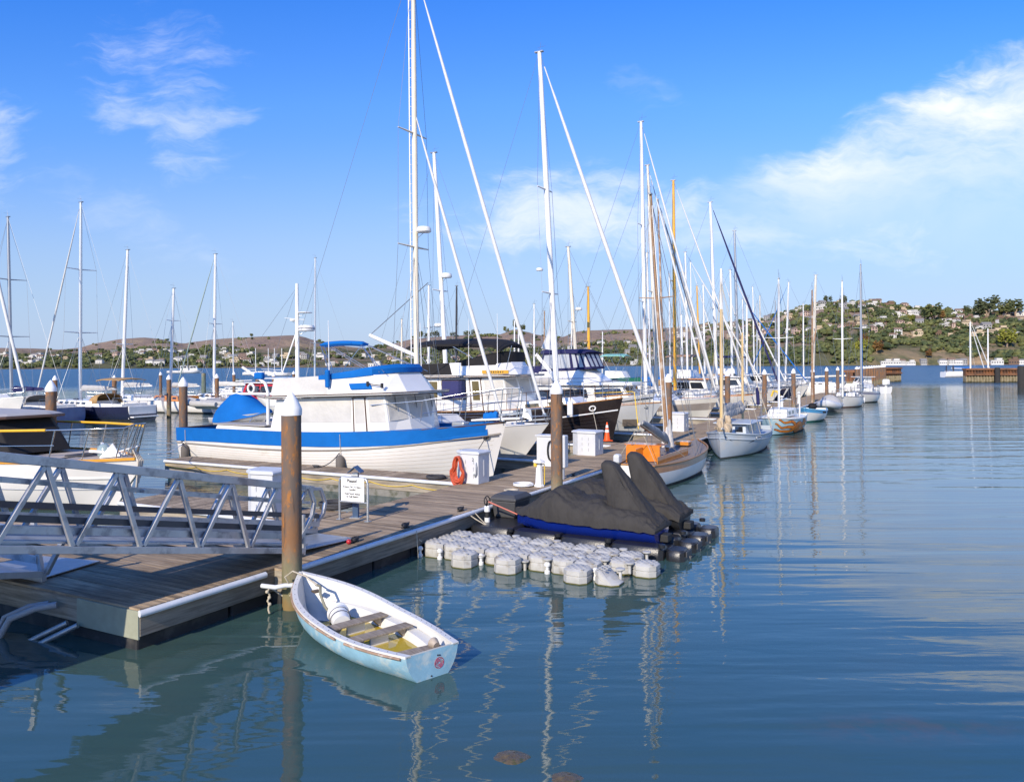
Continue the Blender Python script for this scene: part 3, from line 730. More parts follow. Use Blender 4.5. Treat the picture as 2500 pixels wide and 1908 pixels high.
# ================================================================ gangway
def build_gangway():
    o = thing('gangway', 'sloping grey aluminium truss gangway leading down to the landing platform', 'gangway', P(-6.2, .35, DZ), DANG)
    # local: x along the dock, y to its left, z above the deck
    def zb(x): return .10-.21*x                       # bottom chord height over deck at local x (x < 0 uphill)
    def zt(x): return zb(x)+1.12
    xe = -13.2
    for name, y, x1, sgn in (('near', 0., 0., 1), ('far', 1.12, 1.55, -1)):
        zbe = max(zb(x1), -.0)
        M().beam((xe, y, zb(xe)), (x1, y, zb(x1) if x1 <= .3 else .06), .075, .10).build('bottom_chord', gang_a, o, bevel=.006)
        M().beam((xe, y, zt(xe)), (x1-.1, y, zt(x1-.1)), .085, .12).build('top_chord', gang_a, o, bevel=.008)
        # V members: steep one falls to the right, long one to the left
        bx = [-1.30-1.0*i for i in range(12)] if name == 'near' else [.6-1.0*i for i in range(14)]
        for b in bx:
            if b < xe+.7: continue
            tx = b-.33; tx2 = b+.67
            M().beam((b, y, zb(b)+.05), (tx, y, zt(tx)-.06), .062, .062).build('web_member', gang_a, o, bevel=.004)
            if tx2 < x1-.1: M().beam((b+.05, y, zb(b)+.05), (tx2-.03, y, zt(tx2)-.06), .058, .058).build('web_member', gang_a, o, bevel=.004)
        # bent end loop of the hand rail
        h = zt(x1-.1)
        pts = [(x1-.1, y, h), (x1+.12, y, h-.03), (x1+.26, y, h-.32), (x1+.20, y, h-.55), (x1-.15, y, max(.12, h-.95))]
        g = M()
        for a, b in zip(pts, pts[1:]): g.beam(a, b, .062, .062, up=(0, 1, 0))
        g.build('end_loop', gang_a, o, bevel=.004)
        M().beam((x1-.02, y, h-.5), (x1-.02, y, .03), .05, .05, up=(1, 0, 0)).build('end_post', gang_a, o)
        yi = y+sgn*.07
        M().beam((xe, yi, zb(xe)+.38), (x1, yi, zb(x1)+.38 if x1 < .5 else .36), .02, .09).build('kick_rail', pm('dark_kick_strip', (.07, .07, .075), .5), o)
        M().beam((xe, yi, zb(xe)+.24), (x1, yi, zb(x1)+.24 if x1 < .5 else .2), .03, .10).build('lower_rail', gang_a, o)
        M().beam((xe, y+sgn*.10, zb(xe)+.84), (x1-.3, y+sgn*.10, zb(x1-.3)+.84), .035, .06).build('hand_rail', gang_a, o)
        g = M()
        for b in bx[::2]:
            if b > xe: g.beam((b+.1, y, zb(b+.1)+.84), (b+.1, y+sgn*.11, zb(b+.1)+.84), .05, .05)
        g.build('rail_bracket', galv, o)
    g = M(); g.loft([[(xe, .05, zb(xe)+.06), (xe, 1.07, zb(xe)+.06)], [(xe, 1.07, zb(xe)+.03), (xe, .05, zb(xe)+.03)]], True, True)
    g = M(); g.beam((xe, .56, zb(xe)+.07), (.15, .56, zb(.15)+.10), 1.0, .03); g.build('walk_plate', gang_a, o)
    g = M()
    for i in range(13):
        x = -.6-i; g.beam((x, .04, zb(x)), (x, 1.08, zb(x)), .06, .08)
    g.build('cross_beam', gang_a, o)
    g = M(); g.beam((.0, .56, .10), (1.5, .56, .02), 1.0, .014); g.build('landing_plate', galv, o)
build_gangway()
def build_ramp():
    o = thing('boarding_ramp', 'low aluminium frame at left edge with a flat steel landing plate', 'ramp', P(-9.35, 2.86, DZ), DANG)
    M().beam((0, 0, .06), (-.25, 1.9, .14), .09, .13).build('end_beam', gang_a, o, bevel=.006)
    M().beam((-.02, .02, .12), (-5, .02, 1.1), .08, .1).build('side_beam', gang_a, o, bevel=.006)
    for a, b in [((.0, .06, .1), (-.05, .22, 1.05)), ((.06, .05, .1), (.12, -.38, .75)), ((-1.0, .04, .3), (-1.0, .04, 1.3)), ((-.25, 1.85, .15), (-.3, 1.85, 1.1))]:
        M().beam(a, b, .07, .07).build('post', gang_a, o, bevel=.004)
    M().beam((-.02, .1, .78), (-.15, 1.9, .84), .05, .05).build('rail', gang_a, o)
    M().beam((-.05, .1, .34), (-.22, 1.9, .40), .03, .12).build('kick_plate', gang_a, o)
    g = M(); g.prism([(0, .06), (1.15, .29), (.9, 1.55), (-.2, 1.85)], 'z', .03, .045); g.build('landing_plate', galv, o)
    g = M(); g.beam((-.1, .95, .16), (-5, .95, 1.12), 1.8, .03); g.build('walk_plate', gang_a, o)
build_ramp()
def build_shade_landing():
    # unseen landing at the gangway head, added to shade the platform; mirrors in water
    o = thing('shade_landing', 'unseen timber landing added outside the left edge to shade the platform', 'landing', P(-13.3, .95, 0), DANG)
    g = M()
    for i in range(30): g.box((-.07-.145*i, 1.25, 3.35), (.135, 2.5, .06))
    g.build('decking', deck_m, o); M().box((-2.1, 1.25, 3.2), (4.2, 2.4, .22)).build('joists', fasc_m, o)
    for x in (-.1, -1.4, -2.8, -4.1):
        for y in (.05, 2.45): M().box((x, y, 3.85), (.09, .09, 1.1)).build('rail_post', fasc_m, o)
    for y in (.05, 2.45): M().box((-2.1, y, 4.38), (4.2, .10, .06)).build('hand_rail', fasc_m, o)
    M().box((-.06, 1.25, 4.38), (.10, 2.4, .06)).build('hand_rail', fasc_m, o)
    for x in (-.6, -3.8):
        for y in (.4, 2.1): M().lathe([(.15, -2.5), (.15, 3.1)], (x, y, 0), 14).build('support_pile', pile_m, o, 40)
build_shade_landing()

# ================================================================ sign and call station
def text(name, s, size, parent, loc, rot, mat, off=.0, ext=.0015, align='CENTER'):
    c = bpy.data.curves.new(name, 'FONT'); c.body = s; c.size = size; c.align_x = align; c.align_y = 'CENTER'; c.offset = off; c.extrude = ext
    t_ = bpy.data.objects.new(name, c); COL.objects.link(t_)
    me = bpy.data.meshes.new_from_object(t_.evaluated_get(bpy.context.evaluated_depsgraph_get())); bpy.data.objects.remove(t_); bpy.data.curves.remove(c)
    me.materials.clear(); me.materials.append(mat); o = bpy.data.objects.new(name, me); COL.objects.link(o); o.parent = parent; o.location = loc; o.rotation_euler = rot; return o
def build_sign():
    a = P(-3.27, 2.05, DZ); b = P(-3.21, 1.32, DZ); mid = (a+b)/2; d = (b-a).normalized()
    o = thing('notice_sign', 'white Please sign in a grey pipe frame standing on the walkway', 'sign', mid, atan2(d.y, d.x))
    W = (b-a).length/2; H = .93
    pts = [(-W, 0, 0), (-W, 0, H-.1), (-W+.03, 0, H-.03), (-W+.1, 0, H), (W-.1, 0, H), (W-.03, 0, H-.03), (W, 0, H-.1), (W, 0, 0)]
    M().tube(pts, .026, 10).build('pipe_frame', galv, o, 60)
    g = M(); g.tube([(-W, 0, .40), (W, 0, .40)], .018, 8)
    for s in (-W, W): g.box((s, 0, .006), (.12, .12, .012))
    g.build('cross_bar', galv, o, 60)
    M().box((0, -.032, .68), (.60, .012, .52)).build('sign_panel', sign_w, o, bevel=.006)
    r = (pi/2, 0, 0); y = -.0395
    text('lettering', 'Please!', .098, o, (-.01, y, .865), r, ink, .0022)
    M().box((-.01, y, .805), (.27, .003, .006)).build('underline', ink, o)
    text('lettering', 'Return Car To Upper', .054, o, (0, y, .735), r, ink, .0016)
    text('lettering', 'Landing', .054, o, (0, y, .678), r, ink, .0016)
    text('lettering', "Hold 'Send' button", .054, o, (0, y, .585), r, ink, .0016)
    text('lettering', 'on Call Station', .054, o, (0, y, .525), r, ink, .0016)
    p = P(-2.95, 1.86, DZ)
    c = thing('call_station', 'blue grey post with a small pitched roof just behind the white sign', 'call station', p, DANG-1.2)
    M().box((0, 0, .5), (.13, .10, 1.0)).build('post', blue_st, c, bevel=.008)
    g = M(); g.prism([(-.15, .0), (0, .13), (.15, 0), (.15, .02), (0, .15), (-.15, .02)], 'y', -.14, .14); g.build('roof', blue_st, c, loc=(0, 0, 1.0))
    M().box((0, -.06, .86), (.15, .05, .22)).build('call_box', galv, c, bevel=.006)
    M().box((0, 0, .007), (.24, .24, .014)).build('base_plate', galv, c)
build_sign()

# ================================================================ dock boxes, pedestals, cone
def dock_box(loc, rz, label, num=None, w=.80, d=.62, h=.84):
    o = thing('dock_box', label, 'dock box', loc, rz, 'white dock boxes')
    g = M(); poly = [(-w/2, -d*.2), (-w*.2, -d/2), (w/2, -d/2), (w/2, d/2), (-w/2, d/2)]
    g.loft([[(x, y, 0) for x, y in poly], [(x, y, h) for x, y in poly]])
    g.build('body', box_p, o, bevel=.012)
    g = M(); g.loft([[(x*1.1, y*1.1, h) for x, y in poly], [(x*1.1, y*1.1, h+.05) for x, y in poly], [(x*.96, y*.96, h+.085) for x, y in poly]])
    g.build('lid', box_p, o, bevel=.01)
    for k in range(2):
        g = M()
        for i in range(3): g.box((-.02+k*.26, -d/2-.004, .22+.2*i), (.012, .012, .11))
        g.build('vent_slot', galv, o)
    M().box((w/2+.004, 0, h*.55), (.012, .03, .5)).build('corner_trim', box_p, o)
    if num: text('lettering', num, .13, o, (w*.28, -d/2-.004, h*.82), (pi/2, 0, 0), ink, .002)
    return o
BOXR = DANG-pi/2          # front of a box looks down the walkway toward the camera
b1 = dock_box(P(-3.55, 3.95, DZ), BOXR+.15, 'white dock box numbered 1 seen through the gangway truss', '1', .82, .7, .95)
b2 = dock_box(P(2.75, 2.30, DZ), BOXR, 'white dock box with a red hose coiled on its front', '2')
b3 = dock_box(P(10.7, 2.1, DZ), BOXR, 'white dock box right of the near walkway pile, before the black hull', None, 1.0, .8, .82)
b4 = dock_box(P(22.2, 2.2, DZ), BOXR, 'white dock box with a green hose hung on its front', None, 1.15, .8, .85)
def hose_coil(name, label, loc, rz, mat, n, w, h, r, seed):
    rs = random.Random(seed); g = M()
    for k in range(n):
        a = w*(.5+.5*k/n)*.5; hh = h*(.75+.25*rs.random()); off = rs.uniform(-.03, .03)
        pts = [(off+a*sin(t)*(1.0 if cos(t) < 0 else .62), -.012*k*.6+rs.uniform(-.01, .01), -hh/2+hh/2*cos(t)) for t in [2*pi*i/22 for i in range(22)]]
        g.tube(pts, r, 6, closed=True)
    o = g.build(name, mat, None, 60, loc=loc, rz=rz); return tag(o, label, 'hose')
hose_coil('hose_coil', 'red hose hanging in long loops on the white dock box', P(2.36, 2.50, DZ+.78), BOXR, hose_r, 17, .48, .86, .018, 1)
hose_coil('hose_coil', 'green hose hanging on the dock box behind the wooden sail boat mast', P(21.72, 2.42, DZ+.72), BOXR, hose_g, 8, .42, .55, .03, 2)
M().tube([(.33, -.34, .62), (.36, -.36, .5), (.36, -.36, .3), (.32, -.36, .22), (.28, -.36, .3)], .022, 8).build('water_pipe', galv, b2, 60)
def pedestal(loc, rz, label, h=.72):
    o = thing('power_pedestal', label, 'pedestal', loc, rz, 'white lighthouse shaped pedestals')
    M().lathe([(.15, 0), (.14, .05), (.115, .06), (.085, h*.8), (.10, h*.82)], n=8).build('column', white_p, o, 20)
    M().lathe([(.075, h*.82), (.075, h*.9)], n=8).build('lamp_lens', clear_v, o, 20)
    M().lathe([(.17, h*.9), (.165, h*.93), (.06, h), (.02, h+.03)], n=8).build('cap', white_p, o, 20)
    return o
ped = pedestal(P(2.92, .22, DZ), DANG, 'short white lighthouse shaped pedestal with a yellow plug, beside the near pile on the walkway', .74)
M().tube([(.02, -.09, .6), (-.1, -.1, .62), (-.13, -.08, .5), (-.12, -.08, .05)], .014, 6).build('power_cord', rope_y, ped, 60, rz=pi/2)
M().lathe([(.05, 0), (.045, .1), (.02, .13)], n=10).build('plug', rope_y, ped, 50, loc=(-.08, .08, .56))
pedestal(P(27.5, .7, DZ), DANG, 'white pedestal standing behind the grey ketch masts', .9)
py = pedestal(P(44, .8, DZ), DANG, 'white pedestal with a thick yellow cord draped above it', .95)
pedestal(P(52.5, .9, DZ), DANG, 'white pedestal standing above the grey covered tender', .95)
M().tube([(-.1, .12, .95), (0, .3, 1.25), (.1, .6, 1.3), (.1, .75, .9)], .08, 8).build('power_cord', rope_y, py, 60)
def coil(name, label, loc, mat, R, n, r, seed=0):
    rs = random.Random(seed); g = M(); pts = []
    for i in range(n*18):
        a = 2*pi*i/18; k = i/(n*18); rr = R*(1-.35*abs(sin(k*7)))+rs.uniform(-.01, .01)
        pts.append((rr*cos(a), rr*sin(a), r+k*r*n*.55))
    g.tube(pts, r, 6); return tag(g.build(name, mat, None, 60, loc=loc), label, 'rope')
coil('rope_coil', 'white rope coiled flat on the walkway at the foot of the short pedestal', P(2.75, .62, DZ), white_p, .30, 6, .018, 1)
coil('rope_coil', 'tan rope coiled on the walkway edge behind the black storage box', P(1.55, .35, DZ), rope_m, .2, 6, .02, 2)
coil('rope_coil', 'dark heap of rope lying on the deck beyond the gangway end', P(-2.3, 3.0, DZ), rope_d, .42, 7, .03, 3)
coil('rope_coil', 'dark cords heaped at the corner of the finger dock beside the red hose', P(2.85, 3.6, DZ), rope_d, .3, 6, .022, 4)
pb = thing('power_cabinet', 'grey electrical cabinet standing just behind the near walkway pile', 'cabinet', P(4.45, .25, DZ), BOXR)
M().box((0, 0, .82), (.34, .26, .95)).build('cabinet_body', box_p, pb, bevel=.03); M().box((.02, .02, .18), (.10, .1, .36)).build('stand', box_p, pb)
M().box((0, -.134, .85), (.28, .012, .8)).build('door', box_p, pb, bevel=.005)
pb2 = thing('cord_rack', 'white cabinet hung with a black coiled cable, left of the near walkway pile', 'cabinet', P(7.0, 1.9, DZ), BOXR)
M().box((0, 0, .5), (.7, .4, 1.0)).build('cabinet_body', box_p, pb2, bevel=.02); M().box((0, 0, 1.02), (.78, .48, .05)).build('lid', box_p, pb2, bevel=.01)
g = M()
for k in range(7): g.tube([(.2+.10*sin(t), -.24-.012*k, .55+.32*cos(t)) for t in [2*pi*i/16 for i in range(16)]], .014, 6, closed=True)
g.build('cable_coil', rubber, pb2, 60)
def build_cone():
    o = thing('traffic_cone', 'orange traffic cone with two white bands before the black hull', 'traffic cone', P(15.9, 3.35, DZ), .3)
    M().box((0, 0, .02), (.40, .40, .04)).build('base', cone_o, o, bevel=.03)
    prof = lambda z: .145-.118*(z/.78)
    M().lathe([(prof(z), .04+z) for z in (0, .2, .4, .6, .76, .78)], n=20).build('body', cone_o, o, 50)
    for z0, z1 in ((.34, .46), (.54, .66)):
        M().lathe([(prof(z0)+.004, .04+z0), (prof(z1)+.004, .04+z1)], n=20).build('band', refl, o, 50)
build_cone()

def cleat(u, w, rz, label, red=False, line=True):
    o = thing('dock_cleat', label, 'cleat', P(u, w, DZ), DANG+rz, 'dark cleats along the walkway edge')
    g = M(); g.tube([(-.16, 0, .085), (-.1, 0, .07), (.1, 0, .07), (.16, 0, .085)], [.012, .02, .02, .012], 8)
    for s in (-.06, .06): g.tube([(s, 0, 0), (s*.8, 0, .07)], .018, 8)
    g.box((0, 0, .008), (.22, .08, .016)); g.build('horn', rubber, o, 60)
    if red: M().ball((-.2, .02, .05), .05, 8).build('red_float', red_p, o, 60)
    if line:
        g = M()
        for k in range(4): g.tube([(.09*cos(t)*1.3, .05*sin(t), .05+.012*k) for t in [2*pi*i/12 for i in range(12)]], .011, 6, closed=True)
        g.build('rope_turns', rope_d, o, 60)
cleat(-4.9, .28, .2, 'dark cleat with a small red float on the walkway edge', True)
cleat(-3.35, .22, .1, 'dark cleat on the walkway edge, nearest the grey float cubes')
cleat(-1.25, .18, .1, 'cleat wrapped in a dark lump of rope above the float cubes')
cleat(5.2, .2, .1, 'cleat on the walkway edge behind the black watercraft covers', False, False)
cleat(3.2, 8.6, pi/2, 'pale cleat on the finger dock beside the trawler')
def rope(name, label, pts, r, mat):
    return tag(M().tube(pts, r, 6).build(name, mat, None, 60), label, 'rope')
rope('mooring_line', 'pale line from the walkway edge cleat to the corner of the float cubes', sag(P(-3.35, .1, .6), P(-3.1, -.02, .28), .02), .012, rope_m)
rope('mooring_line', 'thin line hanging from the walkway edge into the water', [P(-3.4, -.1, .58), P(-3.42, -.13, .3), P(-3.4, -.14, .02)], .008, rope_m)
rope('mooring_line', 'doubled pale line from the lumpy cleat down to the black float', sag(P(-1.25, .05, .6), P(-1.15, -.5, .3), .02)+sag(P(-1.15, -.5, .3), P(-1.0, .0, .6), .02)[1:], .012, rope_m)
# ================================================================ grey modular float
cube_m = pm('grey_float_cube_plastic', (.47, .46, .425), .55, var=.16, vs=4, col2=(.28, .25, .20), cs=4.2, clo=.50, chi=.72)
algae = pm('waterline_algae', (.10, .09, .015), .9, var=.3, vs=9)
def build_float():
    o = thing('cube_float', 'platform of interlocked pale grey plastic float cubes beside the walkway', 'float', P(-3.2, -.06, 0), DANG)
    S = .49; rs = random.Random(4)
    cells = [(0, i) for i in range(8)]+[(1, i) for i in range(10)]+[(2, i) for i in range(9)]+[(-1, 2), (-1, 4), (-1, 7)]
    def cube(cx, cy, tilt, low=0., ramp=False):
        s = S/2-.014; c = .105; top = .30-low; g = M()
        def oct(k, z, cc): 
            k2 = k-cc
            return [(cx+x, cy+y, z) for x, y in [(-k2, -k), (k2, -k), (k, -k2), (k, k2), (k2, k), (-k2, k), (-k, k2), (-k, -k2)]]
        rings = [oct(s-.03, -.14, c), oct(s, -.09, c), oct(s, top-.145, c), oct(s-.012, top-.135, c), oct(s-.012, top-.125, c), oct(s, top-.115, c), oct(s, top-.035, c), oct(s-.035, top, c)]
        if ramp: rings = [[(x, y, z if z < .05 else z-(.20 if y < cy-.02 else 0)) for x, y, z in r] for r in rings]
        g.loft(rings)
        # tread studs on the top
        if not ramp:
            for i in range(6):
                for j in range(6):
                    if (i+j) % 2 == 0: g.box((cx-s+.075+i*.066, cy-s+.075+j*.066, top+.001), (.055, .055, .006))
        else:
            for i in range(6):
                for j in range(3):
                    if (i+j) % 2 == 0: g.box((cx-s+.075+i*.066, cy+.03+j*.066, top+.003), (.055, .055, .010))
        b = g.build('float_cube', cube_m, o, 40)
        a = M(); a.loft([oct(s+.004, -.02, c), oct(s+.006, .022+rs.uniform(-.008, .012), c)], True, False); a.build('algae_line', algae, b)
    for r, i in cells:
        cube(r*S+S/2, -(i+.5)*S, 0, rs.uniform(-.012, .012)+(.02*max(0, i-4)*.5))
    cube(-.5*S+S*.5-.1, -(8.65)*S, 0, .03, True)
    def pin(x, y, z):
        M().lathe([(.03, z-.2), (.03, z-.05), (.05, z-.035), (.085, z-.01), (.088, z+.012), (.07, z+.018)], (x, y, 0), 14).build('locking_pin', cube_m, o, 40)
    for r in range(0, 4):
        for i in range(1, 10):
            if r == 0 and i in (2, 3, 4, 5, 7, 8): pin(0-.0, -i*S, .18) if i in (3, 5) else None
            elif rs.random() < .72: pin(r*S, -i*S, .30-.005*i)
    for i, x in ((0, 0), (1, 0), (3, 0), (6, 0), (8, .02)):
        M().lathe([(.03, -.02), (.055, 0), (.055, .05), (.03, .07), (.03, .13), (.06, .15), (.06, .19), (.03, .22)], (x-.02, -i*S+.0, 0), 12).build('corner_bolt', white_p, o, 40)
build_float()

# ================================================================ black watercraft float, covered craft
def build_pwc():
    fl = thing('watercraft_dock', 'low black plastic drive on float carrying the two covered watercraft', 'float', P(-1.35, -.12, 0), DANG)
    # local x along the dock, y negative outward
    def slab(x0, x1, y0, y1, z1, name='float_module'):
        g = M(); c = .08
        def r(k, z): return [(x0+k+c, y0+k, z), (x1-k-c, y0+k, z), (x1-k, y0+k+c, z), (x1-k, y1-k-c, z), (x1-k-c, y1-k, z), (x0+k+c, y1-k, z), (x0+k, y1-k-c, z), (x0+k, y0+k+c, z)]
        g.loft([r(.03, -.15), r(0, -.1), r(0, z1-.05), r(.03, z1)]); return g.build(name, blk_fl, fl, 40)
    slab(0, 1.55, -1.05, 0, .33); slab(1.57, 3.1, -1.05, 0, .33)
    for k, x in enumerate((.06, 1.62)):
        for j in range(3):
            y1 = -1.07-j*1.16
            slab(x-.04, x+.42, y1-1.14, y1, .30-.02*j); slab(x+1.02, x+1.44, y1-1.14, y1, .30-.02*j); slab(x+.42, x+1.02, y1-1.14, y1, .16)
    for x in (.1, .95, 1.7, 2.55): slab(x, x+.5, -4.95, -4.57, .22)
    for x in (.35, 1.15, 1.95): M().box((x, -4.99, .15), (.36, .03, .12)).build('end_tab', pwc_gr, fl, bevel=.01)
    for x in (.03, 1.5, 3.1):
        for j in range(4): M().lathe([(.07, .27), (.07, .34), (.05, .35)], (x, -1.05-j*1.16, 0), 10).build('pin', blk_fl, fl, 40)
    def craft(u, wbow, label, label2, peak, seed, blue=True):
        o = thing('watercraft', label, 'jet ski', P(u, wbow, .30), DANG-pi/2)       # local x points out from the walkway, y along it
        L = 3.45
        # hull: V bottom, flared gunwale
        rings = []
        for i in range(15):
            t = i/14; hb = .56*(sin(pi*.5*min(1, t/.42))**.75 if t < .42 else 1-.12*sstep(.6, 1, t)); hb = max(hb, .02)
            kz = -.16+.22*(1-sstep(0, .3, t)); x = t*L
            rings.append([(x, -hb, .22+.10*(1-t)), (x, -hb*.98, .10), (x, -hb*.72, .0+kz*.4), (x, 0, kz), (x, hb*.72, kz*.4), (x, hb*.98, .10), (x, hb, .22+.10*(1-t))])
        g = M(); g.loft(rings, False, False); g.f.append(tuple(range(14*7, 15*7))); g.mi.append(0)
        h = g.build('hull', pwc_blue if blue else blk_fl, o, 50)
        g = M()
        for s in (-1, 1):
            g.tube([(t*L, s*(.575*(sin(pi*.5*min(1, t/.42))**.75 if t < .42 else 1-.12*sstep(.6, 1, t))), .235+.10*(1-t)) for t in [i/12 for i in range(1, 13)]], .028, 6)
        g.build('rub_rail', rubber, h, 60)
        M().box((L+.08, 0, .02), (.2, .3, .16)).build('jet_nozzle', rubber, h, bevel=.02)
        # fitted cover draped over the bow, seat and engine hump
        rs = np.random.RandomState(seed); rings = []; N = 96; K = 49
        def top(t):
            z = .40+.50*exp(-((t-.33)/.16)**2)+.30*exp(-((t-.60)/.14)**2)+.16*exp(-((t-.83)/.14)**2)
            return lerp(.34, z, sstep(0, .14, t))*(1-.25*sstep(.93, 1, t))
        for i in range(N):
            t = i/(N-1); x = -.04+t*(L+.08); hb = .63*(sin(pi*.5*min(1, (t+.02)/.42))**.8 if t < .40 else 1-.10*sstep(.6, 1, t)); zt = top(t); zb = .175+.10*(1-t)
            r = []
            for k in range(K):
                a = pi*k/(K-1); c = cos(a); s_ = max(0., sin(a))
                cx = abs(c)**.75*(1 if c > 0 else -1)
                f1 = fbm(t*7+seed+c*1.5, c*1.6+3); f2 = fbm(t*15+seed-c*2.5, c*2.4+8); wr = .10*(abs(f1-.5)*-3+.45)*.6+.045*(abs(f2-.5)*-3+.4)+.012*(fbm(t*40+seed, c*7)-.5)
                hem = .05*(fbm(t*14+seed, 2.2)-.5)*(abs(c)**8)
                r.append((x, hb*cx*(1+wr*.8), zb+hem+(zt-zb)*s_**.62+wr*(.6+.8*s_)))
            rings.append(r)
        g = M(); g.loft(rings, False, False)
        g.f.append(tuple(range(K))); g.mi.append(0); g.f.append(tuple((N-1)*K+k for k in range(K))); g.mi.append(0)
        g.build('cover', cover_m, o, 70)
        # tall fin of cloth where the cover is stretched over the raised stern tower
        rings = []; px0, pz0 = peak
        for i in range(36):
            s = i/35
            # leading edge runs from the seat up to the peak, trailing edge falls to the stern
            zl = lerp(.30, pz0, s)
            xl = lerp(px0+.24, px0-.02, s); xr = lerp(L-.02, px0+.26, s**1.03)
            th = lerp(.62, .34, s**.9)*(1 if s < .91 else sqrt(max(0, 1-((s-.91)/.092)**2)))
            if s > .91: q = (s-.91)/.09; m_ = (xl+xr)/2; xl = lerp(xl, m_-.06, q**2.5); xr = lerp(xr, m_+.06, q**2.2)
            r = []
            for k in range(28):
                a = 2*pi*k/28; cx = cos(a); sy = sin(a)
                ux = abs(cx)**.38*(1 if cx > 0 else -1); uy = abs(sy)**.62*(1 if sy > 0 else -1)
                wv = .16*(.35-abs(fbm(s*2.2+seed, a*2.2)-.5)*3)*.6+.06*(fbm(s*9+seed, a*3)-.5)+.22*(fbm(a*3.1+seed*3, s*.9)-.5); wv *= 1-sstep(.70, .98, s)
                r.append(((xl+xr)/2+(xr-xl)/2*ux*(1+wv*.3), th*.55*uy*(1+wv)+.0, zl+wv*.5))
            rings.append(r)
        g = M(); g.loft(rings, True, True); tc = g.build('tower_cover', cover_m, o, 70)
        for k in (5, 9, 19, 23): M().tube([r[k] for r in rings[1:-3]], .010, 5).build('cover_seam', cover_m, tc, 60)
        return o
    craft(-.55, -.95, 'near covered watercraft showing a blue hull under its black cloth', '', (2.12, 1.58), 3)
    craft(.98, -1.0, 'farther covered watercraft with the tall black fin, hull hidden behind the nearer one', '', (2.10, 1.62), 8, False)
    b = thing('storage_box', 'black lidded storage box on the watercraft float by the walkway', 'storage box', P(.1, -.42, .33), DANG)
    g = M(); g.loft([[(-.36, -.28, 0), (.36, -.28, 0), (.36, .28, 0), (-.36, .28, 0)], [(-.40, -.32, .40), (.40, -.32, .40), (.40, .32, .40), (-.40, .32, .40)]]); g.build('box_body', pwc_gr, b, bevel=.03)
    g = M(); g.loft([[(-.43, -.35, .40), (.43, -.35, .40), (.43, .35, .40), (-.43, .35, .40)], [(-.43, -.35, .47), (.43, -.35, .47), (.43, .35, .47), (-.43, .35, .47)], [(-.33, -.26, .55), (.33, -.26, .55), (.33, .26, .55), (-.33, .26, .55)]]); g.build('lid', pwc_gr, b, bevel=.02)
    w = thing('winch_post', 'short black and white post topped by a dark hand wheel on the black float', 'winch post', P(-.85, -.30, .33), DANG)
    M().lathe([(.065, 0), (.065, .1)], n=14).build('lower_collar', white_p, w, 40); M().lathe([(.055, .1), (.055, .24)], n=14).build('column', rubber, w, 40); M().lathe([(.07, .24), (.07, .36), (.05, .38)], n=14).build('upper_collar', white_p, w, 40)
    g = M(); g.tube([(.13*cos(t), .05*sin(t)*.3, .48+.11*sin(t)) for t in [2*pi*i/18 for i in range(18)]], .013, 6, closed=True)
    for k in range(3): g.tube([(0, 0, .48), (.13*cos(k*2.1), 0, .48+.11*sin(k*2.1))], .01, 6)
    g.tube([(0, 0, .36), (0, 0, .48)], .02, 6); g.build('hand_wheel', rubber, w, 60)
    rope('winch_strap', 'faded red strap from the winch post to the covered bow', [P(-.85, -.33, .80), P(-.62, -.97, .52)], .018, pm('faded_red_strap', (.62, .20, .14), .8))
build_pwc()

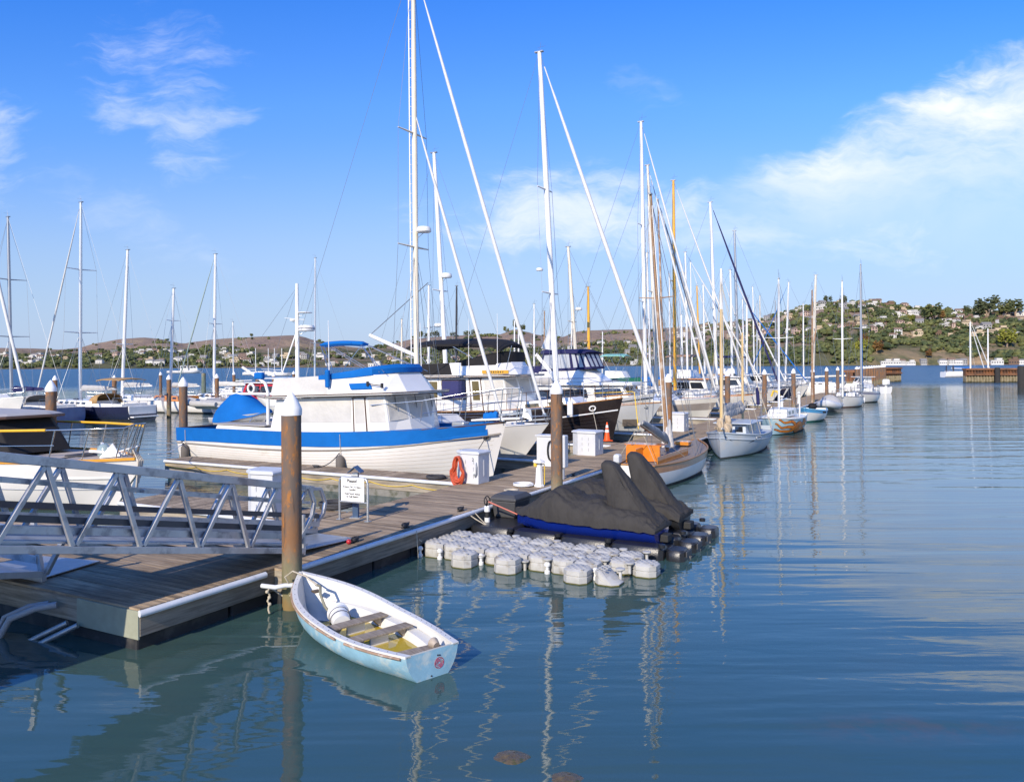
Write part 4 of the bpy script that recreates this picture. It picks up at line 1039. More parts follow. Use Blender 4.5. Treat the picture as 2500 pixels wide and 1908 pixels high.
# ================================================================ pale blue dinghy
def build_dinghy():
    sx, sy = -1.03, 10.2; bx, by = -3.45, 12.92
    c = Vector(((sx+bx)/2, (sy+by)/2, 0)); ang = atan2(by-sy, bx-sx); L = 3.63
    o = thing('rowing_dinghy', 'small pale blue dinghy with a white inside and weathered seats, tied at the near pile', 'dinghy', c, ang)
    dblue = pm('chalky_pale_blue_paint', (.24, .43, .53), .6, var=.16, vs=4, col2=(.44, .53, .53), cs=4.5, clo=.48, chi=.66, bump=.002, bs=20)
    win = pm('white_dinghy_inside', (.66, .65, .61), .45, var=.06, vs=2, col2=(.42, .41, .40), cs=3.2, clo=.63, chi=.82)
    B = 1.31
    def hb(t): return B/2*(lerp(.62, 1, sin(pi/2*min(1, t/.42))) if t < .42 else max(0., cos(pi/2*((t-.42)/.58)**1.75)))
    def sh(t): return .335+.33*max(0, (t-.25)/.75)**2+.02*max(0, (.25-t)/.25)**2
    def sec(t, inset, floor, n=9):
        r = []
        k = lerp(lerp(1.9, 3.0, sstep(0, .35, t)), 1.5, sstep(.45, 1, t)); zs = sh(t); zk = lerp(-.13, .02, sstep(.8, 1, t))+floor
        for i in range(n):
            s = i/(n-1); w = max(0, hb(t)-inset)*(1-s**k)**.62; x = -L/2+L*t-.16*s*sstep(.6, 1, t)-(0 if inset == 0 else inset*.6*sstep(.85, 1, t))
            r.append((x, w, lerp(zs, zk, s)))
        return r
    def shell(inset, floor, t0, t1, N=26):
        rings = []
        for i in range(N):
            t = lerp(t0, t1, i/(N-1)); a = sec(t, inset, floor); rings.append([(x, y, z) for x, y, z in a]+[(x, -y, z) for x, y, z in a[-2::-1]])
        return rings
    R = shell(0, 0, 0, 1); g = M(); g.loft(R, False, False); g.f.append(tuple(range(17))); g.mi.append(0)
    h = g.build('hull', dblue, o, 60)
    R2 = shell(.045, .05, .012, .985); g = M(); g.loft(R2, False, False); g.f.append(tuple(range(17))); g.mi.append(0)
    g.build('inner_skin', win, o, 60)
    # gunwale: a flat white rim with a worn wooden rub strip outside
    g = M(); N = 30; pts = []
    for s in (-1, 1):
        rings = []
        for i in range(N):
            t = i/(N-1)*.995; x = -L/2+L*t; y = hb(t); yi = max(0, y-.075); z = sh(t)
            rings.append([(x, s*(y+.012), z-.02), (x, s*(y+.012), z+.012), (x-.03*sstep(.9, 1, t), s*yi, z+.012), (x-.03*sstep(.9, 1, t), s*yi, z-.02)])
        g.loft(rings, True, True)
    g.build('gunwale', win, o, 40)
    for s in (-1, 1):
        for a, b in ((.02, .30), (.36, .93)):
            M().tube([(-L/2+L*t, s*(hb(t)+.022), sh(t)-.03) for t in [lerp(a, b, i/14) for i in range(15)]], .018, 6).build('rub_strip', pm('worn_wood_strip', (.33, .22, .15), .8, var=.25, vs=8, col2=(.5, .46, .42), cs=6), o, 60)
    g = M()
    for i in range(22):
        t = .05+.042*i; g.lathe([(.008, 0), (.006, .004)], (-L/2+L*t, -(hb(t)-.03), sh(t)+.012), 6); g.lathe([(.008, 0), (.006, .004)], (-L/2+L*t, (hb(t)-.03), sh(t)+.012), 6)
    g.build('rivet', rubber, o)
    # bow deck
    # side benches that taper to the bow
    g = M()
    for s in (-1, 1):
        rings = []
        for i in range(16):
            t = lerp(.10, .86, i/15); z = lerp(.20, .27, i/15); yo = (hb(t)-.06)*.97; yi = yo-.16*(1-.3*i/15)
            rings.append([(-L/2+L*t, s*yo, z), (-L/2+L*t, s*max(.01, yi), z), (-L/2+L*t, s*max(.01, yi-.08), z-.17), (-L/2+L*t, s*yo*.66, z-.17), (-L/2+L*t, s*yo*.9, z-.08)])
        g.loft(rings)
    g.build('side_bench', win, o, 40)
    # yellow rain water standing in the bottom
    g = M(); rim = [(-L/2+L*t, max(.02, (hb(t)-.05)*.66), .115) for t in [lerp(.03, .72, i/16) for i in range(17)]]
    g.loft([rim, [(x, -y, z) for x, y, z in rim]], False, False); g.build('rain_water', pm('yellow_rain_water', (.50, .37, .05), .06, var=.12, vs=1.5, col2=(.40, .27, .01), cs=1.6), o)
    seat = wood_mat('dinghy_seat_timber', (.24, .195, .15), (.44, .37, .29), (2, 20, 8))
    for x, rz, z, w in ((.05, .05, .275, .98), (-.58, .03, .27, 1.0), (-1.52, -.12, .265, .64)):
        s_ = M().box((0, 0, 0), (.20, w, .03)).build('seat', seat, o, bevel=.006, loc=(x, .0, z), rz=rz)
        if x > -1.5:
            M().box((0, .02, -.12), (.03, .30, .22)).build('seat_post', win, s_, bevel=.005)
            for e in (-1, 1): M().prism([(0, 0), (.16*e, 0), (0, -.16)], 'x', -.04, .04).build('seat_bracket', seat, s_, loc=(0, -e*w*.42, -.016))
    sp = M().lathe([(.05, 0), (.075, .08), (.07, .1), (.03, .11)], n=12, m=Matrix.Rotation(1.3, 3, 'Y')).build('oarlock_knob', seat, o, 40, loc=(-1.6, -.22, .30))
    # transom swirl and screws
    def spiral(r0, ph): return [(0, r0*(.25+.75*i/14)*cos(ph+i*.17), r0*(.25+.75*i/14)*sin(ph+i*.17)) for i in range(15)]
    g = M()
    for k in range(6): g.tube(spiral(.062, k*pi/3), .0032, 5)
    g.tube([(0, .07*cos(t), .07*sin(t)) for t in [2*pi*i/24 for i in range(24)]], .0035, 5, closed=True)
    g.build('red_swirl_emblem', pm('faded_red_emblem_paint', (.42, .05, .07), .6), h, 60, loc=(-L/2-.004, -.10, .17))
    for y, z in ((-.08, .27), (-.11, .265), (.02, .03)): M().ball((-L/2, y, z), .012, 5).build('drain_fitting', rubber, h, 60)
    # bow eye, painter and the white drum lying under the first seat
    M().box((1.27, .0, .34), (.12, .12, .03)).build('mast_step', pm('bronze_fitting', (.10, .07, .04), .5), o, bevel=.008, loc=(0, 0, .12))
    M().tube([(1.27, 0, .56), (1.1, .02, .58), (.95, .10, .50), (.78, .12, .36), (.70, .08, .27)], .022, 8).build('old_hose', pm('greenish_hose', (.22, .21, .15), .7), o, 60)
    bk = thing('bucket', 'white plastic bucket with cords lying in the bow of the dinghy', 'bucket', o.matrix_basis @ Vector((.50, .02, .22)), ang-.35)
    RM = Matrix.Rotation(radians(80), 3, 'Y')
    M().lathe([(.13, -.18), (.155, .16), (.165, .165), (.165, .19), (.15, .195)], n=20, m=RM).build('pail', white_p, bk, 40)
    g = M()
    for z in (-.05, .07): g.tube([RM @ Vector((.152*cos(t), .152*sin(t), z)) for t in [2*pi*i/20 for i in range(20)]], .005, 5, closed=True)
    g.build('cord', rope_d, bk, 60)
    bo = lambda v: o.matrix_basis @ Vector(v)
    rope('painter_line', 'dinghy painter from its bow fitting round the near pile hoop', [bo((1.2, .02, .57)), bo((1.5, .06, .66)), bo((1.78, .14, .70)), bo((1.9, .22, .60)), P(-7.25, -.42, .30), P(-7.2, -.15, .2), P(-7.4, .05, .42)], .014, rope_m)
    pts = [P(-7.52, -.12, .47-.05*i)+Vector((.02*sin(i*2.3), .02*cos(i*1.7), 0)) for i in range(10)]
    g = M(); g.tube(pts, .016, 6)
    for i in (2, 4, 6): g.ball(pts[i], .03, 6)
    tag(g.build('knotted_rope', rope_m, None, 60), 'knotted frayed rope hanging from the pile hoop beside the dinghy bow', 'rope')
build_dinghy()
# half submerged rocks at the bottom edge
rk = pm('wet_weedy_rock', (.11, .085, .05), .35, var=.4, vs=7, col2=(.05, .06, .015), cs=9, bump=.03, bs=8)
for px, v, s, lb in [(1250, 1848, .17, 'small weedy rock breaking the surface at the bottom edge'), (1385, 1900, .16, 'second weedy rock at the bottom edge, under the tall white mast reflection')]:
    p = G(px, v, 0); g = M(); g.ball((0, 0, 0), s, 14, (1.3, 1, .55)); rs = np.random.RandomState(px)
    g.v = [tuple(np.array(q)*(1+.5*(fbm(q[0]*9+5, q[1]*9+q[2]*7)-.5))) for q in g.v]
    tag(g.build('rock', rk, None, 60, loc=(p.x, p.y, -.06)), lb, 'rock')
# ================================================================ boats: shared builders (local x forward, y to port, z up from the water)
class Hull:
    def __init__(s, L, B, fs, fm, fb, tf=.72, pw=1.9, rake=.10, trake=0., tm=.42, draft=.5, fine=1.35, full=3.2, tfull=None):
        s.__dict__.update(locals())
    def hb(s, t):
        if t < s.tm: return s.B/2*lerp(s.tf, 1, sin(pi/2*t/s.tm))
        return s.B/2*max(0., cos(pi/2*((t-s.tm)/(1-s.tm))**s.pw))
    def sh(s, t):
        m = .35
        return s.fm+(s.fb-s.fm)*max(0, (t-m)/(1-m))**2+(s.fs-s.fm)*max(0, (m-t)/m)**2
    def S(s, t, q, sd=1, off=0.):
        """point on the skin: t along from stern to bow, q 0 at the sheer .. 1 at the keel"""
        k = lerp(s.full, s.fine, sstep(.5, 1, t)); zs = s.sh(t); zk = -s.draft
        w = s.hb(t)*(1-q**k)**.6+(off if s.hb(t) > .02 else 0)
        x = -s.L/2+s.L*t-s.rake*s.L*q*sstep(.62, 1, t)+s.trake*s.L*q*(1-sstep(0, .25, t))
        return Vector((x, sd*w, lerp(zs, zk, q)))
    def q_at(s, t, z): return (s.sh(t)-z)/(s.sh(t)+s.draft)
    def build(s, root, mat, bmat=None, boot_z=.10, N=30, K=13, stripe=None):
        g = M(); rings = []
        for i in range(N):
            t = 1-(1-i/(N-1))**1.25
            qs = [0]+[max(0.001, s.q_at(t, z)) for z in [lerp(s.sh(t), boot_z, (j+1)/(K-3)) for j in range(K-3)]]+[s.q_at(t, -.12), .9]
            a = [s.S(t, min(.98, q)) for q in qs]
            rings.append(a+[Vector((p.x, -p.y, p.z)) for p in a[::-1]])
        n = len(rings[0]); na = n//2
        g.loft(rings, False, False)
        mi = []
        for i in range(N-1):
            for k in range(n-1):
                j = k if k < na else n-2-k
                m_ = 1 if j >= K-3 else 0
                if stripe and stripe[0] <= j < stripe[1]: m_ = 2
                mi.append(m_)
        g.mi = mi
        g.f.append(tuple(range(n))); g.mi.append(0)
        mats = [mat, bmat or boot]+([stripe[2]] if stripe else [])
        return g.build('hull', mats, root, 50)
    def deck(s, root, mat, drop=.06, t0=0.01, t1=.985, camber=.04, inset=.03, name='deck', N=24):
        g = M(); rings = []
        for i in range(N):
            t = lerp(t0, t1, i/(N-1)); b = max(.005, s.hb(t)-inset); z = s.sh(t)-drop; x = -s.L/2+s.L*t
            rings.append([(x, b*c, z+camber*(1-c*c)) for c in (1, .6, .2, -.2, -.6, -1)])
        g.loft(rings, False, False); return g.build(name, mat, root, 60)
    def line(s, z_or_q, off, t0=0., t1=1., sd=1, n=24, byz=False):
        out = []
        for i in range(n):
            t = lerp(t0, t1, i/(n-1)); q = s.q_at(t, z_or_q(t) if callable(z_or_q) else z_or_q) if byz else z_or_q
            out.append(s.S(t, max(0, q), sd, off))
        return out
    def rail_strip(s, root, name, mat, q=0., r=.03, off=.01, t0=0., t1=.997, dz=0., n=26):
        g = M()
        for sd in (1, -1): g.tube([p+Vector((0, 0, dz)) for p in s.line(q, off, t0, t1, sd, n)], r, 6)
        return g.build(name, mat, root, 60)
    def stern_strip(s, root, name, mat, dz=0., r=.03):
        a = s.S(0, 0, 1); b = s.S(0, 0, -1); return M().tube([a+Vector((0, 0, dz)), b+Vector((0, 0, dz))], r, 6).build(name, mat, root, 60)
    def band(s, root, name, mat, lo, hi, off=.02, t0=0., t1=1., stern=True, n=30):
        """cloth band hung round the bulwark from hi (over the sheer) down to lo (below it)"""
        g = M(); path = []
        for i in range(n):
            t = lerp(t1, t0, i/(n-1)); path.append((t, 1))
        for i in range(n): path.append((lerp(t0, t1, i/(n-1)), -1))
        rings = []
        for i, (t, sd) in enumerate(path):
            wv = .010*sin(i*1.9)+.008*sin(i*.7)
            a = s.S(t, s.q_at(t, s.sh(t)-lo), sd, off+wv*.6); b = s.S(t, 0, sd, off); c = s.S(t, 0, sd, -.05)
            rings.append([a, lerp3(a, b, .5), Vector((b.x, b.y, s.sh(t)+hi)), Vector((c.x, c.y, s.sh(t)+hi)), Vector((c.x, c.y, s.sh(t)-lo*.8))])
        g.loft(rings, False, False); return g.build(name, mat, root, 50)
def lerp3(a, b, t): return a.lerp(b, t)

def cabin(root, mat, x0, x1, w0, w1, z0, h, fr=.3, ar=.08, tum=.06, name='cabin', bevel=.04, vee=0.):
    """trunk or deck house: aft end x0, fore end x1; returns the object and its side quads (starboard, fore, port, aft)"""
    zz = z0 if callable(z0) else (lambda x: z0)
    bot = [(x0, -w0/2, zz(x0)), (x1, -w1/2, zz(x1)), (x1, w1/2, zz(x1)), (x0, w0/2, zz(x0))]
    top = [(x0+ar, -w0/2+tum, zz(x0)+h), (x1-fr, -w1/2+tum, zz(x1)+h*.94), (x1-fr, w1/2-tum, zz(x1)+h*.94), (x0+ar, w0/2-tum, zz(x0)+h)]
    g = M(); q = g.house(bot, top); return g.build(name, mat, root, None, bevel), q
def windows(parent, q, spans, b0, b1, mat=None, frame=None, name='window', flip=False):
    for a0, a1 in spans:
        if frame:
            f = M().pane(q, a0-.008, a1+.008, b0-.04, b1+.04, .010, .03, flip).build(name, frame, parent)
            M().pane(q, a0, a1, b0, b1, .016, .02, flip).build('pane', mat or glass, f)
        else: M().pane(q, a0, a1, b0, b1, .012, .03, flip).build(name, mat or glass, parent)

def stays(root, segs, r=.007, mat=None, name='rigging'):
    g = M()
    for a, b in segs: g.tube([a, b], r, 4)
    return g.build(name, mat or wire, root)
def spar(root, name, a, b, r, mat, n=10, taper=.7):
    a, b = Vector(a), Vector(b); return M().tube([a, a.lerp(b, .6), a.lerp(b, .9), b], [r, r, r*(1+taper)/2, r*taper], n).build(name, mat, root, 60)
def furled(root, a, b, r, mat, name='furled_jib', sag_=.12):
    a, b = Vector(a), Vector(b); N = 20; pts = []; rs = []
    for i in range(N+1):
        t = i/N; p = a.lerp(b, t); p.z -= sag_*4*t*(1-t)*.4; pts.append(p)
        rs.append(r*(.35+.65*max(0., sin(pi*min(1, .12+t*.95)))**.5)*(1+.06*sin(i*2.2)))
    rs[0] = r*.4; rs[-1] = r*.3
    o = M().tube(pts, rs, 8).build(name, mat, root, 60)
    M().lathe([(r*.9, -.06), (r*1.1, 0), (r*.9, .08)], a, 10).build('furling_drum', steel, root, 50)
    return o
def boom_cover(root, a, b, r0, r1, mat, name='sail_cover', lump=.12):
    a, b = Vector(a), Vector(b); N = 54; rings = []
    d = (b-a).normalized(); sd = d.cross(Vector((0, 0, 1))).normalized(); up = sd.cross(d)
    rs = random.Random(int(a.x*100))
    for i in range(N+1):
        t = i/N; R = lerp(r0, r1, t)*(.45+.55*sstep(0, .05, t)*(1-sstep(.96, 1.02, t))); p = a.lerp(b, t); ph = a.x*3.1
        rings.append([p+sd*(cos(q)*R*.62*f)+up*(sin(q)*R*f+R*.55) for q, f in [(2*pi*k/16, 1+lump*(2.6*(fbm(t*9+ph, cos(2*pi*k/16)*1.3+4)-.5)+2.2*(fbm(t*26+ph, sin(2*pi*k/16)*.8+7)-.5))) for k in range(16)]])
    return M().loft(rings).build(name, mat, root, 60)
def railing(root, hull, t0, t1, h=.62, n=6, mat=None, r=.013, drop=.04, inset=.06, mid=True, name='lifeline'):
    g = M(); top = {1: [], -1: []}; lo = {1: [], -1: []}
    for i in range(n+1):
        t = lerp(t0, t1, i/n)
        for sd in (1, -1):
            p = hull.S(t, 0, sd, -inset); p.z -= drop; M().tube([p, p+Vector((0, 0, h))], r, 5).build('stanchion', mat or steel, root, 60); top[sd].append(p+Vector((0, 0, h))); lo[sd].append(p+Vector((0, 0, h*.5)))
    g = M()
    for sd in (1, -1):
        g.tube(top[sd], r*.7, 4)
        if mid: g.tube(lo[sd], r*.5, 4)
    g.build(name, mat or steel, root, 60)
def pulpit(root, hull, t0=.88, h=.65, over=.25, mat=None, r=.016):
    g = M(); a = hull.S(t0, 0, 1, -.04); b = hull.S(t0, 0, -1, -.04); tip = hull.S(1, 0); up = Vector((0, 0, h))
    m1 = hull.S((t0+1)/2, 0, 1, -.02); m2 = hull.S((t0+1)/2, 0, -1, -.02); tp = tip+Vector((over, 0, h*1.02))
    g.tube([a, a+up, m1+up*1.02, tp+Vector((-.06, .12, 0)), tp+Vector((0, 0, 0)), tp+Vector((-.06, -.12, 0)), m2+up*1.02, b+up, b], r, 6)
    g.tube([a+up*.5, m1+up*.5, tip+up*.5, m2+up*.5, b+up*.5], r*.8, 6)
    g.tube([m1, m1+up], r, 6); g.tube([m2, m2+up], r, 6); g.tube([tip+Vector((-.1, .06, 0)), tp+Vector((-.06, .12, 0))], r, 6); g.tube([tip+Vector((-.1, -.06, 0)), tp+Vector((-.06, -.12, 0))], r, 6)
    return g.build('pulpit', mat or steel, root, 60)
def pushpit(root, hull, t=.02, h=.62, mat=None, r=.015):
    g = M(); a = hull.S(t+.08, 0, 1, -.05); b = hull.S(t+.08, 0, -1, -.05); c = hull.S(t, 0, 1, -.05); d = hull.S(t, 0, -1, -.05); up = Vector((0, 0, h))
    g.tube([a, a+up, c+up, d+up, b+up, b], r, 6); g.tube([c, c+up], r, 6); g.tube([d, d+up], r, 6); g.tube([c+up*.5, d+up*.5], r*.8, 5)
    return g.build('stern_rail', mat or steel, root, 60)
def radome(root, p, r=.3, h=.2, arm=None, name='radar'):
    o = M().lathe([(r*.9, 0), (r, h*.15), (r, h*.6), (r*.85, h*.95), (.02, h)], p, 18).build(name, white_p, root, 40)
    if arm is not None:
        g = M(); g.tube([arm, Vector(p)+Vector((0, 0, -.01))], .02, 6); g.tube([Vector(arm)+Vector((0, 0, -.35)), Vector(p)+Vector((0, 0, -.01))], .014, 6); g.build('radar_bracket', steel, o, 60)
    return o
def mast_rig(root, hull, foot, top, r, mat, spread=(.5,), spread_w=.9, fore=None, aft=None, stay_r=.010, steps=False, chain_t=None, name='mast', shroud=True, gear=True, n=10):
    """a mast with spreaders, shrouds and stays; foot and top in local coordinates"""
    foot, top = Vector(foot), Vector(top); d = top-foot
    m = spar(root, name, foot, top, r, mat, n)
    if gear:
        g = M(); g.box(top+Vector((-.02, 0, .03)), (r*3.2, r*1.2, .06)); g.tube([top, top+Vector((.1, 0, .55))], .008, 4); g.tube([top+Vector((-.1, .05, 0)), top+Vector((-.12, .05, .3))], .006, 4); g.tube([top+Vector((-.1, 0, .28)), top+Vector((.35, .1, .34))], .006, 4)
        g.build('masthead_gear', wire, m)
    segs = []
    ts = (foot.x+hull.L/2)/hull.L; ch = {sd: hull.S(min(.97, max(.03, ts)), 0, sd, -.08) for sd in (1, -1)}
    tips = {1: [], -1: []}
    for f in spread:
        p = foot+d*f; sw = min(spread_w, hull.B/2*.95)*(1-.25*f)
        g = M()
        for sd in (1, -1):
            e = p+Vector((-.10, sd*sw, .04)); g.tube([p, e], [r*.42, r*.22], 6); tips[sd].append(e)
        g.build('spreader', mat, m, 60)
    if shroud:
        for sd in (1, -1):
            pth = [ch[sd]]+tips[sd]+[top+Vector((0, 0, -.1))]
            segs += list(zip(pth, pth[1:]))
            if spread:
                p = foot+d*spread[0]; segs += [(ch[sd]+Vector((.35, 0, 0)), p), (ch[sd]+Vector((-.35, 0, 0)), p)]
    if fore is not None: segs.append((Vector(fore), top))
    if aft is not None: segs.append((Vector(aft), top))
    if segs: stays(root, segs, stay_r)
    if steps:
        g = M(); k = int(d.length/.42)
        for i in range(2, k):
            p = foot+d*(i/k)+Vector((-r*1.1, 0, 0))
            g.tube([p+Vector((0, .0, 0)), p+Vector((-.14, 0, 0))], .012, 4)
        g.tube([foot+Vector((-r-.16, 0, 1)), top+Vector((-r*.7-.16, 0, -.2))], .028, 6)
        g.build('mast_ladder', wht_sp, m, 60)
    return m
def fender(root, p, mat=None, r=.11, h=.55, name='fender'):
    return M().lathe([(.02, h/2+.02), (r*.6, h/2-.02), (r, h/2-.10), (r, -h/2+.10), (r*.6, -h/2+.02), (.02, -h/2)], p, 12).build(name, mat or white_p, root, 50)
def outboard(root, p, mat=None, sc=1., name='outboard_motor', turn=1):
    o = M(); o.loft([[(x*sc, y*sc, z*sc) for x, y in [(-.16, -.12), (.14, -.14), (.14, .14), (-.16, .12)]] for z in (.0,)]+[[(x*sc*k, y*sc*k, z*sc) for x, y in [(-.20, -.13), (.17, -.15), (.17, .15), (-.20, .13)]] for z, k in ((.06, 1), (.30, 1), (.38, .7))])
    m = o.build(name, mat or white_p, root, None, .03, loc=p)
    M().box((0, 0, -.35*sc), (.12*sc, .09*sc, .75*sc)).build('outboard_leg', mat or white_p, m, bevel=.01)
    M().lathe([(.05*sc, 0), (.09*sc, .02), (.01, .08)], (-.02*sc, 0, -.74*sc), 8, Matrix.Rotation(pi/2, 3, 'Y')).build('propeller', rubber, m); return m
def dodger(root, x0, x1, w, z, h, mat, wmat=None, name='dodger'):
    g = M(); N = 9; rings = []
    for i, (x, k) in enumerate(((x1, .05), (lerp(x1, x0, .35), .92), (lerp(x1, x0, .6), 1.0), (x0, .97))):
        rings.append([(x, w/2*cos(pi*j/(N-1))**1 if True else 0, z+h*k*(max(0., sin(pi*j/(N-1)))**.45)) for j in range(N)])
    g.loft(rings, False, False); o = g.build(name, mat, root, 60)
    md = o.modifiers.new('thick', 'SOLIDIFY'); md.thickness = .015
    if wmat:
        p = M(); a, b = rings[0], rings[1]
        p.loft([[tuple(Vector(a[j]).lerp(Vector(b[j]), q)+Vector((.02, 0, .01))) for j in range(2, 7)] for q in (.30, .55, .85)], False, False); p.build('dodger_window', wmat, o, 60)
    return o
def bimini(root, x0, x1, w, z, arch, mat, legs=None, th=.05, name='bimini', curl=0., zl=None):
    """a taut awning: crowned across, drooping at its ends; legs lead down to the deck height given"""
    N, K = 14, 9
    def pt(i, j, dz): 
        t = i/(N-1); c = -1+2*j/(K-1)
        return (lerp(x0, x1, t), c*w/2, z+arch*(1-c*c)+curl*sin(pi*t)-.10*sstep(.9, 1, t)*(1 if curl == 0 else 2.2)-.06*sstep(.1, 0, t)-.015*sin(t*16)*abs(c)+dz)
    g = M(); up = [[pt(i, j, 0) for j in range(K)] for i in range(N)]; lo = [[pt(i, j, -th) for j in range(K)] for i in range(N)]
    g.loft([a+b[::-1] for a, b in zip(up, lo)], True, True); o = g.build(name, mat, root, 60)
    if legs is not None:
        for sd in (-1, 1):
            y = sd*w/2*.97
            for xa, xb in legs: M().tube([(xa, y, z-.03), (xb, y*1.0, zl)], .016, 6).build('bimini_leg', steel, o, 60)
    return o

def slip(u, wbow, L): return P(u, wbow+L/2), DANG-pi/2       # a boat lying in a slip, bow toward the main walkway
def local_of(root, p): return root.matrix_basis.inverted() @ Vector(p)

def sailboat(name, label, loc, heading, L, B, fb, hull_mat=None, group=None, tf=.66, rake=.11, deck_mat=None, mast=None, mat=None, mr=.085, spread=(.5,), jib=None, jr=.06,
             boom=True, cover=None, cab=(.40, .72, .45), cabmat=None, rails=True, mizzen=None, dodge=None, bim=None, stripe=None, fen=(), toe=None, sternjib=None, wheel=False, bootm=None, backstay=True, inner=None, boom_dir=0., steps=False, sw=.9, winmat=None, simple=False, trake=-.02, trail=None, fs=None):
    """mast: (x, z_top, x_top) in local metres, or a list of two picture spots via mast_px"""
    o = thing(name, label, 'sailboat', loc, heading, group)
    h = Hull(L, B, (fs or fb*.86), fb*.80, fb, tf=tf, rake=rake, trake=trake, draft=.45, fine=1.3)
    h.build(o, hull_mat or hullw, bootm, stripe=stripe, N=26)
    h.deck(o, deck_mat or gel2, .05)
    h.rail_strip(o, 'toe_rail', toe or alu, 0, .022, .0)
    sh = lambda x: h.sh((x+L/2)/L)-.05
    c0, c1, ch = cab; x0, x1 = -L/2+L*c0, -L/2+L*c1
    zc = lambda x: sh(x)+.0
    wid = min(B*.62, h.hb(c1)*2*.72)
    cb, q = cabin(o, cabmat or gel, x0, x1, B*.60, wid, zc, ch, fr=.55, ar=.05, bevel=.05)
    nw = max(2, int((x1-x0)/.9)); sp = [(.10+.78*i/nw, .10+.78*i/nw+.5/nw) for i in range(nw)]
    for k, fl in ((0, False), (2, False)): windows(cb, q[k], sp, .38, .72, winmat)
    M().box((lerp(x0, x1, .72), 0, sh(lerp(x0, x1, .72))+ch+.03), (.5, .5, .07)).build('hatch', glass, cb, bevel=.02)
    # cockpit well with coamings
    xa = -L/2+L*.06; g = M()
    for sd in (-1, 1): g.box(((xa+x0)/2, sd*B*.27, sh((xa+x0)/2)+.13), (x0-xa, .10, .26))
    g.box((xa+.05, 0, sh(xa)+.13), (.1, B*.5, .26)); g.build('cockpit_coaming', gel, o, bevel=.03)
    M().box(((xa+x0)/2, 0, sh((xa+x0)/2)+.02), (x0-xa-.12, B*.46, .03)).build('cockpit_sole', teakdeck, o)
    if wheel:
        g = M(); g.tube([(0, .42*cos(t), .42*sin(t)) for t in [2*pi*i/20 for i in range(20)]], .014, 5, closed=True)
        for k in range(5): g.tube([(0, 0, 0), (0, .42*cos(k*1.257), .42*sin(k*1.257))], .009, 4)
        g.build('steering_wheel', steel, o, 60, loc=(lerp(xa, x0, .3), 0, sh(xa)+.75))
    else: M().tube([(xa+.05, 0, sh(xa)+.3), (xa+.9, .05, sh(xa)+.55)], .022, 6).build('tiller', teak, o, 60)
    if mast:
        mx, mz, mtx = mast; mt = mat or wht_sp
        foot = Vector((mx, 0, sh(mx)+(ch if x0 < mx < x1 else .0)-.03)); top = Vector((mtx, 0, mz)); bowp = h.S(.985, 0)+Vector((0, 0, .08)); sternp = h.S(.01, 0)*1; sternp.y = 0
        mast_rig(o, h, foot, top, mr, mt, spread, sw, bowp, sternp if backstay else None, steps=steps)
        if jib: furled(o, bowp+Vector((-.05, 0, .25)), top+(bowp-top)*.045, jr, jib)
        if inner: furled(o, h.S(.86, 0)*1+Vector((0, -h.hb(.86), .1)), foot+(top-foot)*inner[0]+Vector((.1, 0, 0)), inner[1], inner[2], 'furled_staysail')
        if boom:
            bl = L*.34; bz = foot.z+.75 if x0 < mx < x1 else foot.z+1.0
            a = Vector((mx-.12, 0, bz)); e = Vector((mx-bl*cos(boom_dir), -bl*sin(boom_dir), bz+.10))
            spar(o, 'boom', a, e, mr*.62, mt, 8, .9)
            if cover: boom_cover(o, a+Vector((-.1, 0, .03)), e+Vector((.25, 0, .02)), .24, .13, cover)
    if mizzen:
        mx, mz, mtx, mtm = mizzen; foot = Vector((mx, 0, sh(mx))); top = Vector((mtx, 0, mz))
        mast_rig(o, h, foot, top, mr*.72, mtm, (.55,), sw*.7, None, None, name='mizzen_mast')
        a = foot+Vector((-.1, 0, 1.3)); e = a+Vector((-L*.19, 0, .1)); spar(o, 'mizzen_boom', a, e, mr*.45, mtm, 8, .9)
        if cover: boom_cover(o, a, e, .17, .1, cover, 'mizzen_cover')
    if rails:
        pulpit(o, h, .88, .6, .12); pushpit(o, h)
        if not simple: railing(o, h, .12, .86, .58, 6)
    if dodge: dodger(o, x0-.5, x0+.65, B*.58, sh(x0)+ch*.6, .72, dodge, clear_v)
    if bim: bimini(o, xa+.2, x0-.5, B*.6, sh(xa)+2.0, .12, bim, [(xa+.4, xa+1.0), (x0-.7, xa+1.0)], zl=sh(xa)+.2)
    for t, sd in fen:
        p = h.S(t, .35, sd, .13); fender(o, p); 
    if trail:
        t0, t1 = trail; M().tube([h.S(t0, .02, 0), h.S(t0, .02, 0)], .01, 4)
    return o, h

def trawler_yacht(): pass
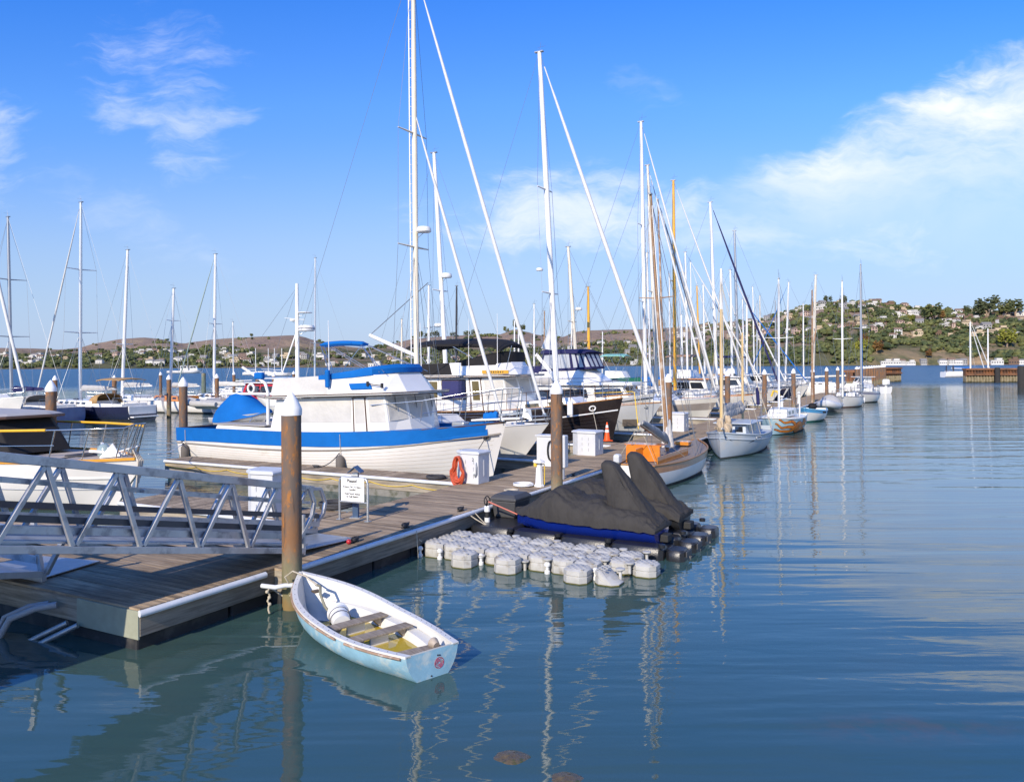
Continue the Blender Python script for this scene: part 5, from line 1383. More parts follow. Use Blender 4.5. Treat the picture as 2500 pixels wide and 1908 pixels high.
# ================================================================ trawler with blue canvas (first slip)
def trawler(cfg):
    L, B = cfg['L'], cfg['B']; loc, hd = slip(cfg['u'], cfg['wbow'], L)
    o = thing(cfg['name'], cfg['label'], 'motor yacht', loc, hd)
    h = Hull(L, B, cfg['fs'], cfg['fm'], cfg['fb'], tf=.80, pw=2.3, rake=.055, tm=.40, draft=.6, fine=1.25, full=3.4, trake=.01)
    h.build(o, cfg['hull'], cfg.get('bootm'), N=34, K=16)
    # carvel lines: fine grooves along the topsides
    g = M(); ng = cfg.get('planks', 8)
    for k in range(ng):
        for sd in (-1, 1):
            f = (k+1)/(ng+1)
            pts = [h.S(t, h.q_at(t, lerp(cfg['strake'](t)-.05, .12, f)), sd, .003) for t in [lerp(.0, .985, i/30) for i in range(31)]]
            g.tube(pts, .006, 4)
    g.build('plank_seams', cfg['seam'], o)
    g = M()
    for sd in (-1, 1): 
        pts = [h.S(t, h.q_at(t, cfg['strake'](t)), sd, .012) for t in [lerp(.0, .995, i/34) for i in range(35)]]
        g.tube(pts, .032, 6)
    g.build('rub_strake', cfg['strake_m'], o, 60)
    h.deck(o, teakdeck, cfg['bul'], .01, .985, .03)
    # raised bulwark inside face and caprail
    h.rail_strip(o, 'cap_rail', cfg['cap'], 0, .03, 0.); h.stern_strip(o, 'cap_rail', cfg['cap'])
    if cfg.get('band'): h.band(o, 'weather_cloth', cfg['band'], cfg['band_lo'], .03, .03, 0., .965)
    return o, h, loc, hd
def stripe_edge(root, q4, z, mat, name='roof_trim'):
    g = M(); n = len(q4)
    for i in range(n): g.beam(q4[i], q4[(i+1) % n], .03, .05)
    return g.build(name, mat, root)

def build_trawler_blue():
    L = 13.75
    cfg = dict(name='trawler_yacht', label='big white trawler yacht with bright blue canvas along its rail', L=L, B=4.25, u=5.95, wbow=2.93, fs=1.56, fm=1.64, fb=2.10, hull=hullw, seam=pm('hull_seam_tan', (.52, .47, .39), .6, var=0), planks=9,  # plank seams in plain tan, darker than the hull paint
               strake=lambda t: 1.02+.72*max(0, (t-.35)/.65)**2, strake_m=pm('taupe_strake', (.30, .27, .23), .5, var=.05), bul=.42, cap=teak_d, band=blue_c, band_lo=.47)
    o, h, loc, hd = trawler(cfg)
    X = lambda w: (2.93+L/2)-w                                  # dock offset w -> local x
    # aft cabin and main house
    sc, q = cabin(o, gel, X(15.0), X(11.9), 3.0, 3.0, 1.12, .62, fr=.0, ar=.25, name='aft_cabin', bevel=.05)
    M().box((X(13.6), 0, 1.77), (2.7, 2.9, .05)).build('aft_cabin_roof', pm('grey_deck_paint', (.36, .34, .31), .8, var=.1), sc, bevel=.02)
    xa, xs, xf = X(12.05), X(6.45), X(6.15); w = 1.52
    zt = lambda x: lerp(2.76, 2.97, (x-xa)/(xf-xa))
    bot = [(xa, -w, 1.15), (xs, -w, 1.32), (xf, -.62, 1.42), (xf, .62, 1.42), (xs, w, 1.32), (xa, w, 1.15)]
    top = [(xa+.42, -w+.05, zt(xa)), (xs-.30, -w+.05, zt(xs)), (xf-.42, -.58, zt(xf)), (xf-.42, .58, zt(xf)), (xs-.30, w-.05, zt(xs)), (xa+.42, w-.05, zt(xa))]
    g = M(); q = g.house(bot, top); hs = g.build('deck_house', gel, o, None, .03)
    def spanx(wa, wb): return ((X(wa)-xa)/(xs-xa), (X(wb)-xa)/(xs-xa))
    a0, a1 = spanx(11.3, 8.1); windows(hs, q[0], [(a0, a1)], .47, .95, white_c, None, 'window_cover')
    d0, d1 = spanx(7.97, 7.40)
    dr = M().pane(q[0], d0, d1, .05, .97, .016, .03).build('side_door', gel, hs); M().pane(q[0], d0+.012, d1-.012, .45, .92, .024, .02).build('door_pane', white_c, dr)
    g = M()
    for d in (d0, d1): g.pane(q[0], d-.004, d+.004, .05, .97, .03, .02)
    g.pane(q[0], d0-.012, d1+.012, .965, .985, .034, .02); g.build('door_trim', teak_d, dr)
    e0, e1 = spanx(7.25, 6.50); windows(hs, q[0], [(e0, min(.985, e1))], .47, .95, white_c, None, 'window_cover')
    for k in (1, 2, 3): 
        windows(hs, q[k], [(.09, .93)], .48, .94, white_c, None, 'windscreen_cover')
        M().beam(q[k][3]*.55+q[k][2]*.45+Vector((.05, 0, -.02)), (q[k][3]*.6+q[k][2]*.4)*.7+(q[k][0]*.6+q[k][1]*.4)*.3+Vector((.06, 0, 0)), .015, .015).build('wiper_arm', rubber, hs)
    windows(hs, q[4], [(.1, .5), (.55, .95)], .48, .94, white_c, None, 'window_cover')
    # roof slab = fly deck with brown lined edge
    zr = lambda x: zt(x)+.02
    rb = [(X(11.95), -1.72), (X(6.25), -1.72), (X(5.85), -.80), (X(5.85), .80), (X(6.25), 1.72), (X(11.95), 1.72)]
    g = M(); g.house([(x, y, zr(x)) for x, y in rb], [(x, y, zr(x)+.10) for x, y in rb]); rf = g.build('fly_deck', gel, o, None, .02)
    for dz, m_ in ((.085, teak_d), (.02, rubber)):
        g = M()
        for i in range(len(rb)):
            a, b = rb[i], rb[(i+1) % len(rb)]; g.beam((a[0], a[1]*1.004, zr(a[0])+dz), (b[0], b[1]*1.004, zr(b[0])+dz), .03, .03)
        g.build('deck_edge_trim', m_, rf)
    # flybridge coaming, faceted front
    fa, fs_, ff = X(11.8), X(6.75), X(6.35)
    zB = lambda x: zr(x)+.10; ztop = lambda x: 3.50+.32*sstep(X(9), X(5.6), x)
    bot = [(fa, -1.55, zB(fa)), (fs_, -1.55, zB(fs_)), (ff, -.75, zB(ff)), (ff, .75, zB(ff)), (fs_, 1.55, zB(fs_)), (fa, 1.55, zB(fa))]
    top = [(fa+.05, -1.42, ztop(fa)), (fs_-.55, -1.40, ztop(fs_)), (ff-.50, -.66, ztop(ff)), (ff-.50, .66, ztop(ff)), (fs_-.55, 1.40, ztop(fs_)), (fa+.05, 1.42, ztop(fa))]
    g = M(); q = g.house(bot, top); fb_ = g.build('flybridge', gel, o, None, .02)
    xx = lambda w_: (X(w_)-fa)/(fs_-fa)
    M().pane(q[0], -.004, xx(9.15), .04, .99, .02, .03).build('fly_rail_cloth', white_c, fb_)
    M().pane(q[5], .02, .98, .04, .99, .02, .03).build('fly_rail_cloth', white_c, fb_)
    # blue cover over the fly coaming: a cap following the top outline
    g = M(); rings = []
    tp = [Vector(top[0]).lerp(Vector(top[1]), .47), Vector(top[0]).lerp(Vector(top[1]), .62), Vector(top[0]).lerp(Vector(top[1]), .8), Vector(top[1]), Vector(top[2]), Vector(top[3]), Vector(top[4]), Vector(top[5]).lerp(Vector(top[4]), .5)]
    for i, p in enumerate(tp):
        out = Vector((p.x-X(8), p.y, 0)); out = Vector((.10 if i in (4, 5) else .03, .06*(1 if p.y > 0 else -1), 0))
        hgt = [.01, .05, .10, .20, .24, .24, .2, .05][i]; dn = [.13, .14, .13, .09, .05, .05, .1, .1][i]
        rings.append([p+out+Vector((0, 0, -dn)), p+out*1.1+Vector((0, 0, hgt*.5)), p+out*.4+Vector((-.05, 0, hgt)), p-out*2+Vector((-.15, 0, hgt*.8)), p-out*2.4+Vector((-.15, 0, -.05))])
    g.loft(rings, False, False); g.build('fly_cover', blue_c, fb_, 40)
    M().box((X(9.1), -1.60, 3.52), (.16, .14, .62)).build('rolled_cover', blue_c, fb_, bevel=.05)
    M().pane(q[0], xx(8.03), xx(7.1), .18, .50, .07, .10).build('life_ring_cover', blue_c, fb_, bevel=.03)
    g = M(); g.tube([(X(7.35), -1.62, 3.36), (X(6.75), -1.62, 3.30)], .018, 6); g.box((X(7.35), -1.6, 3.36), (.06, .08, .16)); g.box((X(6.75), -1.6, 3.30), (.06, .08, .16)); g.build('horn_bracket', rubber, fb_)
    # antenna whips
    for wv, z0, z1, lean in ((9.1, 3.15, 5.55, .04), (6.9, 3.7, 5.5, .05)):
        M().tube([(X(wv), -1.5 if wv > 8 else .9, z0), (X(wv)-lean, -1.5 if wv > 8 else .9, z1)], [.022, .010], 6).build('antenna_whip', white_p, fb_)
    # folded blue bimini on its frame
    bm_ = M(); N = 14
    bm_.loft([[(X(lerp(10.72, 8.72, i/N)), 0+.20*cos(a), 4.74+.05*sin(pi*i/N)+.10*sin(a)*(1-.5*(i in (0, N)))) for a in [2*pi*k/10 for k in range(10)]] for i in range(N+1)])
    for s in (-1, 1): pass
    bo = bm_.build('folded_bimini', blue_c, fb_, 60)
    g = M()
    for wt, wb, zb in ((10.65, 9.2, 3.55), (10.5, 9.0, 3.55), (8.8, 6.9, 3.75), (8.7, 7.1, 3.75), (8.75, 9.0, 3.5)): g.tube([(X(wt), 0 if False else -.18, 4.70), (X(wb), -1.3, zb)], .014, 5); g.tube([(X(wt), .18, 4.70), (X(wb), 1.3, zb)], .014, 5)
    g.build('bimini_frame', steel, bo, 60)
    # boat deck dinghy under blue canvas, davit with boom
    g = M(); rings = []; cx = X(14.95); N = 22; rs = random.Random(2)
    for i in range(N):
        t = i/(N-1); x = X(16.5)+t*3.05; hw = .70*(sstep(-.05, .25, t)*(1-.75*sstep(.62, 1.02, t))); bz = 1.86+.30*sstep(.3, 1, t)
        pk = 1.0*exp(-((t-.46)/.34)**2)-.05; pk = max(.06, pk*sstep(-.04, .22, t)+.10)
        r = []
        for k in range(13):
            a = pi*k/12; wr = .025*sin(7*t+5*cos(a))
            r.append((x, hw*cos(a)*(1+wr), bz+(pk*max(0., sin(a))**1.3)*(1+wr)-.12*(abs(cos(a))**6)*sstep(.05, .2, t)*(1-sstep(.8, 1, t))))
        rings.append(r)
    g.loft(rings, False, False); g.f.append(tuple(range(13))); g.mi.append(0); g.f.append(tuple((N-1)*13+k for k in range(13))); g.mi.append(0)
    dk = thing('deck_dinghy', 'dinghy under a peaked bright blue cover, carried on the aft deck of the white trawler', 'dinghy', loc, hd)
    g.build('cover', blue_c, dk, 60)
    dh = Hull(2.9, 1.3, .36, .33, .42, tf=.7, rake=.1, draft=.02); 
    g = M(); rings = [[dh.S(t, q_, sd)+Vector((cx+.05, 0, 1.56+.22*t)) for sd, q_ in [(1, 0), (1, .5), (1, .9), (-1, .9), (-1, .5), (-1, 0)]] for t in [i/14 for i in range(15)]]
    g.loft(rings, False, False); g.build('hull', gel3, dk, 50)
    g = M()
    for x in (X(15.6), X(14.0)): g.tube([(x, -.5, 1.80), (x+.1, -.45, 1.95)], .02, 5); g.tube([(x, .5, 1.80), (x+.1, .45, 1.95)], .02, 5); g.tube([(x, -.5, 1.79), (x, .5, 1.79)], .02, 5)
    g.build('chock', steel, dk)
    g = M(); g.tube([(X(12.42), -1.1, 1.75), (X(12.42), -1.1, 3.0), (X(12.55), -1.1, 3.32), (X(12.95), -1.1, 3.55), (X(13.72), -1.1, 3.92)], [.06, .06, .06, .055, .05], 10); dv = g.build('davit', wht_sp, o, 60)
    M().box((X(12.85), -1.1, 3.60), (.42, .20, .26)).build('winch_cover', blue_c, dv, bevel=.06)
    M().tube([(X(12.3), -.2, 2.9), (X(15.9), -.2, 2.86)], .05, 10).build('boom', wht_sp, o, 60)
    # fittings on the hull
    for wv, z in ((3.35, 1.62), (16.3, 1.0)):
        t = (X(wv)+L/2)/L; p = h.S(t, h.q_at(t, z), -1, .01); p2 = h.S(t+.01, h.q_at(t, z), -1, .01); dd = (p2-p).normalized(); nn = dd.cross(Vector((0, 0, 1))).normalized()
        g = M(); g.tube([p+dd*(.12*cos(a))+Vector((0, 0, .085*sin(a)))+nn*(.01) for a in [2*pi*i/18 for i in range(18)]], .022, 6, closed=True); g.build('hawse_ring', steel, o, 60)
        g = M(); g.loft([[p+dd*(.10*cos(a))+Vector((0, 0, .07*sin(a)))+nn*.006 for a in [2*pi*i/14 for i in range(14)]], [p+dd*(.10*cos(a))+Vector((0, 0, .07*sin(a)))-nn*.03 for a in [2*pi*i/14 for i in range(14)]]]); g.build('hawse_hole', rubber, o)
    for wv in (8.1, 16.05):
        t = (X(wv)+L/2)/L; p = h.S(t, h.q_at(t, .66), -1, .15); f = fender(o, p, fend, .15, .62); M().tube([p+Vector((0, .02, .28)), h.S(t, .02, -1, .05)], .01, 5).build('fender_line', rope_m, f)
    # bow platform with anchor gear and rail
    bp = h.S(.99, 0); g = M(); g.loft([[(bp.x-1.0, -.34, bp.z+.03), (bp.x-1.0, .34, bp.z+.03), (bp.x-1.0, .34, bp.z+.09), (bp.x-1.0, -.34, bp.z+.09)], [(bp.x+.75, -.22, bp.z+.13), (bp.x+.75, .22, bp.z+.13), (bp.x+.75, .22, bp.z+.19), (bp.x+.75, -.22, bp.z+.19)]])
    bpf = g.build('bow_platform', gel, o, None, .015)
    g = M(); g.beam((bp.x-.2, .1, bp.z+.22), (bp.x+.9, .1, bp.z+.36), .07, .08); g.loft([[(bp.x+.75, .0, bp.z+.2), (bp.x+.75, .2, bp.z+.2), (bp.x+.75, .1, bp.z+.5)], [(bp.x+1.05, .06, bp.z+.1), (bp.x+1.05, .14, bp.z+.1), (bp.x+1.0, .1, bp.z+.45)]]); g.build('anchor', galv, bpf)
    g = M(); q0 = bp.x-2.3; zt_ = bp.z+.85
    top_ = [(q0-1.9, -1.55, bp.z+.55), (q0, -1.25, bp.z+.72), (bp.x-.9, -.72, bp.z+.98), (bp.x+.2, -.32, bp.z+1.12), (bp.x+.7, -.1, bp.z+1.14), (bp.x+.7, .1, bp.z+1.14), (bp.x+.2, .32, bp.z+1.12), (bp.x-.9, .72, bp.z+.98), (q0, 1.25, bp.z+.72), (q0-1.9, 1.55, bp.z+.55)]
    g.tube(top_, .018, 6); g.tube([(x, y, z-.42) for x, y, z in top_[1:-1]], .012, 5)
    for x, y, z in top_[1:-1]: g.tube([(x, y, z), (x-.12, y*.95, bp.z+.05)], .015, 5)
    g.build('bow_rail', steel, o, 60)
    g = M(); g.loft([[(X(3.55)-.2+.5*i/6, .10*cos(a)*(1+.4*sin(i*2)), bp.z+.16+.06*i/6+.14*sin(a)*(1+.3*sin(i*3))) for a in [2*pi*k/9 for k in range(9)]] for i in range(7)]); g.build('rolled_weather_cloth', blue_c, o, 50)
    M().box((X(5.0), .5, 1.85), (.5, .4, .35)).build('windlass', galv, o, bevel=.05)
    wl = lambda v: o.matrix_basis @ Vector(v)
    t = (X(3.35)+L/2)/L
    rope('mooring_line', 'dark bow line from the hull ring of the blue and white trawler', sag(wl(h.S(t, h.q_at(t, 1.62), -1, .03)), P(3.3, 3.1, .62), .05), .014, rope_d)
    rope('mooring_line', 'dark spring line from the trawler side to the pale cleat', sag(wl(h.S(.62, h.q_at(.62, 1.05), -1, .03)), P(3.2, 8.5, .64), .12), .016, rope_d)
    rope('mooring_line', 'pale stern line of the trawler running to the yacht at left', sag(wl(h.S(.03, h.q_at(.03, 1.0), -1, .03)), P(-1.6, 10.6, 1.45), .15), .013, white_p)
build_trawler_blue()

# ================================================================ black hulled trawler with black bimini (third slip)
def build_trawler_black():
    L = 14.6; wb = 3.3
    cfg = dict(name='trawler_yacht', label='black hulled trawler yacht with white house and long black bimini', L=L, B=4.7, u=17.75, wbow=wb, fs=1.65, fm=1.70, fb=2.42, hull=black_h, seam=pm('black_seam', (.05, .045, .045), .4, var=0), planks=8,
               strake=lambda t: 1.12+.75*max(0, (t-.35)/.65)**2, strake_m=white_p, bul=.10, cap=teak, band=None)
    o, h, loc, hd = trawler(cfg)
    X = lambda w: (wb+L/2)-w
    zd = lambda x: h.sh((x+L/2)/L)-.12
    xa, xs, xf = X(14.5), X(8.4), X(8.05); w = 1.62; zt = 3.28
    bot = [(xa, -w, 1.6), (xs, -w, 1.7), (xf, -.7, 1.8), (xf, .7, 1.8), (xs, w, 1.7), (xa, w, 1.6)]
    top = [(xa+.1, -w+.04, zt), (xs-.30, -w+.04, zt+.08), (xf-.45, -.62, zt+.12), (xf-.45, .62, zt+.12), (xs-.30, w-.04, zt+.08), (xa+.1, w-.04, zt)]
    g = M(); q = g.house(bot, top); hs = g.build('deck_house', gel, o, None, .03)
    sx = lambda a, b: ((X(a)-xa)/(xs-xa), (X(b)-xa)/(xs-xa))
    windows(hs, q[0], [sx(13.9, 12.4)], .42, .90, glass_n, wht_sp); windows(hs, q[0], [sx(12.1, 10.7)], .40, .92, glass_b, teak_d)
    d0, d1 = sx(10.4, 9.75); dr = M().pane(q[0], d0, d1, .03, .97, .016, .03).build('side_door', gel, hs); M().pane(q[0], d0+.02, d1-.02, .35, .90, .024, .02).build('door_pane', glass_n, dr)
    g = M()
    for d in (d0, d1): g.pane(q[0], d-.004, d+.004, .03, .97, .03, .02)
    g.pane(q[0], d0-.012, d1+.012, .96, .985, .034, .02); g.build('door_trim', teak_d, dr)
    windows(hs, q[0], [sx(9.55, 8.45)], .36, .92, white_c, None, 'window_cover')
    for k in (1, 2, 3): windows(hs, q[k], [(.08, .93)], .42, .92, white_c, None, 'windscreen_cover')
    rb = [(X(14.6), -1.84), (X(8.2), -1.84), (X(7.75), -.9), (X(7.75), .9), (X(8.2), 1.84), (X(14.6), 1.84)]
    zr = lambda x: zt+.02+.10*(x-xa)/(xf-xa)
    g = M(); g.house([(x, y, zr(x)) for x, y in rb], [(x, y, zr(x)+.10) for x, y in rb]); rf = g.build('fly_deck', gel, o, None, .02)
    for dz in (.085, .02):
        g = M()
        for i in range(6):
            a, b = rb[i], rb[(i+1) % 6]; g.beam((a[0], a[1]*1.004, zr(a[0])+dz), (b[0], b[1]*1.004, zr(b[0])+dz), .03, .03)
        g.build('deck_edge_trim', teak_d, rf)
    fa, fs_, ff = X(14.3), X(8.7), X(8.3)
    bot = [(fa, -1.6, zr(fa)+.1), (fs_, -1.6, zr(fs_)+.1), (ff, -.8, zr(ff)+.1), (ff, .8, zr(ff)+.1), (fs_, 1.6, zr(fs_)+.1), (fa, 1.6, zr(fa)+.1)]
    top = [(fa, -1.5, 4.0), (fs_-.5, -1.48, 4.12), (ff-.5, -.7, 4.18), (ff-.5, .7, 4.18), (fs_-.5, 1.48, 4.12), (fa, 1.5, 4.0)]
    g = M(); q = g.house(bot, top); fb_ = g.build('flybridge', gel, o, None, .02)
    xx = lambda w_: (X(w_)-fa)/(fs_-fa)
    M().pane(q[0], 0, xx(11.55), .06, .99, .02, .03).build('fly_rail_cloth', black_c, fb_)
    rings = []
    tp = [Vector(top[0]).lerp(Vector(top[1]), .62), Vector(top[0]).lerp(Vector(top[1]), .8), Vector(top[1]), Vector(top[2]), Vector(top[3]), Vector(top[4])]
    for i, p in enumerate(tp):
        o_ = Vector((.06, .05*(1 if p.y > 0 else -1), 0)); hg = [.05, .2, .36, .40, .40, .3][i]
        rings.append([p+o_+Vector((0, 0, -.16)), p+o_+Vector((0, 0, hg)), p-o_*2+Vector((-.2, 0, hg*1.1)), p-o_*2+Vector((-.2, 0, -.05))])
    g = M(); g.loft(rings, False, False); g.build('fly_cover', black_c, fb_, 40)
    bimini(fb_, X(14.4), X(8.9), 3.0, 4.90, .30, black_c, [(X(11.6), X(9.4)), (X(9.5), X(11.2)), (X(8.3), X(8.6)), (X(13.9), X(12.9))], .11, 'bimini', .10, 3.75)
    nb = M().box((X(9.1), -1.64, 3.62), (1.45, .05, .17)).build('name_board', pm('gilded_board', (.55, .30, .03), .4, var=.1), fb_, bevel=.01)
    g = M()
    for k, wd in enumerate((.05, .07, .05, .06, .05, .07, .06, .05)): g.box((X(9.1)-.45+.125*k, -1.668, 3.62), (wd, .006, .08))
    g.build('worn_lettering', pm('dark_board_paint', (.08, .05, .02), .6), nb)
    for wv, z1 in ((10.6, 6.2), (9.0, 6.4)): M().tube([(X(wv), -1.6, 3.4), (X(wv), -1.6, z1)], [.022, .009], 6).build('antenna_whip', white_p, fb_)
    # foredeck trunk with dark ports
    tc, q = cabin(o, gel, xf-.1, X(5.2), 2.5, 1.5, zd, .42, .4, 0, .08, 'trunk_cabin', .06)
    windows(tc, q[0], [(.14, .38), (.55, .8)], .3, .7, glass_n); windows(tc, q[2], [(.2, .45), (.62, .86)], .3, .7, glass_n)
    railing(o, h, .14, .93, .78, 12, teak_d, .016, .05, .06); pulpit(o, h, .9, .85, .3)
    g = M(); bp = h.S(.99, 0); g.beam((bp.x-.8, 0, bp.z+.06), (bp.x+.6, 0, bp.z+.18), .4, .07); bs = g.build('bow_platform', teak, o, bevel=.01)
    M().tube([bp+Vector((-1.4, .1, .2)), bp+Vector((.5, .1, .30)), bp+Vector((.62, .1, .25)), bp+Vector((.75, .0, -.6)), P(0, 0)*0+Vector((bp.x+1.0, -.3, 1.0))], .022, 6).build('yellow_rope', rope_y, o, 60)
    for wv, z in ((4.35, 1.95),):
        t = (X(wv)+L/2)/L; p = h.S(t, h.q_at(t, z), -1, .02); p2 = h.S(t+.01, h.q_at(t, z), -1, .02); dd = (p2-p).normalized(); nn = dd.cross(Vector((0, 0, 1))).normalized()
        g = M(); g.tube([p+dd*(.14*cos(a))+Vector((0, 0, .11*sin(a))) for a in [2*pi*i/18 for i in range(18)]], .035, 6, closed=True); g.build('hawse_ring', wht_sp, o, 60)
    M().box((X(5.05), -2.0, 2.0), (.25, .12, .62)).build('deck_locker', white_p, o, bevel=.03)
    wl = lambda v: o.matrix_basis @ Vector(v)
    rope('mooring_line', 'dark line hanging from the black hull down behind the traffic cone', [wl(p), P(15.6, 3.6, .62)], .014, rope_m)
build_trawler_black()

# ================================================================ tall white ketch-like cutter between the trawlers
def slip_sail(name, label, u, wbow, L, B, fb, pxb, vb, pxt, vt, **kw):
    """sail boat in a slip; its mast stands where the picture shows it"""
    loc, hd = slip(u, wbow, L); wc = wbow+L/2
    wb_, zb_ = onu(pxb, vb, u); wt, zt_ = onu(pxt, vt, u)
    kw.setdefault('mast', (wc-wb_, zt_, wc-wt)); return sailboat(name, label, loc, hd, L, B, fb, **kw)
K_, Kh = slip_sail('sailboat', 'tall white cutter between the trawlers, its mast top out of the picture', 11.8, 4.2, 15.0, 4.1, 1.62, 1018, 950, 1008, -95, mr=.125, mat=crm_sp, spread=(.37, .62), sw=1.25, jib=sail_c, jr=.085, inner=(.655, .08, sail_c),
               steps=True, cab=(.34, .70, .5), cover=grey_c, fen=((.5, -1),), boom=False)
def ketch_extras():
    x, z0, zt, xt = 0, 0, 0, 0
    # radar dish on the mast front, long white boom angled up aft
    loc, hd = slip(11.8, 4.2, 15.0); wc = 4.2+7.5
    w1, z1 = onu(1035, 567, 11.8); p = Vector((wc-w1, 0, z1)); radome(K_, p, .32, .24, p+Vector((-.55, 0, .0)))
    wa, za = onu(903, 818, 11.8); wb_, zb_ = onu(1015, 868, 11.8); spar(K_, 'boom', (wc-wb_, 0, zb_), (wc-wa, 0, za), .09, wht_sp, 8, .9)
    stays(K_, [((wc-wa, 0, za), (wc-onu(1045, 690, 11.8)[0], 0, onu(1045, 690, 11.8)[1]))], .02, wire, 'topping_lift')
    M().box((wc-6.0, .0, 2.0), (.5, .35, .2)).build('hatch', gel, K_, bevel=.03)
    g = M(); bp = Kh.S(.985, 0); g.beam(bp+Vector((-.7, .12, .1)), bp+Vector((.35, .12, .2)), .07, .07); g.build('bow_roller', galv, K_)
ketch_extras()

# ================================================================ more boats in the main slips
C1, C1h = slip_sail('sailboat', 'white sloop with a square dark grille near its bow and a tall white mast', 23.6, 3.3, 14.5, 4.1, 1.95, 1360, 925, 1317, 128, mr=.16, mat=wht_sp, spread=(.30, .60), sw=1.1, jib=sail_c, jr=.12, hull_mat=gel3, cover=grey_c, cab=(.30, .66, .55), toe=teak, dodge=navy_c)
def c1_extras():
    t = .93; p = C1h.S(t, C1h.q_at(t, 1.0), -1, .01); a = C1h.S(t-.03, C1h.q_at(t-.03, 1.0), -1, .012); b = C1h.S(t+.03, C1h.q_at(t+.03, 1.0), -1, .012); d = (b-a).normalized(); n = d.cross(Vector((0, 0, 1))).normalized()
    g = M(); g.beam(p-d*.42, p+d*.42, .03, .62); g.build('grille', pm('dark_bronze_grille', (.10, .08, .06), .5, var=.2, vs=8), C1, bevel=.02)
    g = M(); q = C1h.S(.955, C1h.q_at(.955, 1.72), -1, .02); g.tube([q+Vector((.10*cos(x), 0, .06*sin(x))) for x in [2*pi*i/14 for i in range(14)]], .02, 5, closed=True); g.build('hawse_ring', steel, C1, 60)
    m = C1; w1, z1 = onu(1331, 660, 23.6); radome(C1, Vector((3.3+7.25-w1-.35, 0, z1)), .2, .16)
    # slack grey sail bag by the mast and white triangular awning
    wc = 3.3+7.25
    a = Vector((wc-onu(1352, 755, 23.6)[0], 0, onu(1352, 755, 23.6)[1])); b_ = Vector((wc-onu(1320, 850, 23.6)[0], .2, onu(1320, 850, 23.6)[1])); c_ = Vector((wc-onu(1352, 855, 23.6)[0], -.1, onu(1352, 855, 23.6)[1]))
    g = M(); g.loft([[a+Vector((0, .03, 0)), a+Vector((0, -.03, 0)), a+Vector((.05, 0, 0))], [a.lerp(b_, .5)+Vector((0, .12, 0)), a.lerp(c_, .5)+Vector((0, -.12, 0)), a.lerp(c_, .5)+Vector((.1, 0, 0))], [b_+Vector((0, .15, 0)), b_+Vector((0, -.15, 0)), c_]]); g.build('hoisted_steadying_sail', sail_c, C1, 60)
c1_extras()

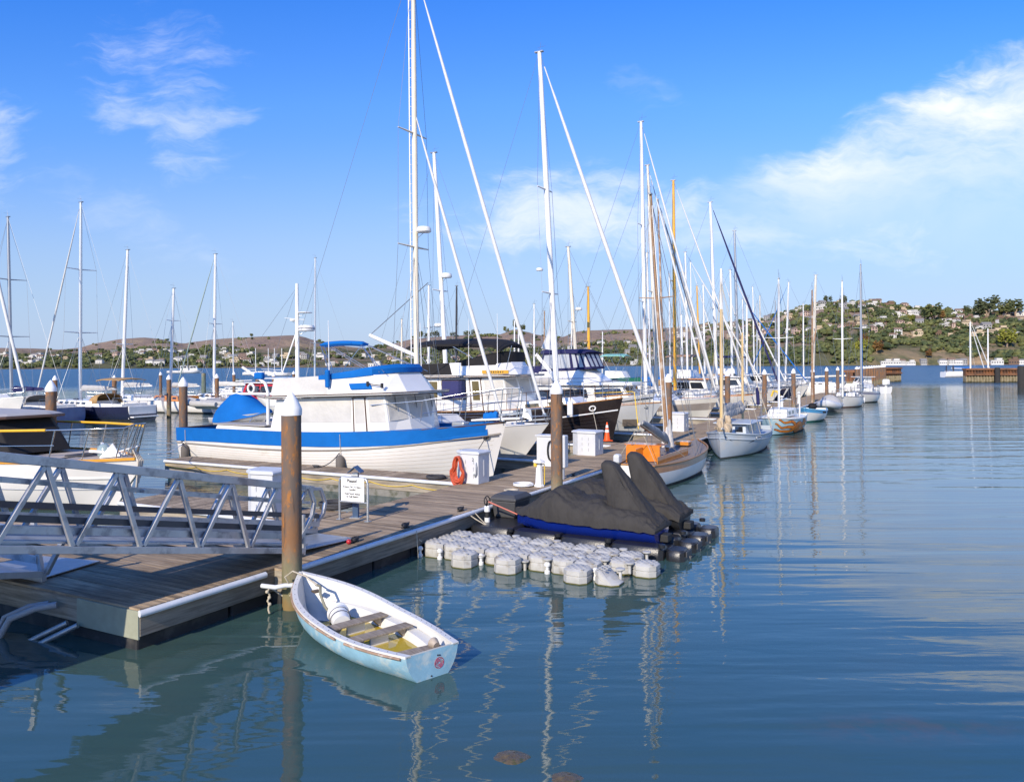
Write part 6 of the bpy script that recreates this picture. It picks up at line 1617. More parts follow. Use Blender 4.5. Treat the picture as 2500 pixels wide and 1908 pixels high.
def cruiser():
    L = 12.5; u = 29.5; wb = 5.6; loc, hd = slip(u, wb, L); X = lambda w: (wb+L/2)-w
    o = thing('motor_cruiser', 'white motor cruiser with a navy canvas enclosure and clear windows', 'motor yacht', loc, hd)
    h = Hull(L, 4.4, 1.4, 1.5, 2.2, tf=.9, pw=2.2, rake=.12, trake=0, draft=.5, fine=1.2); h.build(o, gel, None); h.deck(o, gel2, .06); h.rail_strip(o, 'rub_rail', rubber, .1, .035, .01)
    q0 = [(X(14.8), -1.75, 1.45), (X(8.9), -1.75, 1.7), (X(6.9), -1.1, 1.95), (X(6.9), 1.1, 1.95), (X(8.9), 1.75, 1.7), (X(14.8), 1.75, 1.45)]
    q1 = [(X(14.6), -1.65, 2.55), (X(9.2), -1.65, 2.62), (X(7.4), -1.0, 2.66), (X(7.4), 1.0, 2.66), (X(9.2), 1.65, 2.62), (X(14.6), 1.65, 2.55)]
    g = M(); q = g.house(q0, q1); hs = g.build('deck_house', gel, o, None, .04); windows(hs, q[0], [(.08, .5), (.54, .95)], .25, .8); windows(hs, q[1], [(.1, .9)], .25, .8); windows(hs, q[2], [(.1, .9)], .25, .8)
    br = [(X(14.9), -1.9), (X(9.0), -1.95), (X(6.7), -1.0), (X(6.7), 1.0), (X(9.0), 1.95), (X(14.9), 1.9)]
    g = M(); g.house([(x, y, 2.66) for x, y in br], [(x*.99, y*.97, 2.86) for x, y in br]); g.build('fly_deck', gel, o, None, .05)
    b0 = [(X(13.2), -1.6, 2.86), (X(9.2), -1.5, 2.86), (X(8.5), -.6, 2.86), (X(8.5), .6, 2.86), (X(9.2), 1.5, 2.86), (X(13.2), 1.6, 2.86)]
    b1 = [(X(13.0), -1.5, 3.5), (X(10.1), -1.35, 3.62), (X(9.7), -.55, 3.66), (X(9.7), .55, 3.66), (X(10.1), 1.35, 3.62), (X(13.0), 1.5, 3.5)]
    g = M(); q = g.house(b0, b1); fb = g.build('flybridge', gel, o, None, .05)
    M().tube([(X(11.5), -1.62, 3.1), (X(8.8), -1.5, 3.12)], .02, 6).build('grab_rail', steel, fb)
    # canvas enclosure: frame members of navy cloth round clear panels
    c0 = [(X(12.7), -1.48, 3.5), (X(10.4), -1.45, 3.6), (X(9.3), -1.05, 3.68), (X(9.3), 1.05, 3.68), (X(10.4), 1.45, 3.6), (X(12.7), 1.48, 3.5)]
    c1 = [(X(12.4), -1.42, 4.72), (X(10.6), -1.42, 4.82), (X(9.8), -1.1, 4.76), (X(9.8), 1.1, 4.76), (X(10.6), 1.42, 4.82), (X(12.4), 1.42, 4.72)]
    qs = [(Vector(c0[i]), Vector(c0[(i+1) % 6]), Vector(c1[(i+1) % 6]), Vector(c1[i])) for i in range(6)]
    en = M()
    for i, q in enumerate(qs):
        n = 2 if i in (0, 4) else 3
        for k in range(n+1): a = k/n; en.pane(q, max(0, a-.055), min(1, a+.055), 0, 1, .012, .02)
        en.pane(q, 0, 1, 0, .12, .014, .02); en.pane(q, 0, 1, .84, 1, .014, .02)
    eo = en.build('canvas_enclosure', navy_c, fb)
    for q in qs:
        M().pane(q, .05, .95, .11, .85, .0, .006).build('clear_panel', clear_v, eo)
    g = M(); N = 10; g.loft([[(lerp(X(12.6), X(9.55), i/N), 1.5*cos(pi*k/10), 4.62+.30*max(0., sin(pi*k/10))**.6*(1 if i < N-1 else .75 if i < N else .35)) for k in range(11)] for i in range(N+1)], False, False); tp = g.build('canvas_top', navy_c, eo, 60)
    md = tp.modifiers.new('thick', 'SOLIDIFY'); md.thickness = .03
    M().beam((X(12.9), -1.5, 4.6), (X(11.3), -1.6, 2.9), .10, .22).build('arch_leg', gel, fb, bevel=.02)
    M().pane(qs[0], -.35, .0, -.9, .3, .02, .02).build('side_curtain', navy_c, fb)
    railing(o, h, .4, .92, .7, 7); pulpit(o, h, .9, .75, .2)
cruiser()

SL = [  # name, label, u, bow w, L, B, freeboard, mast base px/v, mast top px/v, options
 ('cream sloop with a brown striped bow, behind the varnished sail boat mast', 35.3, 3.2, 12.5, 3.6, 1.75, 1576, 900, 1565, 298, dict(mr=.13, mat=wht_sp, spread=(.34, .62), hull_mat=gel2, cover=green_c, cab=(.3, .68, .5), jib=sail_c, jr=.08, stripe=(2, 5, pm('taupe_hull_stripe', (.30, .26, .23), .4)))),
 ('white sloop with a cream painted mast and a long white furled jib', 38.6, 4.6, 11.5, 3.4, 1.5, 1604, 900, 1581, 404, dict(mr=.12, mat=crm_sp, spread=(.45,), jib=sail_c, jr=.085, cover=blue_c, toe=teak, dodge=navy_c)),
 ('white sloop with a varnished yellow mast, a blue cover on its boom', 46.9, 3.4, 13.0, 3.8, 1.5, 1648, 900, 1644, 441, dict(mr=.14, mat=var_sp, spread=(.52,), jib=sail_c, jr=.075, cover=blue_c, hull_mat=hullw, toe=varn, cabmat=gel, cab=(.25, .68, .6))),
 ('white sloop whose furled sail is grey, behind the grey ketch', 42.2, 5.0, 11.0, 3.3, 1.45, 1622, 900, 1606, 487, dict(mr=.075, mat=brn_sp, jib=sail_d, jr=.10, cover=tan_c, boom=True)),
 ('small white sloop with a thin white mast and horned masthead', 52.8, 3.4, 10.0, 3.2, 1.45, 1679, 900, 1673, 616, dict(mr=.10, mat=wht_sp, jib=sail_c, jr=.07, cover=seafoam, toe=teak)),
 ('white sloop with a dark navy furled jib slanting across the far masts', 58.6, 3.3, 13.5, 3.8, 1.6, 1750, 900, 1734, 494, dict(mr=.15, mat=wht_sp, spread=(.42,), jib=navy_c, jr=.10, cover=white_c, cab=(.28, .66, .6), dodge=copper)),
 ('white sloop with twin pale masts close together among the far boats', 64.5, 3.6, 12.0, 3.6, 1.5, 1788, 900, 1783, 659, dict(mr=.12, mat=wht_sp, jib=sail_c, jr=.08, cover=blue_c, mizzen=(-4.6, 9.0, -4.7, wht_sp))),
 ('far white sloop with a grey mast rising above its neighbours', 70.3, 3.6, 13.0, 3.8, 1.6, 1803, 900, 1793, 564, dict(mr=.14, mat=alu_d, spread=(.45,), jib=None, cover=tan_c, hull_mat=navy_h)),
 ('far white sloop with a blue furled jib behind the octopus boat mast', 76.2, 3.4, 11.5, 3.5, 1.5, 1818, 900, 1813, 731, dict(mr=.11, mat=wht_sp, jib=blue_c, jr=.07, cover=blue_c)),
]
for lb, u, wb, L, B, fb, pxb, vb, pxt, vt, kw in SL:
    slip_sail('sailboat', lb, u, wb, L, B, fb, pxb, vb, pxt, vt, group='sail boats in the main slips', **kw)

def motorboat(name, label, loc, hd, L, B, fb, hullm=None, roof=None, canvas=None, group=None, fly=False, house=(.30, .62), hh=1.5, rail=True, kind='motor boat', stripe=None):
    o = thing(name, label, kind, loc, hd, group)
    h = Hull(L, B, fb*.72, fb*.74, fb, tf=.88, pw=2.2, rake=.10, draft=.4, fine=1.2); h.build(o, hullm or gel, None, N=22, stripe=stripe); h.deck(o, gel2, .06); h.rail_strip(o, 'rub_rail', teak_d, .02, .03, .01)
    x0, x1 = -L/2+L*house[0], -L/2+L*house[1]; zd = lambda x: h.sh((x+L/2)/L)-.06
    hs, q = cabin(o, gel, x0, x1, B*.72, B*.60, zd, hh, .7, .05, .08, 'deck_house', .05)
    for k in (0, 2): windows(hs, q[k], [(.08, .48), (.53, .90)], .48, .84)
    windows(hs, q[1], [(.06, .47), (.53, .94)], .42, .86)
    zr = zd(x0)+hh
    M().box(((x0+x1)/2-.3, 0, zr+.04), (x1-x0+.3, B*.78, .08)).build('roof', roof or gel, hs, bevel=.03)
    if fly:
        f, q = cabin(o, gel, x0+.2, x1-.9, B*.6, B*.5, zr+.08, .7, .4, 0, .08, 'flybridge', .05)
        if canvas: bimini(f, x0-.2, x1-1.0, B*.62, zr+2.0, .15, canvas, [(x0, x0+.8), (x1-1.2, x0+1.0)], zl=zr+.5)
    elif canvas: bimini(o, -L/2+.2, x0, B*.7, zr, .1, canvas, [(-L/2+.4, -L/2+.3), (x0-.1, x0-.3)], zl=zd(x0))
    if rail: pulpit(o, h, .82, .6, .1); railing(o, h, .5, .8, .55, 4)
    return o, h
for k, (lb, u, wb, L, hm, rf, cv, fl, off) in enumerate([
 ('white flybridge cruiser with a brown canvas awning, seen between the grey ketch masts', 55.6, 5, 11, gel, None, copper, True, 0), ('white cabin cruiser with a rounded white pilothouse, behind the octopus boat mast', 62, 6, 10.5, gel, None, None, False, 0),
 ('white flybridge boat with navy canvas, right of the pale flaking pile', 72, 4, 12, gel, None, navy_c, True, 0), ('white cabin boat with an orange varnished rail, behind the second ketch mast', 49.8, 3.4, 10, gel, varn, None, False, 0),
 ('navy hulled cabin boat with a white roof, left of the pale flaking pile', 60.6, 3.2, 9.5, navy_h, None, None, False, 0), ('white cabin boat with blue canvas aft, among the far slips', 80, 4, 10, gel, None, blue_c, False, 0),
 ('white boat with a green striped awning, behind the cream mast', 44.6, 8.5, 9, gel, None, seafoam, True, 0)]):
    loc, hd = slip(u, wb, L); motorboat('cabin_cruiser', lb, loc, hd, L, L*.31, 1.6, hm, rf, cv, 'cabin boats in the main slips', fl)

# distant masts standing over the main slips (boats farther out, mostly hidden)
def far_sail(px, D, vt, pxt, label, heading, L=10., mat=None, mr=.10, jib=None, cover=None, hullm=None, group='sail boats far out behind the marina', vb=None, **kw):
    p = at(px, VH, D); p.z = 0; m = at(px, VH, D); top = at(pxt, vt, D)
    dirv = Vector((cos(heading), sin(heading), 0)); mx = L*.06
    loc = p-dirv*mx
    # rake measured along the boat as far as it lies across the view
    dx = (top.x-p.x)/(dirv.x if abs(dirv.x) > .3 else .3)
    kw.setdefault('cab', (.32, .68, .45))
    return sailboat('sailboat', label, loc, heading, L, L*.29, 1.25, hullm, group, mast=(mx, top.z, mx+max(-1.2, min(1.2, dx))), mat=mat, mr=mr, jib=jib, cover=cover, simple=True, **kw)
HW = DANG+pi/2; HI = DANG-pi/2
FS = [
 (28, 60, 529, 15.5, 'blue hulled sloop at the left edge with a navy sail cover', HW, 12.5, dict(mat=alu_d, mr=.12, cover=navy_c, hullm=blue_h, spread=(.35, .66), sw=1.5, dodge=grey_c)),
 (195, 62, 495, 199, 'dark hulled sloop with tan canvas over its cockpit and a tall grey mast', HW, 13.0, dict(mat=alu, mr=.13, cover=grey_c, hullm=navy_h, jib=sail_c, jr=.07, spread=(.34, .66), sw=1.5, dodge=tan_c, bim=tan_c, wheel=True)),
 (298, 72, 612, 317, 'white sloop with its leaning white mast behind the dark sloop', HW, 12.0, dict(mat=wht_sp, mr=.14, cover=grey_c, spread=(.35,))),
 (415, 70, 705, 427, 'white cabin sloop with warm wooden sides and a short white mast', HW, 11.0, dict(mat=wht_sp, mr=.12, cover=grey_c, spread=(.7,), cabmat=varn, toe=varn)),
 (522, 74, 621, 527, 'white sloop with a stepped white mast, behind the grey inflatable tender', HW, 12.0, dict(mat=wht_sp, mr=.13, cover=white_c, jib=pm('pale_green_sail_cover', (.30, .38, .34), .8), jr=.06, spread=(.5,))),
 (570, 95, 786, 568, 'small distant sloop with a thin short mast left of the blue covered dinghy', HW, 9.0, dict(mat=wht_sp, mr=.08)),
 (768, 88, 630, 770, 'distant sloop with a slim grey mast showing over the trawler flybridge', HW, 12., dict(mat=alu, mr=.11, spread=(.35,))),
 (1092, 58, 369, 1058, 'white sloop with a tall raked mast and radome, right of the tall cutter', HI, 14., dict(mat=wht_sp, mr=.17, spread=(.44,), sw=1.1, cover=white_c)),
 (1616, 100, 714, 1612, 'distant sloop with a thin dark mast behind the varnished boat mast', HI, 10., dict(mat=blk_sp, mr=.10)),
 (1664, 118, 704, 1660, 'distant sloop with a pale grey mast just right of the yellow mast', HI, 10., dict(mat=alu, mr=.11)),
 (1690, 112, 640, 1686, 'distant sloop with a steep white furled jib, left of the orange mast', HI, 11., dict(mat=wht_sp, mr=.10, jib=sail_c, jr=.08)),
 (1766, 116, 668, 1763, 'distant sloop with a white mast close behind the cream ketch mast', HI, 11., dict(mat=wht_sp, mr=.12, jib=sail_c, jr=.09)),
 (1842, 124, 700, 1838, 'distant sloop with a white mast and spreaders above the second ketch mast', HI, 10., dict(mat=wht_sp, mr=.11)),
 (1856, 128, 722, 1855, 'distant sloop with a slim cream mast just left of the octopus boat mast', HI, 9., dict(mat=crm_sp, mr=.11)),
 (1895, 120, 735, 1893, 'distant sloop with a short grey mast just right of the octopus boat mast', HI, 9., dict(mat=alu_d, mr=.10)),
 (1962, 118, 742, 1961, 'distant sloop with a slim white mast right of the weathered brown mast', HI, 9., dict(mat=wht_sp, mr=.10)),
 (1046, 78, 697, 1047, 'distant sloop with a white mast carrying a blue banded radar', HI, 11., dict(mat=wht_sp, mr=.13, spread=(.6,))),
 (980, 95, 779, 981, 'distant sloop with a short cream mast left of the tall cutter mast', HI, 9., dict(mat=crm_sp, mr=.11)),
 (1113, 82, 698, 1115, 'distant sloop with a black mast above the black bimini', HI, 10., dict(mat=blk_sp, mr=.11, spread=(.3,))),
 (1304, 92, 742, 1304, 'distant sloop with a plain white mast right of the black bimini', HI, 11., dict(mat=wht_sp, mr=.10)),
 (1256, 100, 783, 1256, 'distant small sloop, left of a pair of short white masts over the black bimini', HI, 8.5, dict(mat=wht_sp, mr=.10)),
 (1266, 104, 795, 1266, 'distant small sloop, right of a pair of short white masts over the black bimini', HI, 8.5, dict(mat=wht_sp, mr=.10)),
 (1328, 96, 759, 1329, 'distant sloop with a thin brown mast beside the grey steadying sail', HI, 9., dict(mat=brn_sp, mr=.09)),
 (1394, 98, 712, 1396, 'distant sloop with a thin white mast behind the cream raked mast', HI, 11., dict(mat=wht_sp, mr=.085, spread=(.5,))),
 (1412, 62, 601, 1388, 'cream masted sloop with a radar on its raked mast', HI, 11.5, dict(mat=crm_sp, mr=.14)),
 (1438, 64, 700, 1436, 'sloop with a bright yellow wooden mast behind the navy canvas cruiser', HI, 10., dict(mat=var_sp, mr=.12)),
 (1470, 110, 810, 1471, 'tiny distant sloop with a white mast right of the yellow wooden mast', HI, 8., dict(mat=wht_sp, mr=.09)),
 (1588, 92, 617, 1580, 'distant sloop with a white stepped mast between the cream and tall white masts', HI, 12., dict(mat=wht_sp, mr=.13)),
 (1636, 96, 669, 1634, 'distant sloop with a thin white mast left of the yellow mast', HI, 11., dict(mat=wht_sp, mr=.09)),
 (1709, 98, 698, 1702, 'distant sloop with an orange varnished mast', HI, 10., dict(mat=var_sp, mr=.11)),
 (1721, 100, 695, 1717, 'distant sloop with a rust streaked white mast beside the orange mast', HI, 10., dict(mat=wht_sp, mr=.12)),
 (1823, 104, 728, 1823, 'distant sloop with a white topped mast right of the tall grey mast', HI, 9., dict(mat=wht_sp, mr=.14)),
 (1848, 108, 742, 1848, 'distant sloop with a thin grey mast left of the octopus boat mast', HI, 9., dict(mat=alu, mr=.08)),
 (1917, 95, 690, 1924, 'far white sloop whose mast leans right, beside the weathered brown mast', HW, 11., dict(mat=wht_sp, mr=.11, jib=blue_c, jr=.05)),
 (1984, 105, 672, 1990, 'far sloop with a thick cream mast against the wooded hill', HW, 12., dict(mat=crm_sp, mr=.18)),
]
for px, D, vt, pxt, lb, hd, L, kw in FS:
    fo, fh = far_sail(px, D, vt, pxt, lb, hd, L, **kw)
    if px == 1092: rp = local_of(fo, at(1090, 678, D)); radome(fo, rp, .40, .34, rp+Vector((-.45, 0, 0)))
    if px == 1046: rp = local_of(fo, at(1073, 797, D)); radome(fo, rp, .55, .32, rp+Vector((-1.1, 0, 0)))
    if px == 1412: rp = local_of(fo, at(1413, 757, D)); radome(fo, rp, .26, .22, rp+Vector((-.4, 0, 0)))
    if px == 195:
        M().box((-6.55, 0, .62), (.10, 2.3, .95)).build('stern_platform', gel, fo, bevel=.05); M().box((-6.75, 0, .30), (.5, 2.1, .10)).build('swim_step', gel, fo, bevel=.03)
# white sloop with the steep white furled jib at the left edge, bow to the right
W0, W0h = sailboat('sailboat', 'white sloop cut by the left edge, bow to the right under a steep furled jib', P(14.2, 49.4), HI, 11., 3.4, 2.0, gel, None, mast=(.6, 15.5, .4), mat=wht_sp, jib=sail_c, jr=.11, cover=navy_c)
# trawler-type boat with two radars on a white pole mast, red cabin boat, inflatable tender, fishing boats in the bay
def radar_boat():
    p = at(726, VH, 66); p.z = 0; loc = p+Vector((.5, 0, 0))
    o, h = motorboat('cabin_cruiser', 'cabin boat with a white pole mast carrying two radars, behind the trawler flybridge', loc, HW, 11, 3.6, 1.6, gel, None, None, None)
    f = local_of(o, p); top = local_of(o, at(727, 692, 66)); f.z = 1.2
    m = spar(o, 'mast', f, Vector((f.x, f.y, top.z)), .17, wht_sp)
    def wp(px, v): q = local_of(o, at(px, v, 66)); return q
    d1 = wp(745, 764); radome(m, d1, .58, .10, Vector((f.x, f.y, d1.z)), 'radar')
    d2 = wp(749, 808); r2 = radome(m, d2, .66, .50, Vector((f.x, f.y, d2.z)), 'radar')
    g = M(); g.tube([d2+Vector((.665*cos(a), .665*sin(a), .22)) for a in [2*pi*i/30 for i in range(30)]], .03, 5, closed=True); g.build('blue_band', navy_c, r2)
    d3 = wp(714, 784); radome(m, d3, .22, .2, Vector((f.x, f.y, d3.z)), 'searchlight')
    g = M(); e = wp(695, 776); g.tube([Vector((f.x, f.y, e.z-.1)), e], .025, 5); g.tube([Vector((f.x, f.y, e.z-.1)), wp(744, 780)], .025, 5); g.build('spreader', wht_sp, m)
    e = wp(690, 908); spar(o, 'derrick_boom', Vector((f.x, f.y, wp(722, 805).z)), e, .06, wht_sp)
    stays(o, [(Vector((f.x, f.y, top.z-.3)), wp(640, 820)), (Vector((f.x, f.y, top.z-.3)), wp(660, 900))], .012)
    # soft dodger and rails over the roof
radar_boat()
def red_boat():
    p = at(640, VH, 70); p.z = 0
    o, h = motorboat('cabin_boat', 'small cabin boat with a red house and a white life ring', p, HW, 10.5, 3.5, 1.3, gel2, gel, None, None, house=(.22, .66), hh=1.55)
    for c in [c for c in kids(o) if c.name.startswith('deck_house')]: c.data.materials[0] = red_p
    q = local_of(o, at(613, 948, 68.2)); g = M(); g.tube([q+Vector((.36*cos(a), 0, .36*sin(a))) for a in [2*pi*i/18 for i in range(18)]], .10, 8, closed=True); g.build('life_ring', white_p, o, 60)
    bimini(o, -5, -1.0, 3.2, 2.9, .06, gel, [(-4.6, -4.6), (-1.4, -1.4)], zl=1.0, name='awning')
red_boat()
def rib(name, label, loc, hd, L, B, cover=None, tube_m=None, group=None):
    o = thing(name, label, 'inflatable boat', loc, hd, group); r = B*.16
    pts = [(-L/2, B/2-r, r*1.4), (L*.12, B/2-r, r*1.5), (L*.34, B*.30-r*.4, r*1.9), (L*.46, B*.12, r*2.3), (L*.5, 0, r*2.4), (L*.46, -B*.12, r*2.3), (L*.34, -B*.30+r*.4, r*1.9), (L*.12, -B/2+r, r*1.5), (-L/2, -B/2+r, r*1.4)]
    M().tube(pts, [r*.7]+[r]*7+[r*.7], 10).build('air_tube', tube_m or grey_c, o, 60)
    g = M(); g.loft([[(-L/2+.1, -B/2+r, r*1.2), (-L/2+.1, 0, -.06), (-L/2+.1, B/2-r, r*1.2)], [(L*.2, -B/2+r, r*1.3), (L*.2, 0, -.04), (L*.2, B/2-r, r*1.3)], [(L*.45, -.05, r*2), (L*.45, 0, r*1.6), (L*.45, .05, r*2)]], False, False); g.build('floor_hull', gel3, o, 50)
    if cover:
        rings = []
        for i in range(12):
            t = i/11; x = -L/2+t*L*.94; hb = B/2*(1 if t < .6 else sqrt(max(0.02, 1-((t-.6)/.42)**2))); hz = r*2.1+(.75*exp(-((t-.42)/.13)**2))
            rings.append([(x, hb*cos(pi*k/10), r*1.5+(hz-r*1.5)*max(0., sin(pi*k/10))**(1.4)) for k in range(11)])
        g = M(); g.loft(rings, False, False); g.build('fitted_cover', cover, o, 60)
    return o
p = at(497, VH, 64); p.z = .55; rib('inflatable_tender', 'grey inflatable tender resting on the outer finger dock', p, HW+.1, 3.6, 1.7)
def fishing(px, v, label):
    D = F*(CAMZ)/(v-VH-4) if False else 420
    p = at(px, VH, D); p.z = 0; o, h = motorboat('fishing_boat', label, p, .2, 13, 4.2, 1.9, gel, None, None, 'small craft at anchor in the bay', house=(.5, .8), hh=2.6, rail=False)
    spar(o, 'mast', (-1, 0, 1.5), (-1.2, 0, 11), .14, alu_d); spar(o, 'derrick', (-1, 0, 2), (-5, .5, 8), .10, alu_d)
fishing(441, 905, 'small white fishing boat lying far out in the bay at left'); fishing(464, 904, 'white launch anchored beside the fishing boat in the bay')
for px, D, lb in [(624, 330, 'tiny anchored sloop in the bay left of the trawler davit'), (655, 360, 'tiny anchored sloop in the bay, farthest of the group over the blue dinghy'), (670, 340, 'tiny anchored sloop in the bay over the blue covered dinghy'), (688, 300, 'tiny anchored sloop in the bay beside the capped pile')]:
    far_sail(px, D, 850, px, lb, .1, 9., mat=wht_sp, mr=.16, group='small craft at anchor in the bay', rails=False)

# ================================================================ motor yacht with black covered pilothouse, behind the gangway
def build_yacht():
    L = 15.0; wb = 9.45; u = -2.7; loc, hd = slip(u, wb, L); X = lambda w: (wb+L/2)-w
    o = thing('motor_yacht', 'white motor yacht at left with yellow rails and a black covered pilothouse', 'motor yacht', loc, hd)
    h = Hull(L, 4.0, 1.15, 1.30, 1.50, tf=.75, pw=1.7, rake=.07, tm=.45, draft=.6, fine=1.3); h.build(o, hullw, None, N=34)
    h.deck(o, nonskid, .035, .01, .985, .06)
    toe = M()
    for sd in (1, -1):
        rings = []
        for i in range(30):
            t = lerp(.3, .992, i/29); a = h.S(t, 0, sd, .035); b = h.S(t, 0, sd, -.05)
            rings.append([a+Vector((0, 0, -.045)), a+Vector((0, 0, .03)), b+Vector((0, 0, .03)), b+Vector((0, 0, -.045))])
        toe.loft(rings)
    toe.build('toe_rail', pm('golden_varnish', (.66, .30, .02), .25, var=.12, vs=4, coat=.5), o, 40)
    g = M()
    for sd in (1, -1): g.tube([h.S(t, h.q_at(t, .95), sd, .01) for t in [lerp(.2, .99, i/26) for i in range(27)]], .03, 6)
    g.build('rub_strake', gel, o, 60)
    g = M()
    for sd in (1, -1):
        g.tube([h.S(t, h.q_at(t, .62), sd, .005) for t in [lerp(.2, .97, i/26) for i in range(27)]], .012, 5)
    g.build('hull_stripe', alu_d, o, 60)
    xf = X(13.9); xr = X(14.65)
    bot = [(-L/2+1.5, -1.5, 1.35), (xf-1.0, -1.45, 1.42), (xf, -.9, 1.46), (xf, .9, 1.46), (xf-1.0, 1.45, 1.42), (-L/2+1.5, 1.5, 1.35)]
    top = [(-L/2+1.5, -1.4, 2.42), (xr-1.0, -1.35, 2.45), (xr-.25, -.8, 2.47), (xr-.25, .8, 2.47), (xr-1.0, 1.35, 2.45), (-L/2+1.5, 1.4, 2.42)]
    g = M(); q = g.house(bot, top); ph = g.build('pilothouse', black_c, o, None, .03)
    rb = [(-L/2+1.2, -1.6), (xr-1.1, -1.6), (xr-.1, -1.25), (xr+.12, -.7), (xr+.12, .7), (xr-.1, 1.25), (xr-1.1, 1.6), (-L/2+1.2, 1.6)]
    g = M(); g.house([(x, y, 2.44) for x, y in rb], [(x, y, 2.53) for x, y in rb]); rf = g.build('roof', pm('brown_roof_edge', (.13, .075, .05), .4, var=.1), ph, None, .03)
    g = M(); g.house([(x, y*.97, 2.53) for x, y in rb], [(x-.15, y*.8, 2.60) for x, y in rb]); g.build('roof_top', pm('grey_roof_paint', (.42, .40, .38), .7, var=.06), rf, None, .03)
    # stainless rail with yellow vinyl sleeves
    g = M(); pts = {sd: [] for sd in (1, -1)}; lean = Vector((.16, 0, 0))
    for i, w in enumerate((20, 18.6, 17.2, 15.6, 13.6, 11.75, 10.9, 10.1)):
        t = (X(w)+L/2)/L
        for sd in (1, -1):
            p = h.S(t, 0, sd, -.10); e = p+Vector((.30*(.3+i/7), 0, .86)); pts[sd].append(e); g.tube([p, e], .02, 8)
    tip = h.S(.985, 0); tp = tip+Vector((.05, 0, .93))
    for sd in (1, -1):
        g.tube(pts[sd]+[tp+Vector((-.05, sd*.16, 0))], .019, 8)
        g.tube([a-Vector((.06, 0, .42)) for a in pts[sd][:6]], .012, 6)
    for y in (.16, -.16, .05, -.05): g.tube([tp+Vector((-.05, y, 0)), tip+Vector((-.45, y*1.5, .02))], .018, 8)
    g.tube([tp+Vector((-.05, .16, 0)), tp+Vector((0, 0, 0)), tp+Vector((-.05, -.16, 0))], .019, 8)
    g.build('deck_rail', steel, o, 60)
    for sd, ks in ((-1, (0, 5)), (1, (1, 7))):
        a = pts[sd][ks[0]:ks[1]]; M().tube(a+[a[-1]+(pts[sd][min(7, ks[1])]-a[-1])*.85], .038, 8).build('yellow_rail_sleeve', yel_v, o, 60)
    # foredeck gear: white anchor, windlass with clear cap, hatch mat, lines
    zf = lambda x: h.sh((x+L/2)/L)
    x = X(10.6)
    g = M(); g.beam((x-.55, -.35, zf(x)+.20), (x+.35, .1, zf(x)+.12), .06, .07); g.beam((x-.75, .15, zf(x)+.36), (x+.1, -.15, zf(x)+.22), .05, .05); g.loft([[(x-.1, -.35, zf(x)+.06), (x+.35, -.05, zf(x)+.1), (x+.1, -.1, zf(x)+.42)], [(x-.08, -.38, zf(x)+.03), (x+.37, -.08, zf(x)+.07), (x+.12, -.13, zf(x)+.38)]]); g.beam((x+.3, -.05, zf(x)+.2), (x+.75, .25, zf(x)+.35), .03, .03); g.build('white_anchor', white_p, o)
    wl = M().lathe([(.16, 0), (.16, .12), (.11, .16), (.11, .28), (.14, .31), (.14, .36)], (X(11.2), .25, zf(X(11.2))-.02), 16).build('windlass', pm('tan_windlass', (.50, .42, .30), .5), o, 40)
    M().ball((X(10.95), -.05, zf(X(10.95))+.18), .22, 8, (1, .8, 1)).build('acrylic_dome', pm('pale_green_acrylic', (.28, .36, .36), .15, var=.1), o, 60)
    M().box((X(12.0), .1, zf(X(12.0))+.035), (.9, .7, .05)).build('hatch_mat', pm('charcoal_mat', (.045, .045, .05), .9), o, bevel=.015)
    g = M(); g.tube([(X(11.7), -.9, zf(X(11.7))+.04), (X(11.2), -.3, zf(X(11.2))+.12), (X(11.0), .2, zf(X(11.0))+.2), (X(10.7), .3, zf(X(10.7))+.05)], .022, 6); g.build('dark_deck_line', rope_d, o, 60)
    g = M()
    for k in range(4): g.tube([tip+Vector((-.5+.06*k, -.05+.03*k, .08)), tip+Vector((-.1, -.05*k, .13+.03*k)), tip+Vector((.25, -.1-.05*k, -.05)), tip+Vector((.32+.05*k, -.25-.08*k, -.5-.12*k))], .02, 6)
    g.build('bow_lines', rope_m, o, 60)
    M().tube([tip+Vector((.15, -.2, -.4)), tip+Vector((-.15, -.25, -.75)), P(0, 0)*0+tip+Vector((-.5, -.3, -1.25))], .025, 6).build('bobstay', steel, o, 60)
build_yacht()

